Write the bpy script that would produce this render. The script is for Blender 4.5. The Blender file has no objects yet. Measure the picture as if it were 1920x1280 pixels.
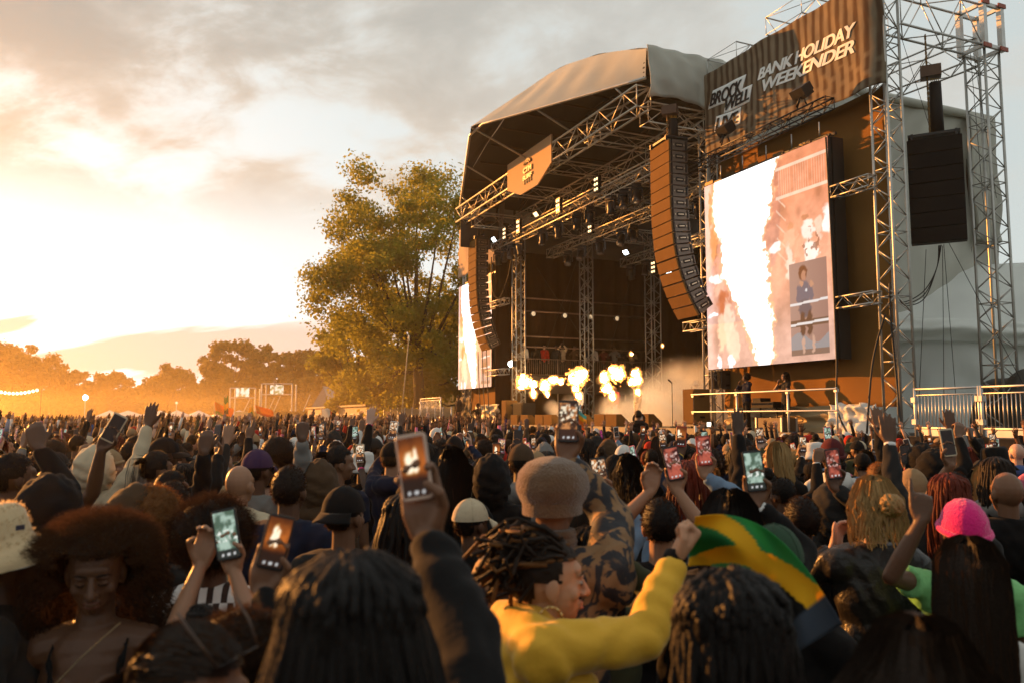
import bpy, math, random
import numpy as np
from mathutils import Vector, Matrix, Quaternion, noise as mnoise

SC = bpy.context.scene
COL = SC.collection
# ------------------------------------------------------------------ camera, sky, sun, exposure
FPX, CAMZ = 1512.0, 2.0
TH = math.atan(142 / 1512.0)
cam_d = bpy.data.cameras.new('camera')
cam_d.sensor_width = 36.0
cam_d.lens = 36.0 * FPX / 1920.0
cam_d.clip_start, cam_d.clip_end = 0.05, 3000.0
cam_d.dof.use_dof = True
cam_d.dof.focus_distance = 11.0
cam_d.dof.aperture_fstop = 3.2
cam = bpy.data.objects.new('camera', cam_d)
COL.objects.link(cam)
cam.location = (0, 0, CAMZ)
cam.rotation_euler = (math.pi / 2 + TH, 0, 0)
SC.camera = cam

SUN_EL, SUN_AZ = math.radians(12.0), math.radians(-50.0)      # azimuth measured from +Y towards +X
SUN_DIR = Vector((math.cos(SUN_EL) * math.sin(SUN_AZ), math.cos(SUN_EL) * math.cos(SUN_AZ), math.sin(SUN_EL)))

world = bpy.data.worlds.new('World')
SC.world = world
world.use_nodes = True


def build_world():
    nt = world.node_tree
    nt.nodes.clear()
    N, L = nt.nodes.new, nt.links.new
    out = N('ShaderNodeOutputWorld')
    bg = N('ShaderNodeBackground')
    bg.inputs['Strength'].default_value = 0.05
    L(bg.outputs[0], out.inputs[0])
    sky = N('ShaderNodeTexSky')
    sky.sky_type = 'NISHITA'
    sky.sun_disc = False
    sky.sun_elevation = SUN_EL
    sky.sun_rotation = SUN_AZ
    sky.air_density, sky.dust_density, sky.ozone_density = 1.2, 2.0, 1.0
    tc = N('ShaderNodeTexCoord')
    sep = N('ShaderNodeSeparateXYZ')
    L(tc.outputs['Generated'], sep.inputs[0])

    def math_(op, a, b=None, c=None, clamp=False):
        m = N('ShaderNodeMath')
        m.operation = op
        m.use_clamp = clamp
        for i, v in enumerate((a, b, c)):
            if v is None:
                continue
            if isinstance(v, (int, float)):
                m.inputs[i].default_value = v
            else:
                L(v, m.inputs[i])
        return m.outputs[0]

    def mix(fac, a, b):
        m = N('ShaderNodeMix')
        m.data_type = 'RGBA'
        m.clamp_factor = True
        for k, v in ((0, fac), (6, a), (7, b)):
            if isinstance(v, (int, float)):
                m.inputs[k].default_value = v
            elif isinstance(v, tuple):
                m.inputs[k].default_value = v
            else:
                L(v, m.inputs[k])
        return m.outputs[2]

    z = sep.outputs['Z']
    dotn = N('ShaderNodeVectorMath')
    dotn.operation = 'DOT_PRODUCT'
    L(tc.outputs['Generated'], dotn.inputs[0])
    dotn.inputs[1].default_value = SUN_DIR
    d = dotn.outputs['Value']
    # the low sun's glow through the thin evening haze: cream near the sun, pale grey-blue away from it
    near = math_('POWER', math_('MAXIMUM', d, 0.0), 3.0)
    low = math_('POWER', math_('SUBTRACT', 1.0, math_('MAXIMUM', z, 0.0)), 3.0)
    glow = math_('MULTIPLY', near, math_('MULTIPLY_ADD', low, 0.8, 0.2))
    veil = mix(glow, (6.0, 6.6, 6.5, 1), (14.0, 14.2, 14.0, 1))
    base = mix(0.86, sky.outputs[0], veil)
    hor = math_('MULTIPLY', math_('POWER', low, 4.0), math_('MULTIPLY_ADD', math_('MAXIMUM', d, 0.0), 0.75, 0.1))
    base = mix(hor, base, (13.0, 12.8, 12.4, 1))
    # broken cloud deck, laid out on a plane above the ground
    zz = math_('ADD', math_('MAXIMUM', z, 0.0), 0.42)
    comb = N('ShaderNodeCombineXYZ')
    L(math_('DIVIDE', sep.outputs['X'], zz), comb.inputs[0])
    L(math_('DIVIDE', sep.outputs['Y'], zz), comb.inputs[1])

    def fbm(scale, detail, rough, off, sx=1.0, sy=1.0, dist=0.0):
        mp = N('ShaderNodeMapping')
        mp.inputs['Location'].default_value = off
        mp.inputs['Scale'].default_value = (sx, sy, 1)
        mp.inputs['Rotation'].default_value = (0, 0, 0.5)
        L(comb.outputs[0], mp.inputs[0])
        t = N('ShaderNodeTexNoise')
        t.inputs['Scale'].default_value = scale
        t.inputs['Detail'].default_value = detail
        t.inputs['Roughness'].default_value = rough
        t.inputs['Distortion'].default_value = dist
        L(mp.outputs[0], t.inputs['Vector'])
        return t.outputs['Fac']

    def ramp(v, lo, hi):
        m = N('ShaderNodeMapRange')
        m.interpolation_type = 'SMOOTHSTEP'
        m.inputs['From Min'].default_value = lo
        m.inputs['From Max'].default_value = hi
        L(v, m.inputs['Value'])
        return m.outputs[0]

    big = fbm(1.9, 7.0, 0.52, (2.1, 0.4, 0), 1.0, 1.0, 0.35)
    fine = fbm(6.5, 6.0, 0.6, (5.0, 1.0, 0), 0.9, 1.2, 0.3)
    dens = math_('ADD', math_('MULTIPLY', big, 0.62), math_('MULTIPLY', fine, 0.38))
    cover = ramp(dens, 0.42, 0.53)
    high = ramp(z, 0.19, 0.30)
    cover = math_('MULTIPLY', cover, high)
    thick = ramp(dens, 0.43, 0.60)
    # cloud undersides: peach where thin and near the sun, grey-brown where thick
    warm = math_('POWER', math_('MAXIMUM', d, 0.0), 2.0)
    up = ramp(z, 0.27, 0.46)
    thin_c = mix(warm, (6.0, 6.1, 5.8, 1), mix(up, (8.6, 7.0, 5.4, 1), (6.0, 5.6, 4.8, 1)))
    thick_c = mix(warm, (5.4, 5.4, 5.1, 1), mix(up, (6.2, 4.6, 3.1, 1), (3.1, 2.95, 2.5, 1)))
    cloud = mix(thick, thin_c, thick_c)
    col = mix(math_('MULTIPLY', cover, 0.9), base, cloud)
    # long low streaks near the horizon
    st = fbm(2.2, 4.0, 0.5, (1.3, 7.7, 0), 0.6, 2.2, 0.2)
    sb = math_('MULTIPLY', ramp(z, 0.035, 0.055), math_('SUBTRACT', 1.0, ramp(z, 0.10, 0.13)))
    stf = math_('MULTIPLY', ramp(st, 0.52, 0.57), sb)
    col = mix(math_('MULTIPLY', stf, 0.85), col, mix(warm, (7.0, 6.2, 5.6, 1), (7.0, 4.9, 3.7, 1)))
    L(col, bg.inputs['Color'])


build_world()
sun_d = bpy.data.lights.new('sun', 'SUN')
sun_d.energy = 5.0
sun_d.angle = math.radians(0.6)
sun_d.color = (1.0, 0.38, 0.075)
sun = bpy.data.objects.new('sun', sun_d)
COL.objects.link(sun)
sun.location = (-60, 60, 40)
sun.rotation_euler = SUN_DIR.to_track_quat('Z', 'Y').to_euler()
SC.view_settings.view_transform = 'Standard'
SC.view_settings.look = 'None'
SC.view_settings.exposure = 1.2
SC.view_settings.gamma = 1.0
SC.view_settings.use_curve_mapping = False
SC.render.engine = 'CYCLES'
SC.cycles.use_denoising = True
SC.cycles.max_bounces = 6
SC.cycles.diffuse_bounces = 3
SC.cycles.transparent_max_bounces = 12
SC.cycles.volume_bounces = 1
SC.cycles.volume_step_rate = 0.5
SC.cycles.sample_clamp_indirect = 6.0
SC.cycles.caustics_reflective = False
SC.cycles.caustics_refractive = False

# ------------------------------------------------------------------ frames of reference
T0 = Vector((9.6, 20.3, 0))           # foot of the stage-wing's front tower
SV = Vector((-0.405, 0.914, 0)).normalized()   # along the stage front
NV = Vector((SV.y, -SV.x, 0))          # into the stage
ZV = Vector((0, 0, 1))


def Wp(t, w, z):
    p = T0 + SV * t + NV * w
    return Vector((p.x, p.y, z))


def P(px, py, Y):
    """the point of the place seen at a pixel of the 1920x1280 photograph, Y metres ahead"""
    x, y = (px - 960) / FPX, -(py - 640) / FPX
    r = Vector((x, math.cos(TH) - y * math.sin(TH), math.sin(TH) + y * math.cos(TH)))
    return Vector((0, 0, CAMZ)) + r * (Y / r.y)


def project(p):
    d = Vector(p) - Vector((0, 0, CAMZ))
    D = d.y * math.cos(TH) + d.z * math.sin(TH)
    U = -d.y * math.sin(TH) + d.z * math.cos(TH)
    return 960 + FPX * d.x / D, 640 - FPX * U / D


# ------------------------------------------------------------------ materials
MATS = {}


def mat(name, col, rough=0.7, metal=0.0, var=0.25, scale=6.0, bump=0.15, bscale=None, emit=None, estr=0.0, trans=0.0, sheen=0.0, sss=0.0, spec=0.35):
    if name in MATS:
        return MATS[name]
    m = bpy.data.materials.new(name)
    m.use_nodes = True
    nt = m.node_tree
    N, L = nt.nodes.new, nt.links.new
    b = nt.nodes['Principled BSDF']
    out = nt.nodes['Material Output']
    b.inputs['Roughness'].default_value = rough
    b.inputs['Metallic'].default_value = metal
    b.inputs['Specular IOR Level'].default_value = spec
    if sheen:
        b.inputs['Sheen Weight'].default_value = sheen
        b.inputs['Sheen Roughness'].default_value = 0.4
    if sss:
        b.inputs['Subsurface Weight'].default_value = sss
        b.inputs['Subsurface Radius'].default_value = (0.02, 0.008, 0.004)
    tc = N('ShaderNodeTexCoord')
    nz = N('ShaderNodeTexNoise')
    nz.inputs['Scale'].default_value = scale
    nz.inputs['Detail'].default_value = 5.0
    L(tc.outputs['Object'], nz.inputs['Vector'])
    mr = N('ShaderNodeMapRange')
    mr.inputs['To Min'].default_value = 1 - var
    mr.inputs['To Max'].default_value = 1 + var
    L(nz.outputs['Fac'], mr.inputs['Value'])
    hs = N('ShaderNodeVectorMath')
    hs.operation = 'SCALE'
    hs.inputs[0].default_value = col[:3]
    L(mr.outputs[0], hs.inputs['Scale'])
    L(hs.outputs[0], b.inputs['Base Color'])
    if bump:
        nb = N('ShaderNodeTexNoise')
        nb.inputs['Scale'].default_value = bscale or scale * 6
        nb.inputs['Detail'].default_value = 4.0
        L(tc.outputs['Object'], nb.inputs['Vector'])
        bp = N('ShaderNodeBump')
        bp.inputs['Strength'].default_value = bump
        bp.inputs['Distance'].default_value = 0.02
        L(nb.outputs['Fac'], bp.inputs['Height'])
        L(bp.outputs[0], b.inputs['Normal'])
    if emit:
        b.inputs['Emission Color'].default_value = (*emit, 1)
        b.inputs['Emission Strength'].default_value = estr
    if trans:
        tr = N('ShaderNodeBsdfTranslucent')
        L(hs.outputs[0], tr.inputs['Color'])
        mx = N('ShaderNodeMixShader')
        mx.inputs[0].default_value = trans
        L(b.outputs[0], mx.inputs[1])
        L(tr.outputs[0], mx.inputs[2])
        L(mx.outputs[0], out.inputs['Surface'])
    MATS[name] = m
    return m


def attr_mat(name, rough=0.6, emit=False, strength=1.0, trans=0.0):  # noqa
    """colour read from the mesh's own 'img' attribute: printed cloth or an LED picture"""
    if name in MATS:
        return MATS[name]
    m = bpy.data.materials.new(name)
    m.use_nodes = True
    nt = m.node_tree
    b = nt.nodes['Principled BSDF']
    a = nt.nodes.new('ShaderNodeAttribute')
    a.attribute_name = 'img'
    if emit:
        b.inputs['Base Color'].default_value = (0.01, 0.01, 0.01, 1)
        nt.links.new(a.outputs['Color'], b.inputs['Emission Color'])
        b.inputs['Emission Strength'].default_value = strength
    else:
        nt.links.new(a.outputs['Color'], b.inputs['Base Color'])
    b.inputs['Roughness'].default_value = rough
    b.inputs['Specular IOR Level'].default_value = 0.06
    if trans:
        tr = nt.nodes.new('ShaderNodeBsdfTranslucent')
        nt.links.new(a.outputs['Color'], tr.inputs['Color'])
        mx = nt.nodes.new('ShaderNodeMixShader')
        mx.inputs[0].default_value = trans
        nt.links.new(b.outputs[0], mx.inputs[1])
        nt.links.new(tr.outputs[0], mx.inputs[2])
        nt.links.new(mx.outputs[0], nt.nodes['Material Output'].inputs['Surface'])
    MATS[name] = m
    return m


alu = mat('aluminium', (0.42, 0.42, 0.39), 0.5, 0.75, 0.3, 3, 0.05)
galv = mat('galvanised steel', (0.5, 0.5, 0.48), 0.45, 0.7, 0.25, 4, 0.05)
black = mat('black paint', (0.010, 0.009, 0.009), 0.65, 0, 0.3, 4, 0.05, spec=0.12)
black_met = mat('black metal', (0.02, 0.019, 0.018), 0.45, 0.3, 0.3, 4, 0.05)
rubber = mat('cable rubber', (0.012, 0.011, 0.01), 0.6, 0, 0.2, 4, 0)
drape = mat('black stage drape', (0.030, 0.014, 0.008), 0.9, 0, 0.3, 2, 0.3, 3, spec=0.05)
cloth_brown = mat('brown scrim', (0.21, 0.105, 0.030), 0.9, 0, 0.15, 1.5, 0.4, 1.2, spec=0.05)
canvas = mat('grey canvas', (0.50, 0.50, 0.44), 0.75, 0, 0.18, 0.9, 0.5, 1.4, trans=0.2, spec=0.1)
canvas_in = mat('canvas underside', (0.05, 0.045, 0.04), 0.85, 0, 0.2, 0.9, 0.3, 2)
silver = mat('silver tarpaulin', (0.86, 0.88, 0.85), 0.5, 0.0, 0.10, 0.7, 0.5, 1.1, trans=0.45, spec=0.2)
speaker_m = mat('speaker cabinet', (0.15, 0.078, 0.024), 0.85, 0, 0.2, 3, 0.1, spec=0.05)
grille_m = mat('speaker grille', (0.010, 0.009, 0.009), 0.75, 0.0, 0.2, 30, 0.3, 120, spec=0.08)
wood = mat('stage ply', (0.10, 0.085, 0.07), 0.5, 0, 0.3, 2, 0.1)
case_m = mat('flight case', (0.05, 0.045, 0.04), 0.5, 0, 0.2, 3, 0.1)
lamp_lit = mat('lit lamp lens', (0.8, 0.8, 0.8), 0.3, 0, 0, 1, 0, emit=(1.0, 0.66, 0.30), estr=1.3)
lamp_cool = mat('lit cool lens', (0.8, 0.8, 0.8), 0.3, 0, 0, 1, 0, emit=(0.85, 0.95, 1.0), estr=6.0)
lens_off = mat('lamp glass', (0.10, 0.10, 0.11), 0.12, 0, 0.1, 3, 0)
chain_m = mat('hoist chain', (0.16, 0.09, 0.03), 0.5, 0.6, 0.3, 8, 0)


# ------------------------------------------------------------------ mesh building
class MB:
    def __init__(self):
        self.v, self.f, self.m, self.sm = [], [], [], []

    def add(self, verts, faces, mi=0, smooth=True):
        o = len(self.v)
        self.v.extend([tuple(q) for q in verts])
        for f in faces:
            self.f.append(tuple(i + o for i in f))
            self.m.append(mi)
            self.sm.append(smooth)

    def box(self, c, size, ax=None, mi=0, taper=1.0):
        c = Vector(c)
        A = ax or (Vector((1, 0, 0)), Vector((0, 1, 0)), ZV)
        hx, hy, hz = size[0] / 2, size[1] / 2, size[2] / 2
        vs = []
        for k in (-1, 1):
            s_ = taper if k > 0 else 1.0
            for i, j in ((-1, -1), (1, -1), (1, 1), (-1, 1)):
                vs.append(c + A[0] * (i * hx * s_) + A[1] * (j * hy * s_) + A[2] * (k * hz))
        self.add(vs, [(3, 2, 1, 0), (4, 5, 6, 7), (0, 1, 5, 4), (1, 2, 6, 5), (2, 3, 7, 6), (3, 0, 4, 7)], mi, False)

    def tube(self, pts, r, n=6, mi=0, cap=True, round_end=False):
        pts = [Vector(q) for q in pts]
        rr = list(r) if isinstance(r, (list, tuple)) else [r] * len(pts)
        if round_end:
            a, b = (pts[0] - pts[1]).normalized(), (pts[-1] - pts[-2]).normalized()
            hp, hr = [], []
            for k in (1.0, 0.92, 0.62):
                hp.append(pts[0] + a * rr[0] * k)
                hr.append(rr[0] * math.sqrt(max(0.003, 1 - k * k)))
            tp, tr_ = [], []
            for k in (0.62, 0.92, 1.0):
                tp.append(pts[-1] + b * rr[-1] * k)
                tr_.append(rr[-1] * math.sqrt(max(0.003, 1 - k * k)))
            pts, rr = hp + pts + tp, hr + rr + tr_
        vs, fs = [], []
        ref = None
        for i, p in enumerate(pts):
            d = (pts[min(i + 1, len(pts) - 1)] - pts[max(i - 1, 0)])
            d = d.normalized() if d.length > 1e-9 else ZV.copy()
            if ref is None:
                ref = Vector((1, 0, 0)) if abs(d.x) < 0.8 else Vector((0, 1, 0))
            u = ref - d * ref.dot(d)
            if u.length < 1e-6:
                u = d.orthogonal()
            u.normalize()
            ref = u
            w = d.cross(u)
            for k in range(n):
                a = 2 * math.pi * k / n
                vs.append(p + (u * math.cos(a) + w * math.sin(a)) * rr[i])
        for i in range(len(pts) - 1):
            for k in range(n):
                fs.append((i * n + k, i * n + (k + 1) % n, (i + 1) * n + (k + 1) % n, (i + 1) * n + k))
        if cap:
            fs.append(tuple(reversed(range(n))))
            fs.append(tuple((len(pts) - 1) * n + k for k in range(n)))
        self.add(vs, fs, mi, True)

    def ball(self, c, r, nu=10, nv=7, mi=0, rot=None):
        c = Vector(c)
        rx, ry, rz = (r, r, r) if isinstance(r, (int, float)) else r
        vs, fs = [], []
        vs.append(Vector((0, 0, -rz)))
        for j in range(1, nv):
            ph = -math.pi / 2 + math.pi * j / nv
            for i in range(nu):
                a = 2 * math.pi * i / nu
                vs.append(Vector((rx * math.cos(ph) * math.cos(a), ry * math.cos(ph) * math.sin(a), rz * math.sin(ph))))
        vs.append(Vector((0, 0, rz)))
        if rot:
            vs = [rot @ q for q in vs]
        for i in range(nu):
            fs.append((0, 1 + (i + 1) % nu, 1 + i))
            fs.append((len(vs) - 1, 1 + (nv - 2) * nu + i, 1 + (nv - 2) * nu + (i + 1) % nu))
        for j in range(nv - 2):
            for i in range(nu):
                a, b = 1 + j * nu + i, 1 + j * nu + (i + 1) % nu
                fs.append((a, b, b + nu, a + nu))
        self.add([c + q for q in vs], fs, mi, True)

    def lathe(self, c, prof, n=16, mi=0, rot=None, sx=1.0, sy=1.0):
        c = Vector(c)
        vs, fs = [], []
        for (r, z) in prof:
            for k in range(n):
                a = 2 * math.pi * k / n
                q = Vector((r * sx * math.cos(a), r * sy * math.sin(a), z))
                vs.append(c + (rot @ q if rot else q))
        for i in range(len(prof) - 1):
            for k in range(n):
                fs.append((i * n + k, i * n + (k + 1) % n, (i + 1) * n + (k + 1) % n, (i + 1) * n + k))
        fs.append(tuple(reversed(range(n))))
        fs.append(tuple((len(prof) - 1) * n + k for k in range(n)))
        self.add(vs, fs, mi, True)

    def sheet(self, fn, nu, nv, mi=0, thick=0.0, smooth=True):
        """fn(u,v) -> point; with thickness the sheet gets a second side"""
        g = [[Vector(fn(i / nu, j / nv)) for i in range(nu + 1)] for j in range(nv + 1)]
        vs = [q for row in g for q in row]
        fs = [(j * (nu + 1) + i, j * (nu + 1) + i + 1, (j + 1) * (nu + 1) + i + 1, (j + 1) * (nu + 1) + i) for j in range(nv) for i in range(nu)]
        if thick:
            nrm = []
            for j in range(nv + 1):
                for i in range(nu + 1):
                    a = g[j][min(i + 1, nu)] - g[j][max(i - 1, 0)]
                    b = g[min(j + 1, nv)][i] - g[max(j - 1, 0)][i]
                    c = a.cross(b)
                    nrm.append(c.normalized() if c.length > 1e-9 else ZV)
            o = len(vs)
            vs = vs + [q - k * thick for q, k in zip(vs, nrm)]
            fs = fs + [tuple(i + o for i in reversed(f)) for f in fs]
            ring = [i for i in range(nu + 1)] + [j * (nu + 1) + nu for j in range(1, nv + 1)] + [nv * (nu + 1) + i for i in range(nu - 1, -1, -1)] + [j * (nu + 1) for j in range(nv - 1, 0, -1)]
            for k in range(len(ring)):
                a, b = ring[k], ring[(k + 1) % len(ring)]
                fs.append((b, a, a + o, b + o))
        self.add(vs, fs, mi, smooth)

    def mesh(self, name, mats, off=None):
        me = bpy.data.meshes.new(name)
        v = self.v
        if off is not None:
            v = [(a - off[0], b - off[1], c - off[2]) for a, b, c in v]
        me.from_pydata(v, [], self.f)
        for m in (mats if isinstance(mats, (list, tuple)) else [mats]):
            me.materials.append(m)
        me.polygons.foreach_set('material_index', self.m)
        me.polygons.foreach_set('use_smooth', self.sm)
        me.update()
        return me


ORIG = {}


def props(o, label=None, cat=None, group=None, kind=None):
    if label:
        o['label'] = label
    if cat:
        o['category'] = cat
    if group:
        o['group'] = group
    if kind:
        o['kind'] = kind
    return o


def thing(name, label, cat, loc=(0, 0, 0), group=None, rotz=0.0):
    o = bpy.data.objects.new(name, None)
    o.empty_display_size = 0.2
    COL.objects.link(o)
    o.location = loc
    o.rotation_euler = (0, 0, rotz)
    ORIG[o.name] = Vector(loc)
    return props(o, label, cat, group)


def part(name, mb, mats, parent, kind=None):
    """a mesh given in world coordinates (unrotated root) as a child of parent"""
    off = ORIG[parent.name]
    o = bpy.data.objects.new(name, mb.mesh(name, mats, off))
    COL.objects.link(o)
    o.parent = parent
    ORIG[o.name] = off
    if kind:
        o['kind'] = kind
    return o


def single(name, mb, mats, label=None, cat=None, group=None, kind=None, loc=None):
    """a thing that is one mesh"""
    if loc is None:
        a = np.array(mb.v)
        loc = Vector((float(a[:, 0].mean()), float(a[:, 1].mean()), float(a[:, 2].min())))
    o = bpy.data.objects.new(name, mb.mesh(name, mats, loc))
    COL.objects.link(o)
    o.location = loc
    ORIG[o.name] = Vector(loc)
    return props(o, label, cat, group, kind)


def link_mesh(name, me, parent, mtx=None, loc=None, kind=None):
    o = bpy.data.objects.new(name, me)
    COL.objects.link(o)
    o.parent = parent
    if mtx is not None:
        o.matrix_local = mtx
    elif loc is not None:
        o.location = loc
    ORIG[o.name] = ORIG.get(parent.name, Vector()) if parent else Vector()
    if kind:
        o['kind'] = kind
    return o


SAX = (SV, NV, ZV)
_bar_cache = {}


def bar_mesh(r, m, n=6):
    k = (round(r, 4), m.name, n)
    if k not in _bar_cache:
        b = MB()
        b.tube([(0, 0, -0.5), (0, 0, 0.5)], r, n)
        _bar_cache[k] = b.mesh('bar', m)
    return _bar_cache[k]


def bar_obj(name, p, q, r, m, parent, n=6):
    p, q = Vector(p) - ORIG[parent.name], Vector(q) - ORIG[parent.name]
    d = q - p
    M = Matrix.Translation((p + q) / 2) @ d.to_track_quat('Z', 'Y').to_matrix().to_4x4() @ Matrix.Diagonal((1, 1, d.length, 1))
    return link_mesh(name, bar_mesh(r, m, n), parent, M)


def truss(name, label, p, q, a, b, ha, hb, bay, m=None, r=0.025, rb=0.011, each=False, group=None, cat='truss', faces=(0, 1, 2, 3), flip=False):
    """box truss from p to q; a, b the cross axes, ha, hb the section"""
    m = m or alu
    p, q = Vector(p), Vector(q)
    root = thing(name, label, cat, p if p.z <= q.z else q, group)
    L = (q - p).length
    d = (q - p) / L
    cor = [a * (ha / 2) + b * (hb / 2), -a * (ha / 2) + b * (hb / 2), -a * (ha / 2) - b * (hb / 2), a * (ha / 2) - b * (hb / 2)]
    for c in cor:
        mb = MB()
        mb.tube([p + c, q + c], r, 8)
        part('chord', mb, m, root)
    nb = max(1, round(L / bay))
    st = L / nb
    mb = MB()
    for fi in faces:
        c0, c1 = cor[fi], cor[(fi + 1) % 4]
        for k in range(nb):
            x, y = (c0, c1) if (k + fi + flip) % 2 == 0 else (c1, c0)
            A, B = p + d * (st * k) + x, p + d * (st * (k + 1)) + y
            if each:
                bar_obj('brace', A, B, rb, m, root)
            else:
                mb.tube([A, B], rb, 5)
            if k % 4 == 0 or k == nb - 1:
                kk = k if k % 4 == 0 else nb
                A, B = p + d * (st * kk) + c0, p + d * (st * kk) + c1
                if each:
                    bar_obj('crossbar', A, B, rb, m, root)
                else:
                    mb.tube([A, B], rb, 5)
    if not each:
        part('bracing', mb, m, root, 'stuff')
    return root


def remesh(mb, voxel, name, smooth=2, fac=0.5, m=None):
    me0 = bpy.data.meshes.new('raw')
    me0.from_pydata(mb.v, [], mb.f)
    o = bpy.data.objects.new('raw', me0)
    COL.objects.link(o)
    r = o.modifiers.new('r', 'REMESH')
    r.mode = 'VOXEL'
    r.voxel_size = voxel
    r.use_smooth_shade = True
    s = o.modifiers.new('s', 'SMOOTH')
    s.factor = fac
    s.iterations = smooth
    dg = bpy.context.evaluated_depsgraph_get()
    me = bpy.data.meshes.new_from_object(o.evaluated_get(dg))
    bpy.data.objects.remove(o)
    bpy.data.meshes.remove(me0)
    me.name = name
    if m:
        me.materials.append(m)
    return me
# ================================================================== the ground and the stage
def ground():
    mb = MB()
    mb.sheet(lambda u, v: (-900 + 1800 * u, -300 + 1500 * v, 0), 12, 10)
    g = mat('trodden grass', (0.045, 0.05, 0.022), 0.95, 0, 0.4, 0.7, 0.5, 8)
    single('ground', mb, g, kind='structure', loc=Vector((0, 0, 0)))


ground()


def stage_deck():
    root = thing('stage_deck', 'dark stage floor with brown skirted front below the flames', 'stage', Wp(15, 0, 0))
    mb = MB()
    mb.box(Wp(15.2, 6, 1.55), (18.6, 14.0, 0.2), SAX)
    part('floor_deck', mb, wood, root)
    mb = MB()
    mb.box(Wp(3.2, 0.6, 1.5), (5.2, 3.2, 0.18), SAX)
    part('wing_deck', mb, wood, root)
    mb = MB()
    mb.box(Wp(27.6, 0.6, 1.5), (6.0, 3.2, 0.18), SAX)
    part('wing_deck', mb, wood, root)
    sk = mat('brown stage skirt', (0.075, 0.055, 0.035), 0.85, 0, 0.25, 1.2, 0.3, 2)
    for t0 in np.arange(0.7, 30.5, 2.4):
        mb = MB()
        mb.sheet(lambda u, v: Wp(t0 + u * 2.37, -1.06 + 0.02 * math.sin(u * 19 + v * 4), 1.40 * v), 12, 4, thick=0.012)
        part('skirt_panel', mb, sk, root)


stage_deck()


# ---- towers
def tower(name, label, t, w, z1, sec=0.52, each=True, z0=0.0, group='steel truss towers of the stage'):
    r = truss(name, label, Wp(t, w, z0 + 0.08), Wp(t, w, z1), SV, NV, sec, sec, 0.42, r=0.038, rb=0.017, each=each, group=group, cat='truss tower')
    mb = MB()
    mb.box(Wp(t, w, z0 + 0.04), (sec + 0.3, sec + 0.3, 0.08), SAX)
    part('base_plate', mb, galv, r)
    return r


tower('truss_tower', 'grey truss tower at the right edge of the right LED screen wall', 0.1, 0.3, 13.4)
tower('truss_tower', 'slim steel tower between the hanging speaker curve and the big right screen', 7.55, 0.3, 12.2, 0.42, False)
r = tower('truss_tower', 'outermost tall truss tower beside the black hanging speaker block', 0.0, 4.0, 12.2, 0.6)
# red-cornered head block on the outer tower
mb = MB()
for (a, b, c) in ((-1, -1, 0), (1, -1, 0), (1, 1, 0), (-1, 1, 0)):
    mb.box(Wp(0.0 + a * 0.36, 4.0 + b * 0.36, 12.85), (0.14, 0.14, 1.35), SAX)
for z in (12.25, 13.45):
    mb.box(Wp(0, 4.36, z), (0.6, 0.08, 0.1), SAX)
    mb.box(Wp(0, 3.64, z), (0.6, 0.08, 0.1), SAX)
    mb.box(Wp(0.36, 4, z), (0.08, 0.6, 0.1), SAX)
    mb.box(Wp(-0.36, 4, z), (0.08, 0.6, 0.1), SAX)
part('head_block', mb, galv, r)
mb = MB()
for z in (12.22, 13.48):
    for b in (-1, 1):
        mb.box(Wp(-0.44, 4.0 + b * 0.34, z), (0.04, 0.3, 0.12), SAX)
part('corner_plate', mb, mat('red corner paint', (0.30, 0.06, 0.035), 0.5), r)
tower('truss_tower', 'golden lit truss tower left of the stage opening, by the bright floodlight', 23.5, 0.3, 11.9, 0.5, True)
tower('truss_tower', 'thin tower at the far side of the left LED screen', 31.9, 0.6, 13.6, 0.42, False)
tower('truss_tower', 'truss tower inside the stage standing before the balcony middle', 23.6, 4.4, 12.2, 0.52, True, 1.66)
tower('truss_tower', 'dim truss tower at the right end of the balcony', 23.6, 8.7, 12.2, 0.62, False, 1.66)
tower('truss_tower', 'dark rear tower deep inside the stage behind the lamps', 7.9, 9.5, 12.4, 0.5, False, 1.66)

# ---- top frame of the right wing
truss('overhead_truss', 'deep overhead truss running from the banner back to the outer tower', Wp(0.05, 0.55, 12.85), Wp(0.0, 3.62, 12.85), SV, ZV, 0.62, 1.15, 0.78, galv, 0.034, 0.017, True, cat='truss')
truss('overhead_truss', 'lower rear overhead truss sloping up to the outer tower head', Wp(0.35, 4.0, 12.45), Wp(7.2, 4.0, 12.75), NV, ZV, 0.6, 0.85, 0.85, galv, 0.03, 0.015, True, cat='truss')
truss('overhead_truss', 'small truss end sticking out over the banner above the logo', Wp(6.2, -0.1, 13.9), Wp(6.2, 3.4, 13.9), SV, ZV, 1.5, 0.55, 0.6, galv, 0.024, 0.011, True, cat='truss')
truss('overhead_truss', 'small truss end over the banner above the words, cut by the picture top', Wp(3.3, -0.1, 14.05), Wp(3.3, 3.4, 14.05), SV, ZV, 1.5, 0.55, 0.6, galv, 0.024, 0.011, True, cat='truss')
truss('overhead_truss', 'top header truss hidden behind the festival banner', Wp(0.4, 0.45, 13.1), Wp(7.2, 0.45, 13.1), NV, ZV, 0.4, 0.5, 0.6, galv, 0.025, 0.012, False, cat='truss')


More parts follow.
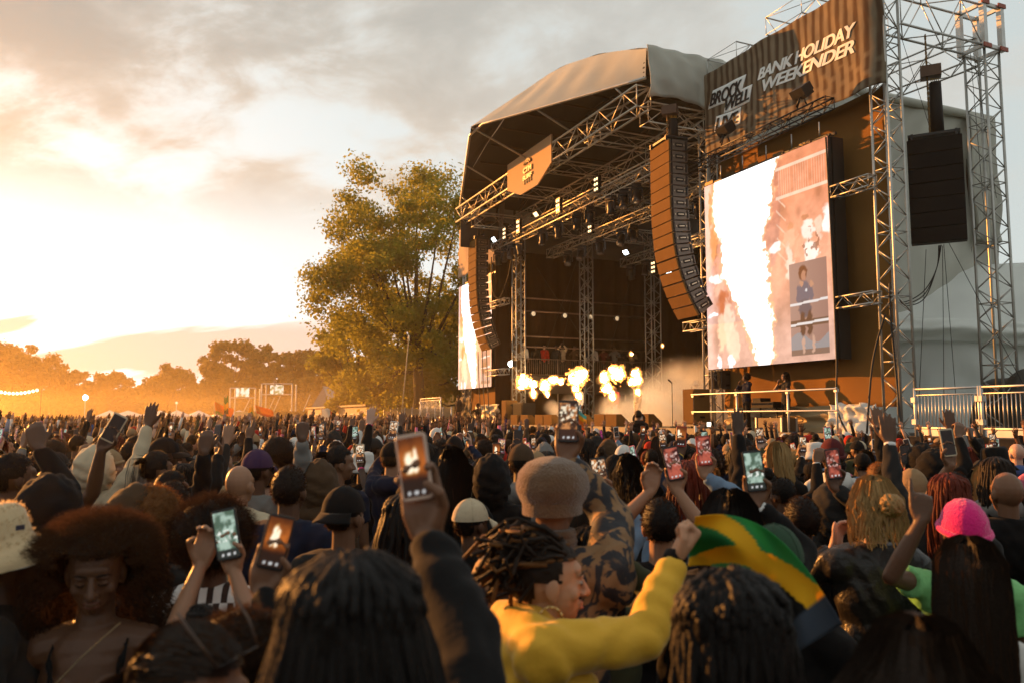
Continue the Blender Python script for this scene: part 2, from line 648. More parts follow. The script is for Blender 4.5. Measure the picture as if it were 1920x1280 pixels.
# ---- banner over the right screen
def img_mesh(name, fn_pos, nu, nv, fn_col, m, parent=None, off=None, thick=0.0, smooth=True):
    """a sheet whose printed/LED picture is stored per vertex in 'img'"""
    mb = MB()
    mb.sheet(fn_pos, nu, nv, thick=thick, smooth=smooth)
    me = mb.mesh(name, m, off)
    at = me.color_attributes.new('img', 'FLOAT_COLOR', 'POINT')
    u = np.tile(np.arange(nu + 1) / nu, nv + 1)
    v = np.repeat(np.arange(nv + 1) / nv, nu + 1)
    c = np.asarray(fn_col(u, v), dtype=np.float32)
    if thick:
        c = np.concatenate([c, c])
    rgba = np.ones((c.shape[0], 4), np.float32)
    rgba[:, :3] = c
    at.data.foreach_set('color', rgba.ravel())
    return me


def fbm2(x, y, seed=0, octv=4):
    """cheap value noise"""
    rs = np.random.RandomState(seed)
    tab = rs.rand(64, 64)
    out = np.zeros_like(x, dtype=float)
    amp, tot, fr = 1.0, 0.0, 1.0
    for o in range(octv):
        X, Y = x * fr + 7 * o, y * fr + 13 * o
        xi, yi = np.floor(X).astype(int), np.floor(Y).astype(int)
        fx, fy = X - xi, Y - yi
        fx, fy = fx * fx * (3 - 2 * fx), fy * fy * (3 - 2 * fy)
        a, b = tab[xi % 64, yi % 64], tab[(xi + 1) % 64, yi % 64]
        c, d = tab[xi % 64, (yi + 1) % 64], tab[(xi + 1) % 64, (yi + 1) % 64]
        out += amp * ((a * (1 - fx) + b * fx) * (1 - fy) + (c * (1 - fx) + d * fx) * fy)
        tot += amp
        amp *= 0.5
        fr *= 2
    return out / tot


def lerp(a, b, k):
    k = np.clip(k, 0, 1)[:, None]
    return np.asarray(a) * (1 - k) + np.asarray(b) * k


def sstep(a, b, x):
    k = np.clip((x - a) / (b - a), 0, 1)
    return k * k * (3 - 2 * k)


banner_m = attr_mat('printed banner', 0.75)
text_w = mat('white print', (0.72, 0.74, 0.72), 0.6, 0, 0.05, 2, 0)
text_k = mat('black print', (0.012, 0.011, 0.010), 0.7, 0, 0.1, 2, 0)


def stripes(u, v, seed):
    x = u * 24 + 0.55 * (fbm2(u * 7, v * 2.5, seed) - 0.5) + 0.10 * np.sin(v * 3 + u * 8)
    k = sstep(0.35, 0.55, x % 1.0) * (1 - sstep(0.85, 1.0, x % 1.0))
    sub = ((np.sin(v * 38 + np.floor(x) * 2.4) > 0.55) & (v < 0.35)) * 0.5
    c = lerp((0.185, 0.148, 0.10), (0.075, 0.046, 0.028), np.clip(k - sub, 0, 1))
    return c * (0.85 + 0.3 * fbm2(u * 30, v * 14, seed + 1)[:, None])


def flat_text(parent, txt, t_left, t_right, z0, h, w, m, shear=0.25, bold=0.012, name='lettering', skew=0.0, dt=0.011):
    """lettering lying on the stage-front plane from t_left (picture left) to t_right"""
    cu = bpy.data.curves.new(name, 'FONT')
    cu.body = txt
    cu.size = 1.0
    cu.shear = shear
    cu.offset = bold
    cu.extrude = 0.004
    cu.space_character = 0.93
    cu.fill_mode = 'BOTH'
    tmp = bpy.data.objects.new('tmp', cu)
    COL.objects.link(tmp)
    dg = bpy.context.evaluated_depsgraph_get()
    me = bpy.data.meshes.new_from_object(tmp.evaluated_get(dg))
    bpy.data.objects.remove(tmp)
    a = np.empty(len(me.vertices) * 3)
    me.vertices.foreach_get('co', a)
    a = a.reshape(-1, 3)
    lo, hi = a.min(0), a.max(0)
    off = ORIG[parent.name]
    wf = w if callable(w) else (lambda t, z: w)
    for i, v in enumerate(me.vertices):
        fx, fy = (a[i, 0] - lo[0]) / (hi[0] - lo[0]), (a[i, 1] - lo[1]) / (hi[1] - lo[1])
        tt, zz = t_left + (t_right - t_left) * fx, z0 + h * fy + skew * fx
        v.co = Wp(tt, wf(tt, zz) - a[i, 2], zz) - off
    if dt:
        nv = len(me.vertices)
        vs, fs = [], []
        for k in range(3):
            sh = -SV * (dt * (k - 1)) - NV * (0.0008 * (k - 1))
            vs += [v.co + sh for v in me.vertices]
            fs += [tuple(i + nv * k for i in p.vertices) for p in me.polygons]
        me = bpy.data.meshes.new(name)
        me.from_pydata(vs, [], fs)
    me.materials.clear()
    me.materials.append(m)
    me.name = name
    return link_mesh(name, me, parent)


def banner():
    root = thing('festival_banner', 'brown striped festival banner with white words high over the right screen', 'banner', Wp(3.4, -0.15, 10.6))

    def pos(u, v):
        t = 6.95 - 7.15 * u
        wr = 0.018 * math.sin(u * 31 + 5 * v) + 0.10 * mnoise.noise(Vector((u * 5, v * 2.2, 1.5))) + 0.025 * mnoise.noise(Vector((u * 18 + v * 5, v * 6, 4)))
        edge = 0.25 * max(0, (u - 0.92) / 0.08) ** 2
        sag = 0.05 * math.sin(u * math.pi * 3) * (1 - v)
        return Wp(t, -0.22 + wr + edge, 10.75 - 0.15 * u + (2.85 + 0.1 * u) * v - sag)
    me = img_mesh('banner_cloth', pos, 130, 40, lambda u, v: stripes(u, v, 3), banner_m, off=ORIG[root.name], thick=0.008)
    link_mesh('banner_cloth', me, root)

    def W0(t, z, e=0.016):
        u = (6.95 - t) / 7.15
        v = (z - 10.75 + 0.15 * u) / (2.85 + 0.1 * u)
        q = pos(u, v)
        return (q - T0).dot(NV) - e
    flat_text(root, 'BANK HOLIDAY', 4.28, 0.5, 12.36, 0.36, W0, text_w, 0.3, 0.018, 'lettering', -0.20)
    flat_text(root, 'WEEKENDER', 4.05, 0.62, 11.92, 0.36, W0, text_w, 0.3, 0.018, 'lettering', -0.20)
    # the stepped white emblem with its dark words

    def plate(tl, tr, zb, h, sh, nm='emblem_plate'):
        mb = MB()

        def q(u, v):
            t = tl + (tr - tl) * u - sh * v
            z = zb - 0.07 * u + h * v
            return Wp(t, W0(t, z, 0.006), z)
        mb.sheet(q, 22, 8, thick=0.003)
        part(nm, mb, text_w, root)
    plate(6.72, 5.10, 12.30, 0.60, 0.20)
    plate(5.98, 4.72, 11.92, 0.52, 0.14)
    plate(6.45, 5.30, 11.42, 0.50, 0.14)
    flat_text(root, 'BROCK', 6.62, 5.08, 12.36, 0.44, lambda t, z: W0(t, z, 0.026), text_k, 0.3, 0.018, 'lettering', -0.06)
    flat_text(root, 'WELL', 5.92, 4.72, 11.99, 0.36, lambda t, z: W0(t, z, 0.026), text_k, 0.3, 0.018, 'lettering', -0.06)
    flat_text(root, 'LIVE', 6.36, 5.30, 11.48, 0.36, lambda t, z: W0(t, z, 0.026), text_k, 0.3, 0.018, 'lettering', -0.06)
    root2 = thing('side_banner', 'banner coloured pale as if sunlit high above the left LED screen', 'banner', Wp(28, -0.1, 10.6))

    def pos2(u, v):
        return Wp(31.6 - 7.2 * u, -0.15 + 0.08 * math.sin(u * 17 + 2 * v) + 0.05 * mnoise.noise(Vector((u * 6, v * 3, 7))), 10.5 + 3.0 * v)
    me = img_mesh('banner_cloth', pos2, 70, 24, lambda u, v: stripes(u, v, 9) * 0.5 + np.array((0.30, 0.22, 0.16)), banner_m, off=ORIG[root2.name], thick=0.008)  # stripes paled and warmed: strong sunlight put into the print colour
    link_mesh('banner_cloth', me, root2)


banner()


# ---- scrim walls behind the screens
def scrim(label, t0, t1):
    def pos(u, v):
        g = 0.05 * math.sin(v * 9 + 6 * u) * (1 - v) + 0.10 * mnoise.noise(Vector((u * 5 + v * 3, v * 4, t0)))
        return Wp(t1 + (t0 - t1) * u, 0.62 + g, 2.28 + 8.6 * v)
    mb = MB()
    mb.sheet(pos, 40, 50, thick=0.01)
    single('scrim_wall', mb, cloth_brown, label, 'backdrop', 'scrim walls behind the LED screens')


scrim('plain brown scrim hanging behind the right LED screen above the interpreters', 0.38, 7.4)
scrim('orange lit brown scrim behind the left LED screen', 23.9, 31.3)


# ---- LED walls
def led_picture(u, v):
    n1 = fbm2(u * 5, v * 7, 11)
    n2 = fbm2(u * 16, v * 22, 12)
    n3 = fbm2(u * 40, v * 55, 13)
    c = lerp((0.92, 0.44, 0.29), (0.78, 0.27, 0.14), sstep(0.40, 0.9, v) * (0.5 + n1))
    c = lerp(c, (0.66, 0.42, 0.34), sstep(0.42, 0.1, v) * 0.9)
    c = lerp(c, (1.0, 0.62, 0.52), sstep(0.09, 0.03, u))
    n4 = fbm2(u * 90, v * 100, 14, 2)
    c = c * (0.70 + 0.42 * n2 + 0.24 * n3 + 0.06 * n4)[:, None]
    for (px_, py_, rr_) in ((0.66, 0.74, .03), (0.78, 0.70, .02), (0.93, 0.76, .03), (0.70, 0.30, .05), (0.62, 0.22, .04), (0.08, 0.16, .05)):
        c = lerp(c, c * 0.62, np.exp(-(((u - px_) / rr_) ** 2 + ((v - py_) / (rr_ * 1.6)) ** 2)) * (0.5 + n3))
    # balcony rails and truss in the televised picture
    rail = ((u * 62) % 1.0 < 0.22) & (v > 0.80 + 0.0 * u) & (v < 0.93) & (u > 0.64)
    c = lerp(c, (1.0, 0.66, 0.48), rail * 0.55)
    for vv in (0.795, 0.935):
        c = lerp(c, (1.0, 0.70, 0.52), (np.abs(v - vv) < 0.008) & (u > 0.62))
    zig = np.abs(((u - 0.66) * 26 + v * 30) % 2 - 1)
    c = lerp(c, (1.0, 0.7, 0.52), ((zig < 0.14) & (u > 0.62) & (u < 0.69) & (v > 0.48) & (v < 0.8)) * 0.7)
    # back-line figures
    wv = fbm2(u * 15 + 3, v * 19 + 5, 21)

    def ell(cx, cy, rx, ry):
        uw, vw = u + 0.07 * (n2 - 0.5) + 0.035 * (n3 - 0.5), v + 0.06 * (wv - 0.5)
        return 1 - sstep(0.55, 1.3, ((uw - cx) / rx) ** 2 + ((vw - cy) / ry) ** 2 + 0.7 * (n3 - 0.5))
    for (cx, cy, rx, ry, col) in ((0.84, 0.60, 0.045, 0.05, (1.2, 1.0, 0.9)), (0.84, 0.665, 0.02, 0.022, (0.5, 0.2, 0.1)), (0.86, 0.50, 0.055, 0.05, (1.25, 1.1, 1.0)),
                                  (0.72, 0.58, 0.045, 0.05, (1.0, 0.55, 0.36)), (0.72, 0.645, 0.022, 0.024, (0.7, 0.3, 0.15)), (0.70, 0.47, 0.03, 0.09, (1.15, 0.85, 0.7)),
                                  (0.92, 0.60, 0.03, 0.045, (1.1, 0.7, 0.55)), (0.98, 0.62, 0.03, 0.07, (1.3, 1.2, 1.15)), (0.60, 0.56, 0.05, 0.02, (1.3, 1.25, 1.2))):
        c = lerp(c, col, ell(cx, cy, rx, ry) * 0.85)
    spots = (fbm2(u * 60, v * 66, 5, 1) > 0.72) & (ell(0.86, 0.52, 0.055, 0.09) > 0.4)
    c = lerp(c, (0.25, 0.1, 0.06), spots * 0.8)
    # the singer at the left, lit by the fire
    for (cx, cy, rx, ry, col) in ((0.13, 0.42, 0.045, 0.05, (1.1, 0.62, 0.42)), (0.16, 0.33, 0.07, 0.075, (0.75, 0.20, 0.06)), (0.20, 0.22, 0.05, 0.13, (1.25, 0.85, 0.62)),
                                  (0.13, 0.18, 0.035, 0.10, (1.2, 0.75, 0.5)), (0.25, 0.12, 0.05, 0.09, (1.2, 0.8, 0.6)), (0.105, 0.03, 0.022, 0.045, (1.4, 1.35, 1.35)),
                                  (0.215, 0.03, 0.022, 0.045, (1.4, 1.35, 1.35)), (0.10, 0.48, 0.07, 0.03, (1.4, 1.3, 1.2)), (0.06, 0.28, 0.04, 0.012, (1.4, 1.3, 1.3))):
        c = lerp(c, col, ell(cx, cy, rx, ry) * 0.9)
    c = lerp(c, (0.75, 0.28, 0.10), (ell(0.06, 0.86, 0.022, 0.12) + ell(0.08, 0.66, 0.04, 0.10)) * 0.85)
    c = c * np.where((u > 0.0)[:, None], (0.84 + 0.34 * fbm2(u * 26, v * 30, 17, 3))[:, None], 1)
    # the white pillar of fire
    kn = np.array([(0, .43, .55), (.1, .39, .555), (.2, .33, .56), (.33, .27, .545), (.42, .20, .555), (.5, .15, .55), (.56, .13, .52), (.62, .14, .50), (.68, .15, .53), (.74, .10, .565), (.82, .07, .585), (.9, .075, .61), (1, .085, .645)])
    lo = np.interp(v, kn[:, 0], kn[:, 1]) + 0.07 * (n2 - 0.5) + 0.06 * (n3 - 0.5)
    hi = np.interp(v, kn[:, 0], kn[:, 2]) + 0.07 * (n2 - 0.5) + 0.07 * (n3 - 0.5)
    edge = np.minimum(u - lo, hi - u)
    c = lerp(c, (1.25, 0.62, 0.30), sstep(-0.03, 0.0, edge) * 0.8)
    c = lerp(c, (2.2, 2.15, 2.1), sstep(-0.006, 0.016, edge))
    # the inset showing the interpreter
    iu, iv = (u - 0.70) / 0.265, (v - 0.03) / 0.43
    ins = (iu > 0) & (iu < 1) & (iv > 0) & (iv < 1)
    ci = lerp((0.36, 0.24, 0.21), (0.28, 0.17, 0.15), iu)
    ci = lerp(ci, (0.10, 0.065, 0.05), (iv < 0.37) & (iv > 0.30))
    ci = lerp(ci, (0.25, 0.29, 0.32), (iv < 0.18 + 0.06 * np.sin(iu * 7)) * 0.9)
    ci = lerp(ci, (0.16, 0.09, 0.06), (iv < 0.06) * 0.8)

    def el2(cx, cy, rx, ry):
        return 1 - sstep(0.65, 1.25, ((iu + 0.09 * (n3 - 0.5) - cx) / rx) ** 2 + ((iv + 0.05 * (n2 - 0.5) - cy) / ry) ** 2)
    for (cx, cy, rx, ry, col) in ((0.38, 0.88, 0.11, 0.085, (0.10, 0.03, 0.02)), (0.40, 0.85, 0.065, 0.06, (0.45, 0.22, 0.15)), (0.40, 0.66, 0.15, 0.14, (0.085, 0.115, 0.17)), (0.24, 0.63, 0.06, 0.11, (0.09, 0.115, 0.17)),
                                  (0.58, 0.65, 0.06, 0.1, (0.09, 0.115, 0.17)), (0.40, 0.50, 0.17, 0.10, (0.07, 0.085, 0.12)), (0.34, 0.76, 0.05, 0.035, (0.5, 0.27, 0.18)), (0.60, 0.74, 0.04, 0.04, (0.5, 0.27, 0.18)),
                                  (0.33, 0.33, 0.08, 0.14, (0.05, 0.03, 0.028)), (0.52, 0.33, 0.08, 0.14, (0.05, 0.03, 0.028)), (0.34, 0.10, 0.045, 0.10, (0.55, 0.36, 0.28)), (0.60, 0.10, 0.045, 0.10, (0.55, 0.36, 0.28)), (0.45, 0.69, 0.03, 0.02, (0.7, 0.75, 0.8))):
        ci = lerp(ci, col, el2(cx, cy, rx, ry))
    for vv in (0.545, 0.325):
        ci = lerp(ci, (0.75, 0.75, 0.75), np.abs(iv - vv - 0.02 * iu) < 0.013)
    c = np.where(ins[:, None], ci, c)
    return c


led_m = attr_mat('LED picture', 0.5, True, 0.42)


def led_wall(label, tl, tr, z0, z1, w, nu, nv):
    root = thing('led_screen', label, 'LED screen', Wp((tl + tr) / 2, w, z0), 'tall LED screens beside the stage')
    me = img_mesh('screen_picture', lambda u, v: Wp(tl + (tr - tl) * u, w - 0.065, z0 + (z1 - z0) * v), nu, nv, led_picture, led_m, off=ORIG[root.name])
    link_mesh('screen_picture', me, root)
    cols, rows = 5, 6
    dt, dz = (tr - tl) / cols, (z1 - z0) / rows
    pm = MB()
    pm.box((0, 0, 0), (abs(dt) - 0.004, 0.12, dz - 0.004), SAX)
    pme = pm.mesh('screen_panel', black_met)
    for i in range(cols):
        for j in range(rows):
            link_mesh('screen_panel', pme, root, loc=Wp(tl + dt * (i + .5), w, z0 + dz * (j + .5)) - ORIG[root.name])
    mb = MB()
    for k in range(cols + 1):
        tt = tl + dt * k
        mb.box(Wp(tt, w + 0.28, (z0 + z1) / 2), (0.06, 0.4, z1 - z0), SAX)
    mb.box(Wp((tl + tr) / 2, w + 0.25, z1 + 0.13), (abs(tr - tl), 0.08, 0.08), SAX)
    mb.box(Wp((tl + tr) / 2, w + 0.05, z1 + 0.05), (abs(tr - tl), 0.1, 0.07), SAX)
    part('back_frame', mb, black_met, root)
    for k in range(5):
        tt = tl + (tr - tl) * (k + .5) / 5
        bar_obj('hanging_strap', Wp(tt, w + 0.2, z1 + 0.12), Wp(tt, w + 0.2, z1 + 0.62), 0.018, galv, root)
        mb = MB()
        mb.box(Wp(tt + 0.35, w - 0.01, z1 + 0.09), (0.42, 0.03, 0.10), SAX)
        part('top_handle', mb, mat('dull brass', (0.10, 0.065, 0.025), 0.5, 0.4), root)
    return root


led_wall('giant LED screen showing white fire and an inset of the sign interpreter', 6.93, 1.5, 3.56, 9.68, -0.3, 240, 260)
led_wall('far left LED screen showing the same white fire, behind the left speaker curve', 31.9, 26.6, 3.7, 10.0, 0.1, 90, 110)
# narrow strip screen beside the stage mouth
root = thing('strip_screen', 'narrow orange strip screen behind the slim tower', 'LED screen', Wp(8.1, 1.6, 3.0))
me = img_mesh('screen_picture', lambda u, v: Wp(8.5 - 0.75 * u, 1.5, 3.0 + 2.9 * v), 14, 40, lambda u, v: lerp((0.45, 0.10, 0.03), (1.0, 0.36, 0.18), sstep(0.35, 0.65, fbm2(u * 4, v * 9, 4))), led_m, off=ORIG[root.name])
link_mesh('screen_picture', me, root)
mb = MB()
mb.box(Wp(8.12, 1.57, 4.45), (0.78, 0.1, 2.94), SAX)
part('cabinet', mb, black_met, root)
# arms that hold the screens off the towers
for (t1, t2, z, lab) in ((0.2, 1.48, 8.1, 'upper short arm truss bracing the right screen to its tower'), (0.2, 1.48, 5.05, 'lower short arm truss bracing the right screen to its tower'),
                         (7.0, 8.3, 8.0, 'short arm truss left of the right screen, upper one'), (7.0, 8.3, 5.1, 'short arm truss left of the right screen, lower one'),
                         (23.9, 26.5, 8.1, 'upper arm truss beside the left speaker curve'), (23.9, 26.5, 4.4, 'lower arm truss beside the floodlight')):
    truss('arm_truss', lab, Wp(t1, -0.2, z), Wp(t2, -0.2, z), NV, ZV, 0.3, 0.3, 0.3, alu, 0.022, 0.010, True, 'short arm trusses', 'truss')


# ---- truss and floods under the banner
truss('lamp_truss', 'dark truss under the banner carrying two floodlights', Wp(0.75, -1.0, 10.25), Wp(7.3, -1.0, 10.2), NV, ZV, 0.3, 0.3, 0.42, black_met, 0.025, 0.012, True, cat='truss')


def flood(label, t, z):
    root = thing('floodlight', label, 'floodlight', Wp(t, -1.0, z - 0.5), 'floodlights aimed at the banner')
    mb = MB()
    ax = (SV, (NV * 0.8 + ZV * 0.6).normalized(), (ZV * 0.8 - NV * 0.6).normalized())
    mb.box(Wp(t, -1.0, z), (0.46, 0.40, 0.24), ax)
    mb.box(Wp(t, -1.0, z) - ax[2] * 0.16, (0.40, 0.36, 0.10), ax)
    part('housing', mb, black_met, root)
    mb = MB()
    mb.box(Wp(t, -1.0, z) + ax[1] * 0.205, (0.38, 0.01, 0.18), ax)
    part('lens', mb, lens_off, root)
    for dx in (-0.2, 0.2):
        bar_obj('leg', Wp(t + dx, -1.0, z - 0.5), Wp(t, -1.0, z - 0.08), 0.022, black_met, root)
    bar_obj('leg', Wp(t, -1.2, z - 0.5), Wp(t, -1.0, z - 0.08), 0.022, black_met, root)


flood('floodlight on the dark truss in front of the white emblem', 5.0, 10.98)
flood('floodlight on the dark truss under the word weekender', 1.75, 10.95)


# ---- line arrays
def line_array(label, top, face, up_ax, n, bw, bd, bh, tilt, mfront, mside, kind_front, group='hanging line-array speakers', grow=1.0):
    """boxes hung one under another; face = horizontal direction the fronts look"""
    root = thing('line_array', label, 'speaker array', top - ZV * (n * bh), group)
    f = face.normalized()
    a = Vector((-f.y, f.x, 0))
    p = top.copy()
    ang = 0.0
    mb = MB()
    mb.box(p + ZV * 0.10, (bw * 0.95, bd * 1.1, 0.07), (a, f, ZV))
    mb.box(p + ZV * 0.06 + a * bw * 0.4, (0.06, bd * 1.25, 0.16), (a, f, ZV))
    mb.box(p + ZV * 0.06 - a * bw * 0.4, (0.06, bd * 1.25, 0.16), (a, f, ZV))
    part('top_frame', mb, black_met, root)
    for k in range(n):
        ang += tilt(k)
        dn = (-ZV * math.cos(ang) - f * math.sin(ang)).normalized()
        ff = (f * math.cos(ang) - ZV * math.sin(ang)).normalized()
        c = p + dn * (bh / 2)
        ax = (a, ff, -dn)
        mb = MB()
        # wedge-shaped cabinet: deeper at the front, tapered back
        hb = bh * 0.48
        vs = []
        for (yy, hh) in ((-bd / 2, hb * 0.80), (bd / 2 - 0.03, hb)):
            for (xx, zz) in ((-bw / 2, -hh), (bw / 2, -hh), (bw / 2, hh), (-bw / 2, hh)):
                vs.append(c + a * xx + ff * yy + (-dn) * zz)
        mb.add(vs, [(0, 1, 2, 3), (7, 6, 5, 4), (0, 4, 5, 1), (1, 5, 6, 2), (2, 6, 7, 3), (3, 7, 4, 0)], 0, False)
        box = part('speaker_box', mb, mside, root)
        mb = MB()
        mb.box(c + ff * (bd / 2), (bw * 0.985, 0.05, bh * 0.93), ax)
        part('front_grille', mb, mfront, box)
        if kind_front == 'main':
            mb = MB()
            for sx in (-1, 1):
                e = c + a * (sx * (bw / 2 + 0.008))
                mb.box(e - ff * 0.02, (0.016, bd * 0.40, bh * 0.34), ax, 0)
                mb.box(e - ff * 0.02 + a * sx * 0.01, (0.012, bd * 0.30, bh * 0.10), ax, 1)
                mb.box(e + ff * bd * 0.40, (0.03, 0.04, bh * 0.9), ax, 0)
                mb.box(e - ff * bd * 0.40, (0.03, 0.05, bh * 0.7), ax, 0)
                mb.box(e + ff * bd * 0.28, (0.02, 0.03, 0.05), ax, 1)
                mb.box(e - ff * bd * 0.30, (0.02, 0.03, 0.05), ax, 1)
            part('rigging_handle', mb, [black, mat('worn steel', (0.34, 0.27, 0.19), 0.4, 0.6)], box, 'stuff')
        p = p + dn * bh
    return root


sp_side = mat('speaker side paint', (0.085, 0.062, 0.045), 0.55, 0, 0.25, 3, 0.1)
FN = -NV
line_array('long curved speaker array hanging left of the right screen, orange lit fronts', Wp(7.25, -1.55, 11.05), (FN + SV * 0.10), ZV, 15, 1.30, 0.66, 0.385, lambda k: 0.0 if k < 5 else (0.025 if k < 9 else 0.075), speaker_m, sp_side, 'main')
line_array('curved speaker array hanging in front of the left screen', Wp(24.6, -1.55, 11.3), (FN + SV * 0.05), ZV, 15, 1.30, 0.66, 0.385, lambda k: 0.0 if k < 5 else (0.022 if k < 9 else 0.06), speaker_m, sp_side, 'main')
line_array('black speaker block hanging under the overhead truss at far right', Wp(-0.12, 1.75, 9.34), Vector((-0.47, -0.88, 0)), ZV, 7, 1.30, 0.55, 0.40, lambda k: 0.0, grille_m, black, 'out')
line_array('dark speaker array hanging beyond the left screen against the tree', Wp(32.6, 1.2, 10.2), Vector((-0.55, 0.5, 0)), ZV, 13, 1.2, 0.55, 0.33, lambda k: 0.02, black, black, 'out')


# hoists and chain bags above the arrays
def hoist(label, p, ztop, bag=1.2):
    root = thing('chain_hoist', label, 'hoist', p, 'chain hoists above the speakers')
    mb = MB()
    mb.box(p + ZV * (bag + 0.55), (0.50, 0.34, 0.30), (Vector((0.9, -0.43, 0)), Vector((0.43, 0.9, 0)), ZV))
    part('motor', mb, mat('rust brown motor', (0.09, 0.045, 0.025), 0.5, 0.2), root)
    mb = MB()
    mb.tube([p + ZV * 0.12 + Vector((0.10, 0, 0)), p + ZV * (bag * 0.5) + Vector((0.10, 0, 0)), p + ZV * (bag + 0.25) + Vector((0.10, 0, 0))], [0.17, 0.16, 0.15], 10)
    part('chain_bag', mb, black, root)
    pts = [p + Vector((-0.10, 0, 0.02)) + ZV * (k * 0.07) for k in range(int((ztop - p.z) / 0.07))]
    mb = MB()
    for k, q in enumerate(pts):
        dx = Vector((0.022, 0, 0)) if k % 2 else Vector((0, 0.022, 0))
        mb.box(q, (0.05 if k % 2 else 0.02, 0.02 if k % 2 else 0.05, 0.075))
    part('chain', mb, chain_m, root, 'stuff')
    mb = MB()
    for k in range(5):
        a = p + Vector((0.0 + 0.05 * k, 0, bag + 0.38))
        mb.tube([a, a - ZV * 0.14, a - ZV * 0.16 + Vector((0.02, 0, 0))], 0.012, 5)
    part('hook', mb, mat('yellow hook', (0.5, 0.3, 0.03), 0.5), root)


hoist('chain hoist and black bag above the far right speaker block', Wp(-0.12, 1.75, 9.42), 12.3, 1.25)
hoist('dark hoist above the long right speaker curve', Wp(7.2, -1.5, 11.2), 12.4, 0.5)
hoist('dark hoist above the left speaker curve', Wp(24.6, -1.5, 11.45), 12.4, 0.4)
hoist('hoist above the speaker array beyond the left screen', Wp(32.6, 1.2, 10.35), 13.2, 0.9)
# ================================================================== roof of the stage
TC, HALF = 16.1, 8.9


def arch(t):
    return 14.25 + 2.15 * (1 - min(1.0, abs((t - TC) / HALF)) ** 1.7)


def visor(t):
    k = 1 - abs(t - TC) / HALF
    return -2.45 - 2.8 * k, 13.25 + 0.9 * k


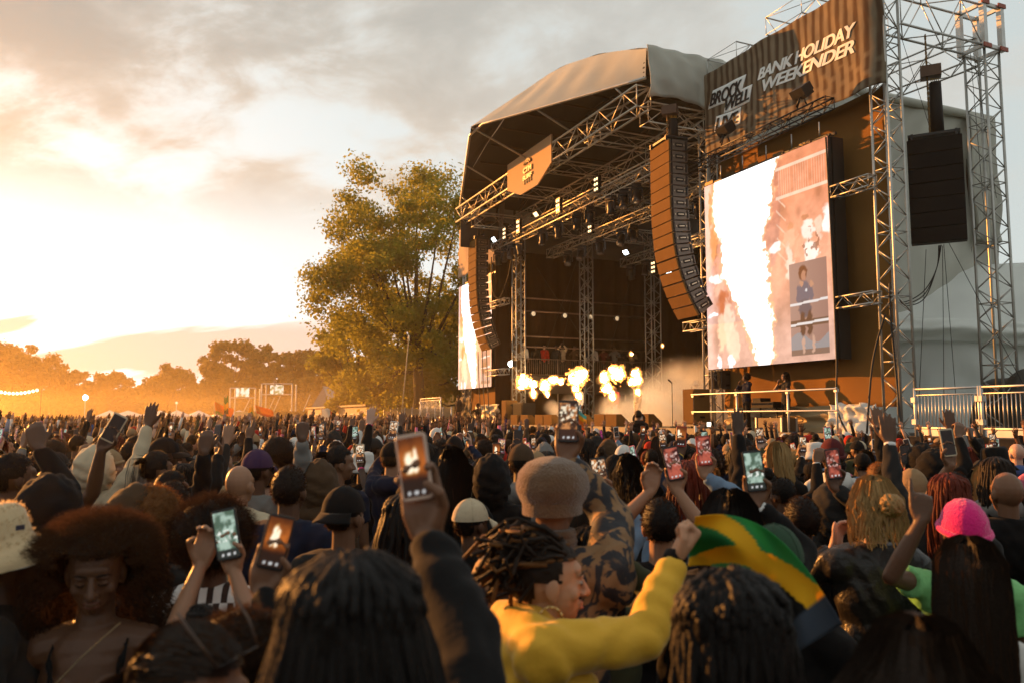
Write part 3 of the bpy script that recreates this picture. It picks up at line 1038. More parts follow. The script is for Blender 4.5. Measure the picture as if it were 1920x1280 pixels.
def stage_roof():
    root = thing('stage_roof', 'arched grey canvas stage roof with a forward visor and dark underside', 'stage roof', Wp(TC, 3, 13))

    def top(u, v):
        t = TC + HALF * (1 - 2 * u)
        w = -2.4 + 16.4 * v
        return Wp(t, w, arch(t) + 0.06 * math.sin(u * 40 + v * 3) * 0.5 + 0.05 * mnoise.noise(Vector((u * 9, v * 9, 0))))
    mb = MB()
    mb.sheet(top, 40, 24, 0)
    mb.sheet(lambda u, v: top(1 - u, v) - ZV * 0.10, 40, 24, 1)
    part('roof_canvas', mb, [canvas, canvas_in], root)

    def vis(u, v):
        t = TC + HALF * (1 - 2 * u)
        w1, z1 = visor(t)
        a, b = Wp(t, -2.4, arch(t)), Wp(t, w1, z1)
        sag = 0.10 * math.sin(math.pi * v) * (0.5 + 0.5 * math.sin(u * 70)) + 0.06 * mnoise.noise(Vector((u * 14, v * 3, 4)))
        return a.lerp(b, v) + ZV * sag
    mb = MB()
    mb.sheet(vis, 70, 8, 0)
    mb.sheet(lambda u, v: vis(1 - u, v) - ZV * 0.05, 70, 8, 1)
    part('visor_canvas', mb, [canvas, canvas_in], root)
    pts = []
    for k in range(25):
        t = TC + HALF - 2 * HALF * k / 24
        w1, z1 = visor(t)
        pts.append(Wp(t, w1, z1 - 0.03))
    pts[12] = pts[11].lerp(pts[13], 0.5)
    mb = MB()
    mb.tube(pts, 0.055, 8)
    part('visor_pole', mb, alu, root)
    for t in (8.5, 12.3, 16.1, 19.9, 23.7):
        w1, z1 = visor(t)
        bar_obj('visor_strut', Wp(t, -2.4, 13.0), Wp(t, w1, z1 - 0.03), 0.04, alu, root)
    for t in np.arange(8.0, 25.0, 1.45):
        mb = MB()
        mb.tube([Wp(t, -2.3 + 16 * k / 10, arch(t) - 0.28) for k in range(11)], 0.045, 5)
        part('purlin', mb, mat('brown steel', (0.09, 0.06, 0.045), 0.5, 0.5), root)
    for w in (1.0, 4.5, 8.0, 11.5):
        mb = MB()
        pp = [Wp(TC + HALF - 2 * HALF * k / 16, w, arch(TC + HALF - 2 * HALF * k / 16) - 0.3) for k in range(17)]
        pq = [q - ZV * 0.7 for q in pp]
        mb.tube(pp, 0.05, 5)
        mb.tube(pq, 0.05, 5)
        for k in range(16):
            mb.tube([pp[k] if k % 2 else pq[k], pq[k + 1] if k % 2 else pp[k + 1]], 0.028, 4)
        part('roof_arch', mb, mat('brown steel', (0.09, 0.06, 0.045), 0.5, 0.5), root)

    # wrapped right end, and the long side curtain going back
    def end(u, v):
        w = -2.4 + 3.4 * u
        zb = 12.55 + 0.15 * math.sin(u * 5)
        zt = 14.38
        bul = 0.16 * math.sin(v * math.pi) + 0.10 * mnoise.noise(Vector((u * 4 + v * 2, v * 3, 3))) + 0.05 * math.sin(u * 24 + v * 6)
        return Wp(7.15 - bul, w, zb + (zt - zb) * v)
    mb = MB()
    mb.sheet(end, 30, 14, thick=0.02)
    part('end_canvas', mb, canvas, root)

    def side(u, v):
        w = 1.0 + 13.2 * u
        zb = 0.8
        bul = 0.25 * math.sin(v * math.pi) * math.sin(u * 7) + 0.3 * mnoise.noise(Vector((u * 7 + v * 3, v * 3, 5))) + 0.05 * math.sin(u * 60 + 9 * v) + 0.16 * mnoise.noise(Vector((u * 16 - v * 12, v * 7, 11))) + 0.05 * abs(math.sin(u * 11)) ** 8
        return Wp(7.0 - bul * 0.7, w, zb + (14.40 - zb) * v)
    mb = MB()
    mb.sheet(side, 110, 80, thick=0.02)
    part('side_canvas', mb, canvas, root)
    mb = MB()
    mb.tube([Wp(6.86, w, 14.22) for w in np.linspace(1, 14.2, 12)], 0.16, 8)
    part('rolled_edge', mb, canvas, root)
    mb = MB()
    mb.sheet(lambda u, v: Wp(6.62 - 0.16 * math.sin(v * 9 + u * 30) * (1 - v), 12.6 + 1.5 * u, 9.0 + 5.2 * v), 12, 20, thick=0.02)
    part('corner_flap', mb, canvas, root)
    mb = MB()
    for (w, z) in ((9.6, 10.8), (10.1, 10.8), (9.6, 9.3), (10.1, 9.2), (13.2, 10.6), (13.6, 10.6), (13.2, 9.3), (13.6, 9.3)):
        mb.box(Wp(6.70, w, z), (0.05, 0.12, 0.18), SAX)
    part('eyelet', mb, black, root)
    # left end and its light mesh windows
    mb = MB()
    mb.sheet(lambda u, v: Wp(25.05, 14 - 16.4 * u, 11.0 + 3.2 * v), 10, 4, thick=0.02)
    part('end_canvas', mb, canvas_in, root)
    wm = mat('translucent window film', (0.42, 0.44, 0.38), 0.5, 0, 0.2, 2, 0.1, trans=0.6)
    for k in range(5):
        mb = MB()
        mb.box(Wp(24.98, -1.9 + 1.05 * k, 12.9), (0.02, 0.9, 0.75), SAX)
        part('window_film', mb, wm, root)


stage_roof()

gold = mat('sun tinted aluminium', (0.50, 0.45, 0.36), 0.45, 0.7, 0.25, 3, 0.05)  # aluminium of the sunlit trusses, the sun's gold put into its colour
truss('roof_truss', 'long golden front truss under the roof visor that carries the orange sign', Wp(7.4, -2.4, 12.66), Wp(25.0, -2.4, 12.66), NV, ZV, 0.55, 0.72, 0.85, gold, 0.04, 0.02, True, 'roof trusses', 'truss')
truss('roof_truss', 'dim gold tinted truss just behind the golden front truss', Wp(7.4, 0.3, 12.2), Wp(23.6, 0.3, 12.2), NV, ZV, 0.55, 0.72, 0.9, gold, 0.035, 0.018, False, 'roof trusses', 'truss')
truss('roof_truss', 'deep roof truss over the middle of the stage', Wp(7.6, 4.4, 12.2), Wp(23.6, 4.4, 12.2), NV, ZV, 0.5, 0.7, 0.9, gold, 0.03, 0.016, False, 'roof trusses', 'truss')
truss('roof_truss', 'side roof truss running back from the wrapped canvas corner', Wp(7.7, -2.2, 12.2), Wp(7.7, 9.2, 12.2), SV, ZV, 0.5, 0.7, 0.9, gold, 0.03, 0.016, False, 'roof trusses', 'truss')
truss('roof_truss', 'side roof truss above the balcony side of the stage', Wp(23.7, -2.2, 12.2), Wp(23.7, 9.2, 12.2), SV, ZV, 0.5, 0.7, 0.9, gold, 0.03, 0.016, False, 'roof trusses', 'truss')
for tt in (11.6, 15.6, 19.6):
    truss('roof_truss', 'cross truss under the dark roof, %s' % {11.6: 'nearest the long speaker curve', 15.6: 'middle one of three', 19.6: 'nearest the left side'}[tt], Wp(tt, -2.2, 12.75), Wp(tt, 9.0, 12.75), SV, ZV, 0.45, 0.5, 0.9, gold, 0.03, 0.014, False, 'roof trusses', 'truss')


# ---- sign on the front truss
def hanging_sign():
    root = thing('hanging_sign', 'flat orange shield sign with a small raised emblem on the front truss', 'sign', Wp(15.8, -2.75, 11.6))
    out = [(18.0, 13.36), (13.6, 13.36), (13.6, 12.2), (14.9, 11.62), (16.6, 11.62), (18.0, 12.16)]
    mb = MB()
    W1 = -2.75
    vs = [Wp(t, W1, z) for t, z in out] + [Wp(t, W1 + 0.06, z) for t, z in out]
    n = len(out)
    mb.add(vs, [tuple(range(n)), tuple(reversed(range(n, 2 * n)))] + [(i, i + n, (i + 1) % n + n, (i + 1) % n) for i in range(n)], 0, False)
    part('sign_board', mb, mat('orange sign board', (0.56, 0.36, 0.20), 0.8, 0, 0.06, 1.0, 0.03, spec=0.05), root)
    pale = mat('pale raised letters', (0.72, 0.50, 0.26), 0.55, 0, 0.05, 2, 0)
    dk = mat('dark emblem edge', (0.09, 0.045, 0.015), 0.6, 0, 0.1, 2, 0)
    for j, (r0, m) in enumerate(((0.36, dk), (0.30, pale), (0.22, dk), (0.16, pale))):
        mb = MB()
        pts = [Wp(15.8 + r0 * math.cos(a), W1 - 0.03, 12.78 + r0 * 0.62 * math.sin(a)) for a in np.linspace(0.1, math.pi - 0.1, 12)]
        mb.tube(pts, 0.032, 5)
        part('emblem_arc', mb, m, root)
    for (txt, a, b, z, h) in (('CTM', 16.22, 15.38, 12.42, 0.24), ('SURF', 16.24, 15.34, 12.12, 0.20)):
        flat_text(root, txt, a - 0.07, b - 0.07, z - 0.02, h, W1 - 0.02, dk, 0.0, 0.05, 'emblem_shadow')
        flat_text(root, txt, a, b, z, h, W1 - 0.05, pale, 0.0, 0.04, 'emblem_letters')
    for k in range(4):
        mb = MB()
        mb.box(Wp(16.12 - 0.22 * k, W1 - 0.03, 12.02), (0.05, 0.03, 0.15), SAX)
        part('emblem_drip', mb, dk, root)


hanging_sign()


# ---- lighting trusses and lamps
def Wpix(px, py, w):
    a, b = P(px, py, 10.0), P(px, py, 60.0)
    d = b - a
    k = (w - (a - T0).dot(NV)) / d.dot(NV)
    q = a + d * k
    return (q - T0).dot(SV), q.z


t1a, z1a = Wpix(1205, 285, 0.0)
t1b, z1b = Wpix(905, 462, 0.0)
LTRUSS = [(0.0, t1a, min(t1b, 23.4), z1a, 'front lighting truss'), ]
truss('lighting_truss', 'lighting truss hung with lamps below the golden front truss', Wp(8.3, -0.6, 11.0), Wp(24.6, -0.6, 11.0), NV, ZV, 0.42, 0.42, 0.55, gold, 0.03, 0.014, True, 'lighting trusses', 'truss')
truss('lighting_truss', 'lower lighting truss inside the stage with warm lit blinders', Wp(9.2, 1.7, 10.5), Wp(22.6, 1.7, 10.5), NV, ZV, 0.42, 0.42, 0.55, gold, 0.03, 0.014, False, 'lighting trusses', 'truss')
truss('lighting_truss', 'rear lighting truss with cool lit floods deep in the stage', Wp(12.5, 5.5, 10.1), Wp(21.5, 5.5, 10.1), NV, ZV, 0.42, 0.42, 0.55, alu, 0.03, 0.014, False, 'lighting trusses', 'truss')

_mh = {}


def moving_head(p, yaw, tilt, label):
    root = thing('moving_head_lamp', label, 'stage lamp', p, 'moving head lamps hung from the trusses')
    if not _mh:
        b = MB()
        b.box((0, 0, -0.07), (0.36, 0.30, 0.14))
        b.tube([(-0.10, 0, 0), (-0.10, 0, 0.12)], 0.03, 6)
        b.tube([(0.10, 0, 0), (0.10, 0, 0.12)], 0.03, 6)
        _mh['base'] = b.mesh('base', black_met)
        b = MB()
        b.box((0, 0, -0.18), (0.40, 0.12, 0.06))
        b.box((-0.21, 0, -0.36), (0.05, 0.13, 0.36))
        b.box((0.21, 0, -0.36), (0.05, 0.13, 0.36))
        _mh['yoke'] = b.mesh('yoke', black_met)
        b = MB()
        b.lathe((0, 0, 0), [(0.10, 0.20), (0.15, 0.16), (0.165, 0.0), (0.15, -0.12), (0.17, -0.22), (0.18, -0.34)], 12)
        _mh['head'] = b.mesh('head', black_met)
        b = MB()
        b.lathe((0, 0, 0), [(0.16, -0.341), (0.10, -0.355), (0.02, -0.36)], 12)
        _mh['lens'] = b.mesh('lens', lens_off)
    R = Matrix.Rotation(yaw, 4, 'Z')
    link_mesh('base', _mh['base'], root, R)
    yo = link_mesh('yoke', _mh['yoke'], root, R)
    hd = link_mesh('head', _mh['head'], root, R @ Matrix.Translation((0, 0, -0.42)) @ Matrix.Rotation(tilt, 4, 'X'))
    link_mesh('lens', _mh['lens'], hd, Matrix.Identity(4))
    return root


rng = random.Random(5)
ORD = ['first', 'second', 'third', 'fourth', 'fifth', 'sixth', 'seventh', 'eighth', 'ninth', 'tenth', 'eleventh', 'twelfth']
for k, t in enumerate((9.4, 10.7, 11.6, 12.6, 14.3, 15.4, 17.2, 18.8, 21.4, 22.4, 23.3, 24.2)):
    moving_head(Wp(t, -0.6, 10.78), 2.7 + rng.uniform(-.5, .5), rng.uniform(-.5, .5), 'black moving head lamp, %s from the long speaker curve on the front lighting truss' % ORD[k])
for k, t in enumerate((10.0, 11.2, 12.8, 14.6, 15.5, 17.4, 19.2, 20.6)):
    moving_head(Wp(t, 1.7, 10.28), 2.7 + rng.uniform(-.6, .6), rng.uniform(-.6, .6), 'moving head lamp under the blinder truss, %s counted from the right end' % ORD[k])
for k, t in enumerate((12.9, 14.4, 16.2, 17.6, 19.4, 20.8)):
    moving_head(Wp(t, 5.5, 9.88), 2.7 + rng.uniform(-.6, .6), rng.uniform(-.6, .6), 'moving head lamp on the rear truss, %s counted from the right end' % ORD[k])


def blinder(p, label):
    root = thing('blinder_lamp', label, 'stage lamp', p, 'lit warm blinder lamps')
    ax = (SV, -NV, ZV)
    mb = MB()
    mb.box(p, (0.36, 0.14, 0.68), ax)
    part('housing', mb, black_met, root)
    for i in (-1, 1):
        for j in (-1, 0, 1):
            mb = MB()
            mb.lathe(p - NV * 0.075 + SV * (0.085 * i) + ZV * (0.21 * j), [(0.062, 0), (0.05, 0.02), (0.015, 0.028)], 10, rot=(-NV).to_track_quat('Z', 'Y'))
            part('lit_bulb', mb, lamp_lit, root)


for k, (t, w, z) in enumerate(((16.6, -0.85, 11.35), (20.9, -0.85, 11.35), (22.6, -0.85, 11.35), (13.2, -0.85, 11.4), (11.4, 1.5, 10.9), (17.9, 1.5, 10.9), (11.6, 5.2, 9.7), (18.2, 5.2, 9.3), (13.4, 5.2, 10.5))):
    blinder(Wp(t, w, z), 'warm lit blinder, %s' % ['above the orange sign edge', 'between sign and left lamps', 'furthest left on the front truss', 'near the sign right end', 'close beside the long speaker curve',
                                                       'on the left half of the lower truss', 'low at the stage right rear', 'lowest one deep inside the stage', 'high in the dark centre'][k])


def cool_flood(p, label, m=None):
    root = thing('work_light', label, 'stage lamp', p, 'bright work lights in the rig')
    ax = (SV, (-NV * 0.8 - ZV * 0.6), (ZV * 0.8 - NV * 0.6))
    mb = MB()
    mb.box(p, (0.42, 0.12, 0.3), ax)
    part('housing', mb, black_met, root)
    mb = MB()
    mb.box(p + ax[1] * 0.066, (0.36, 0.01, 0.22), ax)
    part('lit_lens', mb, m or lamp_cool, root)


cool_flood(Wp(18.0, 3.5, 9.9), 'cool white work light on the rear truss left of the speaker curve')
cool_flood(Wp(15.3, 4.0, 8.6), 'cool white work light low on the dark rear tower')
cool_flood(Wp(19.0, -0.8, 11.55), 'white work light just under the orange sign', lamp_lit)
cool_flood(Wp(24.4, -0.7, 11.45), 'cool white work light at the left end of the lighting truss')
# the star-bright floodlight on the left tower
root = thing('floodlight', 'dazzling cool floodlight on the left stage tower above the fire', 'floodlight', Wp(23.3, -0.2, 4.6))
mb = MB()
mb.box(Wp(23.3, -0.1, 4.75), (0.3, 0.25, 0.3), SAX)
part('housing', mb, black_met, root)
mb = MB()
mb.lathe(Wp(23.3, -0.24, 4.75), [(0.15, 0), (0.12, 0.03), (0.02, 0.05)], 12, rot=(Vector((-0.5, -0.87, 0))).to_track_quat('Z', 'Y'))
part('lit_lens', mb, mat('dazzling lens', (0.9, 0.9, 0.9), 0.3, 0, 0, 1, 0, emit=(0.85, 1.0, 0.95), estr=30.0), root)
# ================================================================== inside the stage
mb = MB()
mb.sheet(lambda u, v: Wp(25.2 + 0.08 * math.sin(u * 90), -0.3 + 13.5 * u, 1.66 + 10.6 * v), 90, 3, thick=0.02)
single('side_drape', mb, drape, 'black drape closing the left side of the stage', 'curtain')
mb = MB()
mb.sheet(lambda u, v: Wp(25.3 - 18.2 * u, 12.9 + 0.08 * math.sin(u * 110), 1.66 + 10.8 * v), 110, 3, thick=0.02)
single('back_drape', mb, drape, 'black drape closing the back of the stage', 'curtain')
mb = MB()
mb.sheet(lambda u, v: Wp(7.25, 1.0 + 12.3 * u, 1.66 + 10.8 * v), 20, 3, thick=0.02)
single('side_drape', mb, drape, 'black drape behind the right LED screen, inside the stage mouth', 'curtain')


def balcony():
    root = thing('side_balcony', 'raised side-stage balcony with a barred railing where guests stand', 'balcony', Wp(25, 4.5, 1.66))
    mb = MB()
    mb.box(Wp(24.4, 4.7, 4.08), (1.4, 8.4, 0.22), SAX)
    part('floor_slab', mb, mat('dark ply', (0.07, 0.05, 0.035), 0.7), root)
    mb = MB()
    mb.box(Wp(23.72, 4.7, 3.62), (0.05, 8.4, 0.7), SAX)
    part('fascia', mb, mat('dark ply', (0.07, 0.05, 0.035), 0.7), root)
    rm = mat('dull railing steel', (0.16, 0.12, 0.085), 0.5, 0.5)
    for z in (4.25, 5.08):
        bar_obj('rail', Wp(23.72, 0.6, z), Wp(23.72, 8.9, z), 0.03, rm, root)
    bm = bar_mesh(0.014, rm, 5)
    for k in range(70):
        w = 0.65 + k * 0.118
        p = Wp(23.72, w, 4.66) - ORIG[root.name]
        link_mesh('railing_bar', bm, root, Matrix.Translation(p) @ Matrix.Diagonal((1, 1, 0.82, 1)))
    for w in (0.6, 2.7, 4.8, 6.9, 8.9):
        bar_obj('railing_post', Wp(23.74, w, 1.7), Wp(23.74, w, 5.12), 0.04, rm, root)


balcony()
brn = mat('brown steel', (0.09, 0.06, 0.045), 0.5, 0.5)
for k, z in enumerate((8.35, 7.65, 6.3, 5.75)):
    mb = MB()
    mb.tube([Wp(24.2, 0.5, z), Wp(24.2, 9.2, z)], 0.045, 6)
    mb.tube([Wp(24.2, 9.2, z), Wp(24.2, 9.2, z + 0.01)], 0.05, 6)
    single('scaffold_bar', mb, mat('warm scaffold tube', (0.20, 0.13, 0.09), 0.45, 0.6), 'horizontal scaffold bar above the balcony, %s' % ['highest', 'second, with round lamps', 'third down', 'lowest, over the guests heads'][k], 'scaffold bar', 'scaffold bars above the balcony')
for k, w in enumerate((1.4, 3.3, 4.9, 6.6)):
    p = Wp(24.1, w, 7.5)
    root = thing('par_lamp', 'small round lamp on the bar above the balcony, %s from the left' % ORD[k], 'stage lamp', p, 'round lamps above the balcony')
    mb = MB()
    mb.lathe(p, [(0.08, -0.2), (0.14, 0), (0.15, 0.08)], 12, rot=(-SV).to_track_quat('Z', 'Y'))
    part('can', mb, black_met, root)
    mb = MB()
    mb.lathe(p - SV * 0.07, [(0.14, 0), (0.10, 0.03), (0.02, 0.04)], 12, rot=(-SV).to_track_quat('Z', 'Y'))
    part('lens', mb, mat('pale lamp lens', (0.55, 0.5, 0.4), 0.3, 0, 0.1, 3, 0, emit=(1, 0.7, 0.4), estr=0.25), root)
for k, (w, t2, z2) in enumerate(((3.0, 3.9, 9.5), (5.2, 1.6, 10.0), (5.9, 7.4, 9.5), (2.0, 4.2, 11.0))):
    mb = MB()
    mb.tube([Wp(24.0, w, 5.2), Wp(24.0, t2, z2)], 0.012, 4)
    single('bracing_wire', mb, rubber, 'thin slanting wire above the balcony, %s from the left' % ORD[k], 'wire', 'wires inside the stage')


# ---- things on the stage floor
def cabinet(label, t, w, z0, sx, sy, sz, m, cat='speaker', name='side_fill_speaker'):
    root = thing(name, label, cat, Wp(t, w, z0))
    mb = MB()
    mb.box(Wp(t, w, z0 + sz / 2), (sx, sy, sz), SAX)
    part('cabinet', mb, m, root)
    mb = MB()
    mb.box(Wp(t, w - sy / 2 - 0.012, z0 + sz / 2), (sx * 0.9, 0.025, sz * 0.92), SAX)
    part('front_grille', mb, m if m is speaker_m else grille_m, root)
    for a in (-1, 1):
        mb = MB()
        mb.box(Wp(t - sx / 2 - 0.008, w, z0 + sz * (0.5 + 0.3 * a)), (0.016, sy * 0.3, 0.07), SAX)
        part('handle', mb, black, root)
    return root


cabinet('orange lit side-fill speaker at the right of the stage mouth', 7.3, -0.6, 1.78, 0.62, 0.62, 1.15, speaker_m)
cabinet('dark grey box stacked above the orange side-fill speaker', 7.45, 0.55, 2.95, 0.7, 0.5, 0.62, case_m, 'box', 'equipment_box')
cabinet('tall orange side-fill speaker at the left of the stage mouth', 22.75, -0.55, 1.66, 0.62, 0.6, 1.2, speaker_m)
cabinet('black subwoofer stack beside the left orange side-fill', 21.6, -0.3, 1.66, 1.25, 0.7, 1.05, black)
r = thing('dolly', 'low wheeled dolly under the orange side-fill speaker', 'dolly', Wp(7.5, -0.7, 1.65))
mb = MB()
mb.box(Wp(7.5, -0.6, 1.745), (1.1, 0.7, 0.05), SAX)
part('board', mb, wood, r)
for a in (-1, 1):
    for b in (-1, 1):
        mb = MB()
        mb.tube([Wp(7.5 + a * 0.4 - 0.02, -0.6 + b * 0.25, 1.69), Wp(7.5 + a * 0.4 + 0.02, -0.6 + b * 0.25, 1.69)], 0.035, 8)
        part('wheel', mb, rubber, r)


def wedge(label, t, w, s=1.0, m=None):
    root = thing('wedge_monitor', label, 'monitor speaker', Wp(t, w, 1.66), 'wedge monitors along the stage edge')
    m = m or speaker_m
    pr = [(-0.25, 0), (0.27, 0), (0.27, 0.14), (-0.05, 0.42), (-0.25, 0.42)]
    mb = MB()
    vs = [Wp(t + sx * 0.36 * s, w + y * s, 1.66 + z * s) for sx in (-1, 1) for (y, z) in pr]
    mb.add(vs, [(0, 1, 2, 3, 4), (9, 8, 7, 6, 5)] + [(i, i + 5, (i + 1) % 5 + 5, (i + 1) % 5) for i in range(5)], 0, False)
    part('cabinet', mb, m, root)
    mb = MB()
    vs = [Wp(t + sx * 0.33 * s, w + y * s + 0.012, 1.66 + z * s + 0.012) for (sx, y, z) in ((-1, 0.25, 0.16), (1, 0.25, 0.16), (1, -0.04, 0.41), (-1, -0.04, 0.41))]
    mb.add(vs + [q - ZV * 0.02 for q in vs], [(0, 1, 2, 3), (7, 6, 5, 4), (0, 4, 5, 1), (1, 5, 6, 2), (2, 6, 7, 3), (3, 7, 4, 0)], 0, False)
    part('grille', mb, grille_m, root)


for k, t in enumerate((10.2, 12.4, 13.3, 15.0, 16.1, 17.9, 18.8, 20.4, 21.6)):
    wedge('brown wedge monitor on the stage edge, %s from the right end' % ORD[k], t, -0.55, 1.12)
for k, t in enumerate((13.9, 15.6, 17.2, 19.6)):
    cabinet('low front-fill cabinet before the stage edge, %s from the right' % ORD[k], t, -1.45, 1.12, 1.0, 0.55, 0.5, mat('brown cabinet', (0.07, 0.045, 0.025), 0.6), 'speaker', 'front_fill_speaker')
for k, (t, w, h, lab) in enumerate(((19.6, 4.0, 1.1, 'silver edged rack of gear behind the first fireballs'), (17.0, 6.0, 1.2, 'dark amplifier rack left of the drum riser'), (13.0, 7.5, 1.1, 'pale keyboard stand case in the smoke'))):
    cabinet(lab, t, w, 1.66, 1.4, 0.7, h, case_m, 'equipment rack', 'equipment_rack')
r = thing('drum_riser', 'low black drum riser at the back of the stage', 'platform', Wp(15.5, 8.5, 1.66))
mb = MB()
mb.box(Wp(15.5, 8.5, 1.96), (5.0, 3.0, 0.6), SAX)
part('platform_box', mb, black, r)
r = thing('mic_stand', 'tall thin mic stand at the right stage edge in the smoke', 'mic stand', Wp(8.8, -0.5, 1.66))
bar_obj('pole', Wp(8.8, -0.5, 1.68), Wp(8.8, -0.5, 3.2), 0.014, black_met, r)
mb = MB()
mb.lathe(Wp(8.8, -0.5, 1.66), [(0.14, 0), (0.13, 0.03), (0.02, 0.04)], 14)
part('base', mb, black_met, r)
mb = MB()
mb.tube([Wp(8.8, -0.5, 3.2), Wp(8.82, -0.62, 3.3)], [0.018, 0.03], 8, round_end=True)
part('microphone', mb, black, r)

# ---- railing of the right wing
def wing_rail():
    root = thing('guard_rail', 'pale tube railing in front of the two interpreters', 'railing', Wp(4, -0.9, 1.5))
    for t in (7.05, 4.9, 2.75, 1.0):
        bar_obj('post', Wp(t, -0.9, 1.4), Wp(t, -0.9, 2.78), 0.032, galv, root, 8)
        mb = MB()
        mb.box(Wp(t, -0.9, 2.70), (0.09, 0.09, 0.09), SAX)
        mb.box(Wp(t, -0.9, 2.16), (0.09, 0.09, 0.09), SAX)
        part('clamp', mb, galv, root)
    for z in (2.74, 2.18):
        bar_obj('rail', Wp(7.1, -0.94, z), Wp(0.95, -0.94, z), 0.027, galv, root, 8)


wing_rail()
r = thing('floor_light', 'small black floor light by the left railing post', 'floor light', Wp(6.6, -0.6, 1.6))
mb = MB()
mb.box(Wp(6.6, -0.6, 1.78), (0.26, 0.08, 0.2), SAX)
part('housing', mb, black_met, r)
mb = MB()
mb.box(Wp(6.6, -0.6, 1.63), (0.3, 0.3, 0.05), SAX)
part('base', mb, black_met, r)
mb = MB()
mb.box(Wp(6.6, -0.645, 1.78), (0.2, 0.01, 0.14), SAX)
part('lit_panel', mb, mat('lit small panel', (0.8, 0.8, 0.8), 0.3, 0, 0, 1, 0, emit=(1, 0.85, 0.6), estr=1.2), r)
r = thing('flight_case', 'brown flight case on the wing floor between the railing posts', 'flight case', Wp(4.0, -0.45, 1.6))
mb = MB()
mb.box(Wp(3.8, -0.4, 1.80), (1.05, 0.55, 0.38), SAX)
part('body', mb, mat('brown case board', (0.10, 0.06, 0.03), 0.55), r)
mb = MB()
for a in (-1, 1):
    for b in (-1, 1):
        mb.box(Wp(3.8 + a * 0.525, -0.4 + b * 0.275, 1.8), (0.05, 0.05, 0.4), SAX)
part('metal_edge', mb, galv, r)
r = thing('monitor_desk', 'black desk monitor between the two interpreters', 'monitor desk', Wp(4.55, 0.0, 1.6))
mb = MB()
mb.box(Wp(4.55, 0.0, 2.38), (0.95, 0.5, 0.18), SAX)
mb.box(Wp(4.85, 0.0, 2.52), (0.35, 0.4, 0.14), SAX)
part('top', mb, black, r)
for a in (-1, 1):
    bar_obj('leg', Wp(4.55 + a * 0.35, 0, 1.6), Wp(4.55 + a * 0.35, 0, 2.3), 0.025, black_met, r)
tarp_gold = mat('crumpled gold tarp', (0.28, 0.20, 0.10), 0.5, 0, 0.2, 2, 0.3)


def crumple(label, t0, t1, w, z0, z1, m, seed, cat='tarpaulin'):
    def pos(u, v):
        g = 0.22 * mnoise.noise(Vector((u * 5, v * 4, seed))) + 0.10 * mnoise.noise(Vector((u * 13 + v * 6, v * 5, seed + 3)))
        return Wp(t0 + (t1 - t0) * u, w + g - 0.25 * (1 - v) ** 2, z0 + (z1 - z0) * v + 0.08 * mnoise.noise(Vector((u * 6, 0, seed))) * v)
    mb = MB()
    mb.sheet(pos, 36, 16, thick=0.012)
    single('tarpaulin', mb, m, label, cat)


crumple('crumpled gold tarpaulin low behind the interpreters', 6.9, 1.0, 0.35, 1.6, 2.32, tarp_gold, 1)
crumple('shiny silver tarpaulin bundled at the foot of the scrim beside the tower', 1.9, 0.35, -0.25, 1.55, 2.35, silver, 4)
crumple('crumpled pale tarpaulin heap under the left LED screen', 27.6, 24.2, -0.5, 1.6, 2.7, mat('pale sunlit tarp', (0.40, 0.33, 0.22), 0.5), 8)
crumple('brown cloth tangle at the outer left stage corner', 31.0, 28.6, -0.4, 1.5, 3.2, mat('brown cloth heap', (0.10, 0.075, 0.045), 0.8), 12)


# ---- steel barriers right and left
def barrier(label, ta, tb, w, z0, z1, nb, group='barred steel barriers on platforms'):
    root = thing('steel_barrier', label, 'barrier', Wp((ta + tb) / 2, w, z0), group)
    for z in (z0 + 0.16, z1):
        bar_obj('rail', Wp(ta, w, z), Wp(tb, w, z), 0.026, galv, root, 8)
    mb = MB()
    mb.box(Wp((ta + tb) / 2, w + 0.02, z0 + 0.06), (abs(tb - ta), 0.03, 0.16), SAX)
    part('kick_plate', mb, galv, root)
    bar_obj('rail', Wp(ta, w, z1 - 0.14), Wp(tb, w, z1 - 0.14), 0.018, galv, root, 6)
    for t in (ta, tb):
        bar_obj('post', Wp(t, w, z0 - 0.1), Wp(t, w, z1 + 0.03), 0.034, galv, root, 8)
        mb = MB()
        for z in (z0 + 0.3, z1 - 0.25):
            mb.box(Wp(t, w - 0.02, z), (0.11, 0.11, 0.12), SAX)
        part('coupling', mb, galv, root)
    bm = bar_mesh(0.011, galv, 6)
    L = z1 - 0.14 - (z0 + 0.16)
    for k in range(1, nb):
        p = Wp(ta + (tb - ta) * k / nb, w, (z1 - 0.14 + z0 + 0.16) / 2) - ORIG[root.name]
        link_mesh('barrier_bar', bm, root, Matrix.Translation(p) @ Matrix.Diagonal((1, 1, L, 1)))


barrier('first steel barrier panel right of the big tower', -1.1, -2.72, -0.6, 1.60, 2.66, 18)
barrier('last steel barrier panel, cut by the right picture edge', -2.78, -4.5, -0.6, 1.60, 2.66, 18)
barrier('pale barrier cage left of the far LED screen by the fence', 35.6, 31.6, -1.2, 1.7, 3.2, 16)
r = thing('side_platform', 'black skirted platform under the right steel barriers', 'platform', Wp(-3, 0, 0))
mb = MB()
mb.box(Wp(-3.4, 2.6, 1.5), (5.0, 6.4, 0.12), SAX)
part('deck', mb, wood, r)
mb = MB()
mb.sheet(lambda u, v: Wp(0.9 - 7.0 * u, -0.78 + 0.015 * math.sin(u * 60), 1.56 * v), 30, 4, thick=0.01)
part('skirt', mb, black, r)
r = thing('side_platform', 'platform under the far left barrier cage', 'platform', Wp(33.5, 0, 0))
mb = MB()
mb.box(Wp(33.4, 0, 0.85), (4.6, 2.4, 1.6), SAX)
part('deck', mb, wood, r)


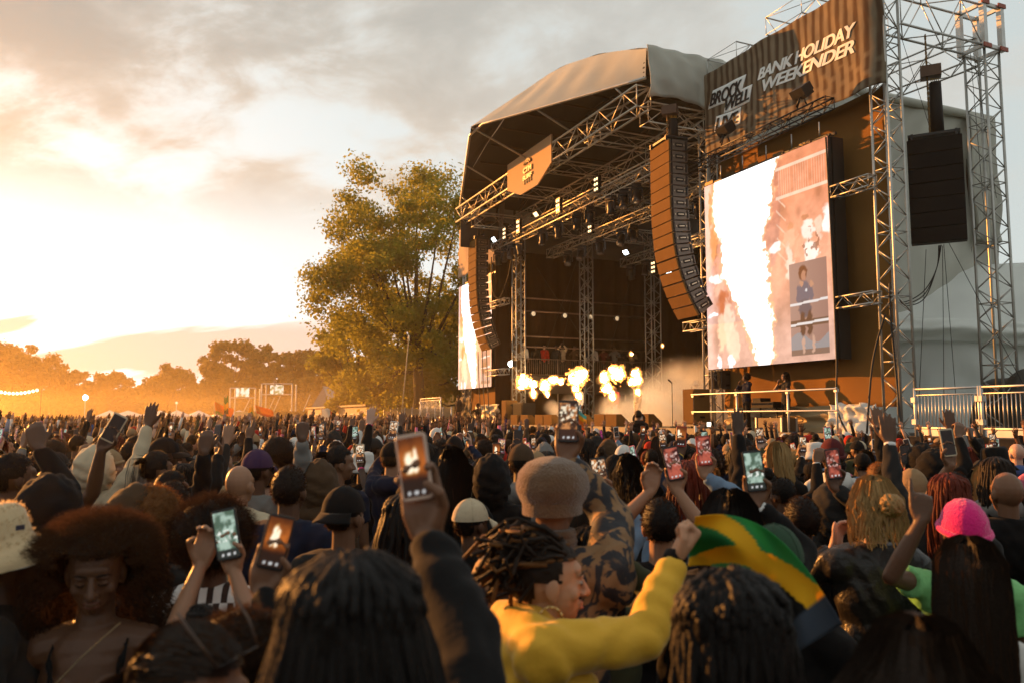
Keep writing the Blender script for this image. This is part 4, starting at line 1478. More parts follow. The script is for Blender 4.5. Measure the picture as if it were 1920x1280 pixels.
# ---- backstage canvases behind the right wing
def backstage():
    o = Wp(6.5, 6.2, 0)
    rx, ry = Vector((0.985, -0.17, 0)), Vector((0.17, 0.985, 0))

    def body(u, v):
        a = 17 * u
        g = 0.20 * mnoise.noise(Vector((u * 11 + v * 2, v * 6, 6))) + 0.06 * mnoise.noise(Vector((u * 40, v * 9, 2)))
        if v < 0.5:
            z, d = 0.4 + 4.4 * (v / 0.5), 0.10 * math.sin(u * 30)
        else:
            k = (v - 0.5) / 0.5
            z, d = 4.8 + 3.3 * k - 0.55 * math.sin(k * math.pi) * 0.5, 4.2 * k
        p = o + rx * a + ry * (d + g)
        return Vector((p.x, p.y, z + 0.5 * g))
    mb = MB()
    mb.sheet(body, 70, 44, thick=0.02)
    single('backstage_tent', mb, silver, 'silver white tent wall behind the right wing towers', 'tent')

    def fold(u, v):
        g = 0.18 * mnoise.noise(Vector((u * 16, v * 3, 2))) + 0.07 * mnoise.noise(Vector((u * 45, v * 5, 8)))
        p = o + rx * (17 * u) + ry * (-0.32 - 0.30 * math.sin(math.pi * v) + g)
        return Vector((p.x, p.y, 4.5 + 0.85 * v + 0.14 * math.sin(u * 13)))
    mb = MB()
    mb.sheet(fold, 90, 12, thick=0.02)
    single('rolled_tarpaulin', mb, silver, 'sagging rolled silver tarpaulin across the tent wall', 'tarpaulin')

    def heap(u, v):
        a = math.pi * v
        g = 1 + 0.25 * mnoise.noise(Vector((u * 6, v * 3, 9)))
        return Wp(0.8 - 6 * u, 4.6 - 0.8 * math.cos(a) * g, 1.6 + 1.75 * math.sin(a) * g * (0.75 + 0.25 * math.sin(u * 9)))
    mb = MB()
    mb.sheet(heap, 40, 14)
    single('covered_equipment', mb, mat('dark cover sheet', (0.05, 0.05, 0.045), 0.6, 0, 0.3, 2, 0.4), 'grey covered equipment heap behind the steel barriers', 'covered equipment')


backstage()


# ---- cables and stays
def cable(label, pts, r=0.02, m=None, name='cable', cat='cable', group=None):
    P_ = [Vector(q) for q in pts]
    out = []
    for i in range(len(P_) - 1):
        p0, p1, p2, p3 = P_[max(i - 1, 0)], P_[i], P_[i + 1], P_[min(i + 2, len(P_) - 1)]
        for k in range(8):
            s = k / 8
            out.append(0.5 * ((2 * p1) + (p2 - p0) * s + (2 * p0 - 5 * p1 + 4 * p2 - p3) * s * s + (3 * p1 - p0 - 3 * p2 + p3) * s ** 3))
    out.append(P_[-1])
    mb = MB()
    mb.tube(out, r, 6)
    single(name, mb, m or rubber, label, cat, group)


cable('black power cable hanging from the right screen corner to the wing floor', [Wp(1.42, -0.5, 9.6), Wp(1.40, -0.45, 6.5), Wp(1.38, -0.45, 3.6), Wp(1.2, -0.7, 2.3), Wp(0.7, -0.9, 1.62)], 0.028)
cable('thick black cable sloping up the right tower from the barrier', [Wp(-0.5, -0.4, 1.6), Wp(-0.2, -0.1, 2.6), Wp(0.0, 0.0, 4.6), Wp(0.0, 0.02, 5.4)], 0.028)
cable('slack strap leaning against the tower foot', [Wp(0.35, -0.6, 1.6), Wp(0.3, -0.35, 3.4), Wp(0.12, -0.05, 4.6)], 0.028)
for k in range(3):
    cable('looped black speaker cable under the right speaker block, strand %s' % ['in front', 'in the middle', 'behind'][k], [Wp(-0.1 - 0.04 * k, 1.75, 6.5), Wp(-0.05, 1.7, 5.9), Wp(0.12, 1.4, 5.3 - 0.1 * k), Wp(0.3, 0.9, 5.0 - 0.05 * k), Wp(0.2, 0.55, 5.1)], 0.014, None, 'cable', 'cable', 'cables looping to the right tower')
for k, (a, b) in enumerate(((Wp(0.4, 1.9, 6.5), Wp(0.1, 0.9, 1.7)), (Wp(-0.25, 1.75, 6.5), Wp(-0.4, 1.75, 1.7)), (Wp(-0.5, 1.6, 6.5), Wp(-2.1, 2.6, 1.7)), (Wp(-0.1, 1.9, 6.5), Wp(0.9, 2.9, 1.8)))):
    cable('thin steel stay under the right speaker block, %s from the left' % ORD[k], [a, a.lerp(b, 0.5), b], 0.009, None, 'steel_stay', 'stay wire', 'stay wires of the speaker block')
for k, (a, b) in enumerate(((Wp(-0.1, 3.4, 12.1), Wp(0.6, 4.6, 7.8)), (Wp(-0.12, 3.5, 12.1), Wp(-0.2, 4.0, 8.0)), (Wp(0.0, 0.8, 12.2), Wp(-0.1, 2.3, 8.0)))):
    cable('thin stay wire hanging from the overhead truss, %s' % ['slanting one at the outer tower', 'straight one at the outer tower', 'one beside the right tower'][k], [a, a.lerp(b, 0.5), b], 0.008, None, 'steel_stay', 'stay wire', 'stay wires of the top frame')
for k, t in enumerate((25.0, 25.6, 26.2)):
    cable('black cable below the left speaker curve, %s' % ORD[k], [Wp(t - 0.7, -1.2, 5.5), Wp(t - 0.7, -1.1, 3.2), Wp(t - 0.75, -1.0, 1.7)], 0.025, None, 'cable', 'cable', 'cables under the left speaker curve')
cable('looped cable between the left speaker curve and the tower', [Wp(24.6, -0.8, 10.5), Wp(24.9, -0.6, 8.8), Wp(24.4, -0.4, 8.3), Wp(24.0, -0.1, 9.4), Wp(23.8, 0.0, 10.3)], 0.035)


# ================================================================== fire and smoke
fire_core = mat('white hot flame', (0.9, 0.8, 0.6), 0.8, 0, 0, 1, 0, emit=(1.0, 0.74, 0.40), estr=16.0)
fire_edge = mat('orange flame', (0.5, 0.2, 0.05), 0.8, 0, 0, 1, 0, emit=(1.0, 0.34, 0.06), estr=1.3)


def flame_glow(root, lobes, seed):
    """the soft burning gas round the white core: an emitting volume broken up by noise"""
    m = bpy.data.materials.new('burning gas %d' % seed)
    m.use_nodes = True
    nt = m.node_tree
    nt.nodes.clear()
    N, L = nt.nodes.new, nt.links.new
    o = N('ShaderNodeOutputMaterial')
    em = N('ShaderNodeEmission')
    g = N('ShaderNodeNewGeometry')
    nz = N('ShaderNodeTexNoise')
    nz.inputs['Scale'].default_value = 6.0
    nz.inputs['Detail'].default_value = 4.0
    L(g.outputs['Position'], nz.inputs['Vector'])
    tot = None
    lo, hi = Vector((1e9, 1e9, 1e9)), Vector((-1e9, -1e9, -1e9))
    for c, rp in lobes:
        r = rp * c.y / FPX * 1.55
        for i in range(3):
            lo[i], hi[i] = min(lo[i], c[i] - r), max(hi[i], c[i] + r)
        d = N('ShaderNodeVectorMath')
        d.operation = 'DISTANCE'
        L(g.outputs['Position'], d.inputs[0])
        d.inputs[1].default_value = c
        mr = N('ShaderNodeMapRange')
        mr.inputs['From Min'].default_value = r
        mr.inputs['From Max'].default_value = 0.0
        L(d.outputs['Value'], mr.inputs['Value'])
        if tot is None:
            tot = mr.outputs[0]
        else:
            mx = N('ShaderNodeMath')
            mx.operation = 'MAXIMUM'
            L(tot, mx.inputs[0])
            L(mr.outputs[0], mx.inputs[1])
            tot = mx.outputs[0]
    ad = N('ShaderNodeMath')
    ad.operation = 'MULTIPLY_ADD'
    L(nz.outputs['Fac'], ad.inputs[0])
    ad.inputs[1].default_value = 1.15
    L(tot, ad.inputs[2])
    st = N('ShaderNodeMapRange')
    st.interpolation_type = 'SMOOTHSTEP'
    st.inputs['From Min'].default_value = 0.92
    st.inputs['From Max'].default_value = 1.35
    st.inputs['To Max'].default_value = 7.0
    L(ad.outputs[0], st.inputs['Value'])
    rp_ = N('ShaderNodeValToRGB')
    rp_.color_ramp.elements[0].position = 0.80
    rp_.color_ramp.elements[0].color = (1.0, 0.14, 0.015, 1)
    rp_.color_ramp.elements[1].position = 1.0
    rp_.color_ramp.elements[1].color = (1.0, 0.40, 0.09, 1)
    L(ad.outputs[0], rp_.inputs[0])
    L(rp_.outputs[0], em.inputs['Color'])
    L(st.outputs[0], em.inputs['Strength'])
    L(em.outputs[0], o.inputs['Volume'])
    mb = MB()
    mb.box((lo + hi) / 2, hi - lo)
    part('burning_gas', mb, m, root, 'stuff')


def flame(label, blobs, w, seed):
    """blobs: (px, py, rx, ry) of the fireball's lobes in photo pixels, at depth w behind the stage front"""
    rg = random.Random(seed)
    cx, cy = blobs[0][0], blobs[0][1]
    t, z = Wpix(cx, cy, w)
    root = thing('fire_jet', label, 'flame', Wp(t, w, z), 'fire jets across the stage front')
    core, edge = MB(), MB()
    for (px, py, rx, ry) in blobs:
        tt, zz = Wpix(px, py, w)
        c = Wp(tt, w, zz)
        sc = c.y / FPX
        for k in range(70):
            d = Vector((rg.gauss(0, 1), rg.gauss(0, 1), rg.gauss(0, 1))).normalized()
            lump = 0.80 + 0.60 * mnoise.noise(d * 2.2 + Vector((seed, px, py)))
            q = rg.random() ** 0.33 * lump
            e = c + Vector((d.x * rx * sc * q, d.y * min(rx, ry) * sc * q, d.z * ry * sc * q))
            core.ball(c + (e - c) * 0.78, min(rx, ry) * sc * rg.uniform(0.11, 0.25), 8, 6)
        for k in range(150):
            d = Vector((rg.gauss(0, 1), rg.gauss(0, 1), rg.gauss(0, 1))).normalized()
            lump = 0.90 + 0.60 * mnoise.noise(d * 2.2 + Vector((seed, px, py)))
            q = rg.uniform(0.95, 1.16) * lump
            e = c + Vector((d.x * rx * sc * q, d.y * min(rx, ry) * sc * q, d.z * ry * sc * q))
            edge.ball(e, min(rx, ry) * sc * rg.uniform(0.04, 0.13) / q, 6, 4)
    off = ORIG[root.name]
    core.v = [tuple(Vector(q) - off) for q in core.v]
    cm = remesh(core, 0.03, 'flame_core', 1, 0.4, fire_core)
    for v in cm.vertices:
        v.co += v.normal * (0.07 * mnoise.noise(v.co * 7) + 0.05 * mnoise.noise(v.co * 17))
    link_mesh('flame_core', cm, root, Matrix.Identity(4), kind='stuff')
    part('flame_edge', edge, fire_edge, root, 'stuff')
    flame_glow(root, [(Wp(*(lambda q: (q[0], w, q[1]))(Wpix(px, py, w))), max(rx, ry)) for (px, py, rx, ry) in blobs], seed)


flame('fireball nearest the left tower with a tail curling right', [(983, 715, 15, 13), (1000, 720, 9, 8), (1000, 738, 5, 10), (976, 722, 8, 8)], -0.1, 1)
flame('small double fireball left of the largest one', [(1022, 722, 11, 13), (1038, 712, 11, 8), (1052, 714, 6, 8), (1026, 738, 4, 7)], 0.0, 2)
flame('largest round fireball over the stage centre', [(1082, 707, 19, 18), (1090, 700, 12, 13), (1079, 728, 7, 10), (1085, 742, 7, 9)], -0.1, 3)
flame('tall fireball column right of the largest one', [(1133, 708, 8, 14), (1138, 728, 11, 12), (1148, 742, 7, 10)], -0.1, 4)
flame('round fireball with ragged dark top, high right of centre', [(1158, 700, 15, 17), (1150, 692, 10, 8)], 0.4, 5)
flame('leaning fireball at the far right of the row', [(1192, 700, 8, 12), (1188, 714, 12, 9), (1196, 712, 8, 12), (1196, 734, 5, 8)], 0.0, 6)
flame('tiny loose flame lick high above the rightmost fireball', [(1183, 663, 3, 5)], 0.3, 7)
flame('tiny flame lick at the right of the stage', [(1242, 648, 2, 5)], 0.3, 8)


def vol_mat(name, col, dens, aniso=0.2):
    m = bpy.data.materials.new(name)
    m.use_nodes = True
    nt = m.node_tree
    nt.nodes.clear()
    o = nt.nodes.new('ShaderNodeOutputMaterial')
    v = nt.nodes.new('ShaderNodeVolumePrincipled')
    v.inputs['Color'].default_value = (*col, 1)
    v.inputs['Density'].default_value = dens
    v.inputs['Anisotropy'].default_value = aniso
    nt.links.new(v.outputs[0], o.inputs['Volume'])
    return m


def smoke(label, lobes, dens, seed):
    """one soft bank of smoke: density falls off from each lobe's centre and is broken up by noise"""
    m = bpy.data.materials.new('smoke %d' % seed)
    m.use_nodes = True
    nt = m.node_tree
    nt.nodes.clear()
    N, L = nt.nodes.new, nt.links.new
    o = N('ShaderNodeOutputMaterial')
    pv = N('ShaderNodeVolumePrincipled')
    pv.inputs['Color'].default_value = (0.97, 0.95, 0.90, 1)
    g = N('ShaderNodeNewGeometry')
    tot = None
    lo, hi = Vector((1e9, 1e9, 1e9)), Vector((-1e9, -1e9, -1e9))
    for (t, w, z, r) in lobes:
        c = Wp(t, w, z)
        for i in range(3):
            lo[i], hi[i] = min(lo[i], c[i] - r), max(hi[i], c[i] + r)
        d = N('ShaderNodeVectorMath')
        d.operation = 'DISTANCE'
        L(g.outputs['Position'], d.inputs[0])
        d.inputs[1].default_value = c
        mr = N('ShaderNodeMapRange')
        mr.interpolation_type = 'SMOOTHSTEP'
        mr.inputs['From Min'].default_value = r
        mr.inputs['From Max'].default_value = r * 0.15
        L(d.outputs['Value'], mr.inputs['Value'])
        if tot is None:
            tot = mr.outputs[0]
        else:
            ad = N('ShaderNodeMath')
            ad.operation = 'ADD'
            L(tot, ad.inputs[0])
            L(mr.outputs[0], ad.inputs[1])
            tot = ad.outputs[0]
    nz = N('ShaderNodeTexNoise')
    nz.inputs['Scale'].default_value = 0.9
    nz.inputs['Detail'].default_value = 3.0
    L(g.outputs['Position'], nz.inputs['Vector'])
    rr = N('ShaderNodeMapRange')
    rr.inputs['From Min'].default_value = 0.32
    rr.inputs['From Max'].default_value = 0.68
    rr.inputs['To Max'].default_value = dens * 2
    L(nz.outputs['Fac'], rr.inputs['Value'])
    mu = N('ShaderNodeMath')
    mu.operation = 'MULTIPLY'
    L(tot, mu.inputs[0])
    L(rr.outputs[0], mu.inputs[1])
    L(mu.outputs[0], pv.inputs['Density'])
    L(pv.outputs[0], o.inputs['Volume'])
    lo.z = max(lo.z, 1.67)
    mb = MB()
    mb.box((lo + hi) / 2, hi - lo)
    single('stage_smoke', mb, m, label, None, kind='stuff')


smoke('pale stage smoke drifting across the right half of the stage floor', [(11.6, 2.0, 2.2, 2.4), (9.4, 2.2, 2.4, 2.2), (13.8, 2.4, 2.0, 1.9), (10.0, 4.5, 2.8, 2.6), (15.5, 1.4, 2.0, 1.3)], 0.8, 1)
smoke('thin puff of smoke before the left singer', [(19.4, 0.2, 2.4, 0.55), (18.8, 0.3, 2.25, 0.6), (18.2, 0.5, 2.7, 0.5)], 0.9, 2)
# ================================================================== trees, field edge
leaf_m = {}


def leaf_mat(name, col, tr=0.45):
    return mat(name, col, 0.7, 0, 0.45, 0.35, 0.0, trans=tr, spec=0.1)


bark = mat('bark', (0.06, 0.045, 0.03), 0.9, 0, 0.3, 3, 0.4)


def tree(label, base, height, spread, trunk_h, nclump, nleaf, leaf, m, seed, shape=1.0, group='trees around the field', name='broadleaf_tree', trunk_r=None, open_=0.5, dens_core=0.55):
    rs = np.random.RandomState(seed)
    rg = random.Random(seed)
    base = Vector(base)
    root = thing(name, label, 'tree', base, group)
    tr = trunk_r or height * 0.028
    ch = height - trunk_h
    cen = base + ZV * (trunk_h + ch * 0.5)
    # clump centres fill an uneven dome
    cl = []
    k = 0
    while len(cl) < nclump and k < nclump * 30:
        k += 1
        v = Vector((rg.uniform(-1, 1), rg.uniform(-1, 1), rg.uniform(-1, 1)))
        if v.length > 1 or v.length < 0.35:
            continue
        wob = 1 + 0.28 * mnoise.noise(v.normalized() * 1.7 + Vector((seed, 0, 0)))
        q = v * wob
        wid = spread / 2 * (1.0 - 0.25 * max(0, q.z) ** 2)
        cl.append((cen + Vector((q.x * wid, q.y * wid, q.z * ch * 0.5)), rg.uniform(0.11, 0.2) * spread * shape))
    mb = MB()
    top = base + ZV * (trunk_h + ch * 0.35) + Vector((rg.uniform(-.03, .03) * spread, 0, 0))
    mb.tube([base - ZV * 0.1, base + ZV * trunk_h * 0.5, base + ZV * trunk_h + Vector((0.01 * spread, 0, 0)), top], [tr * 1.35, tr, tr * 0.85, tr * 0.4], 10)
    part('trunk', mb, bark, root)
    mb = MB()
    for c, r in cl[::max(1, len(cl) // 26)]:
        f = rg.uniform(0.3, 1.0)
        a = (base + ZV * trunk_h * 0.8).lerp(top, f)
        mid = a.lerp(c, 0.5) + ZV * (-0.03 * ch)
        mb.tube([a, mid, c], [tr * 0.32, tr * 0.2, tr * 0.06], 5)
    part('limbs', mb, bark, root)
    # leaf-sized faces
    V, F = [], []
    n_per = nleaf // len(cl)
    C = np.array([c for c, r in cl])
    R = np.array([r for c, r in cl])
    idx = np.repeat(np.arange(len(cl)), n_per)
    d = rs.normal(size=(len(idx), 3))
    d /= np.linalg.norm(d, axis=1)[:, None]
    rad = R[idx] * rs.rand(len(idx)) ** dens_core * (0.85 + 0.5 * rs.rand(len(idx)))
    pos = C[idx] + d * rad[:, None] * np.array([1, 1, 0.75])
    nrm = d + rs.normal(size=d.shape) * 0.7 + np.array([0, 0, 0.3])
    nrm /= np.linalg.norm(nrm, axis=1)[:, None]
    u = np.cross(nrm, rs.normal(size=d.shape))
    u /= np.linalg.norm(u, axis=1)[:, None] + 1e-9
    w = np.cross(nrm, u)
    s = leaf * (0.6 + 0.8 * rs.rand(len(idx)))[:, None]
    verts = np.stack([pos - u * s * 0.5, pos + w * s * 0.32, pos + u * s * 0.5, pos - w * s * 0.32], 1).reshape(-1, 3) - np.array(base)
    me = bpy.data.meshes.new('crown')
    nq = len(idx)
    me.vertices.add(nq * 4)
    me.vertices.foreach_set('co', verts.astype(np.float32).ravel())
    me.loops.add(nq * 4)
    me.loops.foreach_set('vertex_index', np.arange(nq * 4, dtype=np.int32))
    me.polygons.add(nq)
    me.polygons.foreach_set('loop_start', np.arange(0, nq * 4, 4, dtype=np.int32))
    me.polygons.foreach_set('loop_total', np.full(nq, 4, np.int32))
    me.materials.append(m)
    me.update(calc_edges=True)
    link_mesh('crown', me, root)
    return root


lm_big = leaf_mat('plane tree leaf', (0.26, 0.25, 0.036), 0.62)
lm_far = leaf_mat('far oak leaf', (0.15, 0.115, 0.018), 0.55)
b = P(782, 782, 64)
tree('tall spreading tree beside the left LED screen with sky through its crown', (b.x, b.y, 0), 23.0, 18.5, 3.4, 210, 76000, 0.26, lm_big, 3, 0.50, trunk_r=0.55)
b = P(742, 782, 78)
tree('lower leafy tree behind the tall tree, left of its trunk', (b.x, b.y, 0), 13.5, 11.5, 1.2, 60, 17000, 0.42, lm_big, 4, 0.8)
b = P(668, 782, 74)
tree('bushy tree at the left foot of the tall tree', (b.x, b.y, 0), 11.5, 8.0, 0.9, 46, 14000, 0.4, lm_big, 14, 0.8)
b = P(872, 782, 76)
tree('dark tree directly behind the left LED screen', (b.x, b.y, 0), 15.0, 12.0, 1.5, 60, 14000, 0.42, lm_big, 5, 0.8)
FAR = [(-18, 150, 621, 150, 'far tree cut by the left picture edge, tallest of the left group'), (48, 160, 651, 110, 'rounded far tree with string lights before it'), (133, 165, 694, 64, 'small far tree just left of the bright floodlight pole'),
       (212, 165, 699, 88, 'low round far tree, standing alone between two sky gaps'), (318, 160, 684, 96, 'far tree right of the widest sky gap'), (432, 150, 634, 112, 'tall broad far tree above the left delay screen'),
       (512, 150, 640, 92, 'far tree above the right delay screen'), (575, 145, 648, 84, 'far tree against the sky, left of the tall tree'), (632, 135, 660, 90, 'far tree half hidden behind the bushy tree')]
for i, (px, Y, top, wpx, lab) in enumerate(FAR):
    h = P(px, top, Y).z
    q = P(px, 782, Y)
    tree(lab, (q.x, q.y, 0), h, wpx * 1.15 * Y / FPX, h * 0.13, 60, 9000, 0.75, lm_far, 20 + i, 0.75, 'far trees behind the crowd')
# the hedge-like wood that closes the gaps at the ground
rs = np.random.RandomState(8)
mb = MB()
V = []
for k in range(15000):
    px = rs.uniform(-120, 900)
    Y = rs.uniform(165, 185)
    top = 8.2 + 2.2 * mnoise.noise(Vector((px * 0.02, 0, 0))) + 1.2 * mnoise.noise(Vector((px * 0.07, 3, 0)))
    q = P(px, 782, Y)
    c = Vector((q.x, q.y, rs.uniform(0, 1) ** 0.8 * top))
    d = Vector(rs.normal(size=3)).normalized()
    u = d.orthogonal().normalized() * 0.75
    w = d.cross(u)
    V.append((c - u, c + w * 0.6, c + u, c - w * 0.6))
for q in V:
    mb.add(q, [(0, 1, 2, 3)], 0, False)
single('treeline', mb, lm_far, 'low dark wood along the far edge of the field', None, kind='stuff', loc=Vector((-40, 170, 0)))


# ---- fence, cabins, tents at the field edge
def fence():
    a, b_ = P(720, 782, 62), P(846, 782, 56)
    root = thing('site_fence', 'brown solid hoarding between the crowd and the tall tree', 'fence', (a.x, a.y, 0))
    m = mat('brown hoarding', (0.17, 0.125, 0.07), 0.7)
    n = 9
    d = (b_ - a) / n
    ax = (d.normalized(), Vector((-d.y, d.x, 0)).normalized(), ZV)
    for k in range(n):
        c = a + d * (k + .5)
        mb = MB()
        mb.box((c.x, c.y, 1.35), (d.length - 0.03, 0.05, 2.6), ax)
        part('fence_panel', mb, m, root)
    for k in range(n + 1):
        c = a + d * k
        mb = MB()
        mb.tube([(c.x, c.y, 0), (c.x, c.y, 2.75)], 0.04, 6)
        part('post', mb, galv, root)


fence()


def cabin():
    a, b_ = P(603, 782, 88), P(722, 782, 66)
    d = b_ - a
    ax = (d.normalized(), Vector((-d.y, d.x, 0)).normalized(), ZV)
    c = (a + b_) / 2
    root = thing('site_cabin', 'long pale brown site cabin with small dark windows and flat roof', 'cabin', (c.x, c.y, 0))
    m = mat('cabin cladding', (0.30, 0.20, 0.13), 0.7, 0, 0.1, 0.5, 0.1)
    mb = MB()
    mb.box((c.x, c.y, 1.45), (d.length, 3.0, 2.9), ax)
    part('wall', mb, m, root)
    mb = MB()
    mb.box((c.x, c.y, 3.0), (d.length + 0.4, 3.4, 0.16), ax)
    part('roof', mb, mat('cabin roof', (0.20, 0.15, 0.10), 0.7), root)
    for k in range(9):
        q = a + d * (0.10 + 0.1 * k) - ax[1] * 1.5
        if (q - Vector((0, 0, 0))).length > (a + d * (0.1 + 0.1 * k) + ax[1] * 1.5).length:
            q = a + d * (0.10 + 0.1 * k) + ax[1] * 1.5
        f = MB()
        f.box((q.x, q.y, 1.95), (1.1, 0.08, 0.75), ax)
        fr = part('window', f, mat('window frame', (0.45, 0.42, 0.38), 0.5), root)
        f = MB()
        f.box((q.x, q.y, 1.95), (0.95, 0.12, 0.6), ax)
        part('pane', f, mat('dark pane', (0.05, 0.05, 0.055), 0.15), fr)


cabin()
q = P(596, 765, 95)
r = thing('frame_tent', 'grey ridge tent peak beside the site cabin', 'tent', (q.x, q.y, 0))
mb = MB()
mb.add([(q.x - 2.6, q.y, 0), (q.x + 2.6, q.y, 0), (q.x + 0.6, q.y, 5.6), (q.x - 2.6, q.y + 5, 0), (q.x + 2.6, q.y + 5, 0), (q.x + 0.6, q.y + 5, 5.6)], [(0, 1, 2), (5, 4, 3), (1, 4, 5, 2), (3, 0, 2, 5)], 0, False)
part('tent_cloth', mb, mat('blue grey tent cloth', (0.22, 0.23, 0.24), 0.6), r)
bar_obj('ridge_pole', (q.x + 0.6, q.y - 0.2, 5.62), (q.x + 0.6, q.y + 5.2, 5.62), 0.05, galv, r)
for k, (px, wd) in enumerate(((332, 3.4), (372, 3.0), (418, 3.0), (448, 3.6), (300, 3.2), (240, 4.2), (205, 3.0))):
    q = P(px, 782, 112 + 2 * (k % 3))
    r = thing('stall_tent', 'small white stall tent at the field edge, %s' % ['left of the flags', 'second left of the flags', 'third, nearest the orange flag', 'under the left delay screen', 'below the sky gap', 'wide one below the small trees', 'by the floodlight pole'][k], 'tent', (q.x, q.y, 0), 'white stall tents')
    mb = MB()
    mb.box((q.x, q.y, 1.1), (wd, 3, 2.0))
    part('wall', mb, mat('white tent cloth', (0.6, 0.6, 0.58), 0.6), r)
    mb = MB()
    mb.lathe((q.x, q.y, 2.1), [(wd * 0.75, 0), (wd * 0.4, 0.4), (0.05, 0.9)], 4)
    part('roof', mb, mat('white tent cloth', (0.6, 0.6, 0.58), 0.6), r)
for k, (px, wd, c) in enumerate(((498, 3.0, (0.5, 0.36, 0.2)), (532, 2.8, (0.4, 0.42, 0.4)), (553, 5.0, (0.55, 0.36, 0.2)), (578, 3.6, (0.5, 0.35, 0.05)), (470, 3.4, (0.45, 0.33, 0.18)))):
    q = P(px, 782, 104)
    r = thing('stall_booth', '%s stall booth under the delay screens' % ['beige', 'pale grey', 'wide framed tan', 'yellow roofed', 'small tan'][k], 'booth', (q.x, q.y, 0), 'stall booths')
    mb = MB()
    mb.box((q.x, q.y, 1.4), (wd, 2.4, 2.7))
    part('wall', mb, mat('booth %d' % k, c, 0.7), r)
    mb = MB()
    mb.box((q.x, q.y - 1.22, 1.9), (wd * 0.8, 0.05, 1.1))
    part('front_sign', mb, mat('booth sign', (0.5, 0.32, 0.2), 0.6), r)


def delay_screen(label, x0, x1, ytop, ybar, Y, cx, cy):
    a, b_, c = P(x0, ytop, Y), P(x1, ytop, Y), P(cx, cy, Y)
    root = thing('delay_screen', label, 'LED screen', (c.x, Y, 0), 'delay screens on scaffold frames')
    zb = P(x0, ybar, Y).z
    for x in (a.x, b_.x):
        bar_obj('mast', (x, Y, 0), (x, Y, a.z), 0.10, alu, root)
        bar_obj('mast', (x, Y + 2, 0), (x, Y + 2, a.z), 0.10, alu, root)
        bar_obj('stay', (x, Y + 2, 0), (x + 1.2, Y + 5, a.z * 0.8), 0.05, alu, root)
    bar_obj('crossbeam', (a.x, Y, a.z), (b_.x, Y, a.z), 0.10, alu, root)
    bar_obj('crossbeam', (a.x, Y, zb), (b_.x, Y, zb), 0.10, alu, root)
    mb = MB()
    w, h = 25 * Y / FPX, 17 * Y / FPX
    mb.box((c.x, Y - 0.1, c.z), (w, 0.25, h))
    part('cabinet', mb, black, root)

    def pic(u, v):
        n = fbm2(u * 6, v * 4, int(x0))
        return lerp((0.30, 0.32, 0.12), (1.0, 1.0, 0.85), sstep(0.4, 0.6, n)) * (1 - 0.5 * (np.abs(u - 0.3) < 0.06))[:, None]
    me = img_mesh('screen_picture', lambda u, v: Vector((c.x - w / 2 + w * u, Y - 0.24, c.z - h / 2 + h * v)), 18, 12, pic, led_m, off=ORIG[root.name])
    link_mesh('screen_picture', me, root)


delay_screen('left delay screen glowing pale on its scaffold frame', 432, 479, 727, 745, 112, 456, 735)
delay_screen('right delay screen glowing pale on its scaffold frame', 491, 548, 719, 739, 110, 520, 730)
# lamps, strings, poles
for k, (px, py, lab) in enumerate(((160, 746, 'pole with a bright white floodlight before the small trees'), (331, 756, 'thin pole with a small dim lamp before the widest sky gap'), (606, 752, 'pole lamp at the end of the site cabin'))):
    q = P(px, py, 100)
    r = thing('pole_lamp', lab, 'lamp', (q.x, q.y, 0), 'pole lamps at the field edge')
    bar_obj('pole', (q.x, q.y, 0), (q.x, q.y, q.z), 0.06, galv, r)
    mb = MB()
    mb.ball((q.x, q.y, q.z + 0.1), (0.34, 0.2, 0.34) if k == 0 else 0.16, 10, 7)
    part('lit_lamp', mb, lamp_cool if k == 0 else mat('dim lamp', (0.7, 0.7, 0.6), 0.4, 0, 0, 1, 0, emit=(1, 0.9, 0.7), estr=0.3), r)
r = thing('string_lights', 'sagging string of warm bulbs before the left trees', 'string lights', P(0, 731, 90))
pts = []
for k in range(14):
    u = k / 13
    pts.append(P(-20 + 97 * u, 728 + 7.5 * math.sin(math.pi * min(1, u * 1.02)), 90))
mb = MB()
mb.tube(pts, 0.03, 4)
part('wire', mb, rubber, r)
for q in pts[1:-1]:
    mb = MB()
    mb.ball(q - ZV * 0.09, (0.15, 0.15, 0.17), 8, 6)
    part('bulb', mb, mat('festoon bulb', (0.9, 0.85, 0.7), 0.4, 0, 0, 1, 0, emit=(1.0, 0.86, 0.55), estr=2.5), r)
for px in (-22, 78):
    q = P(px, 726, 90)
    bar_obj('pole', (q.x, q.y, 0), (q.x, q.y, q.z), 0.06, bark, r)


def flag(label, px, py, Y, w, h, bands, pole_py, seed, lean=0.0, vertical=False):
    q = P(px, py, Y)
    root = thing('flag', label, 'flag', (q.x, q.y, 1.6), 'flags waved above the crowd')

    def pos(u, v):
        return Vector((q.x + w * u + lean * v * h, q.y + 0.22 * w * math.sin(u * 5 + v * 2 + seed), q.z - h * (1 - v) - 0.35 * w * u * u + 0.08 * h * math.sin(u * 6 + seed)))

    def colr(u, v):
        k = np.clip((u if vertical else v) * len(bands), 0, len(bands) - 1e-3).astype(int)
        return np.array(bands)[k]
    me = img_mesh('flag_cloth', pos, 20, 15, colr, attr_mat('flag cloth', 0.8, trans=0.45), off=ORIG[root.name], thick=0.004)
    link_mesh('flag_cloth', me, root)
    b_ = P(px, pole_py, Y)
    bar_obj('pole', (b_.x, b_.y, b_.z), (q.x + lean * h, q.y, q.z + 0.05 * h), 0.018 * Y / 30, mat('flag pole wood', (0.45, 0.33, 0.18), 0.6), root)


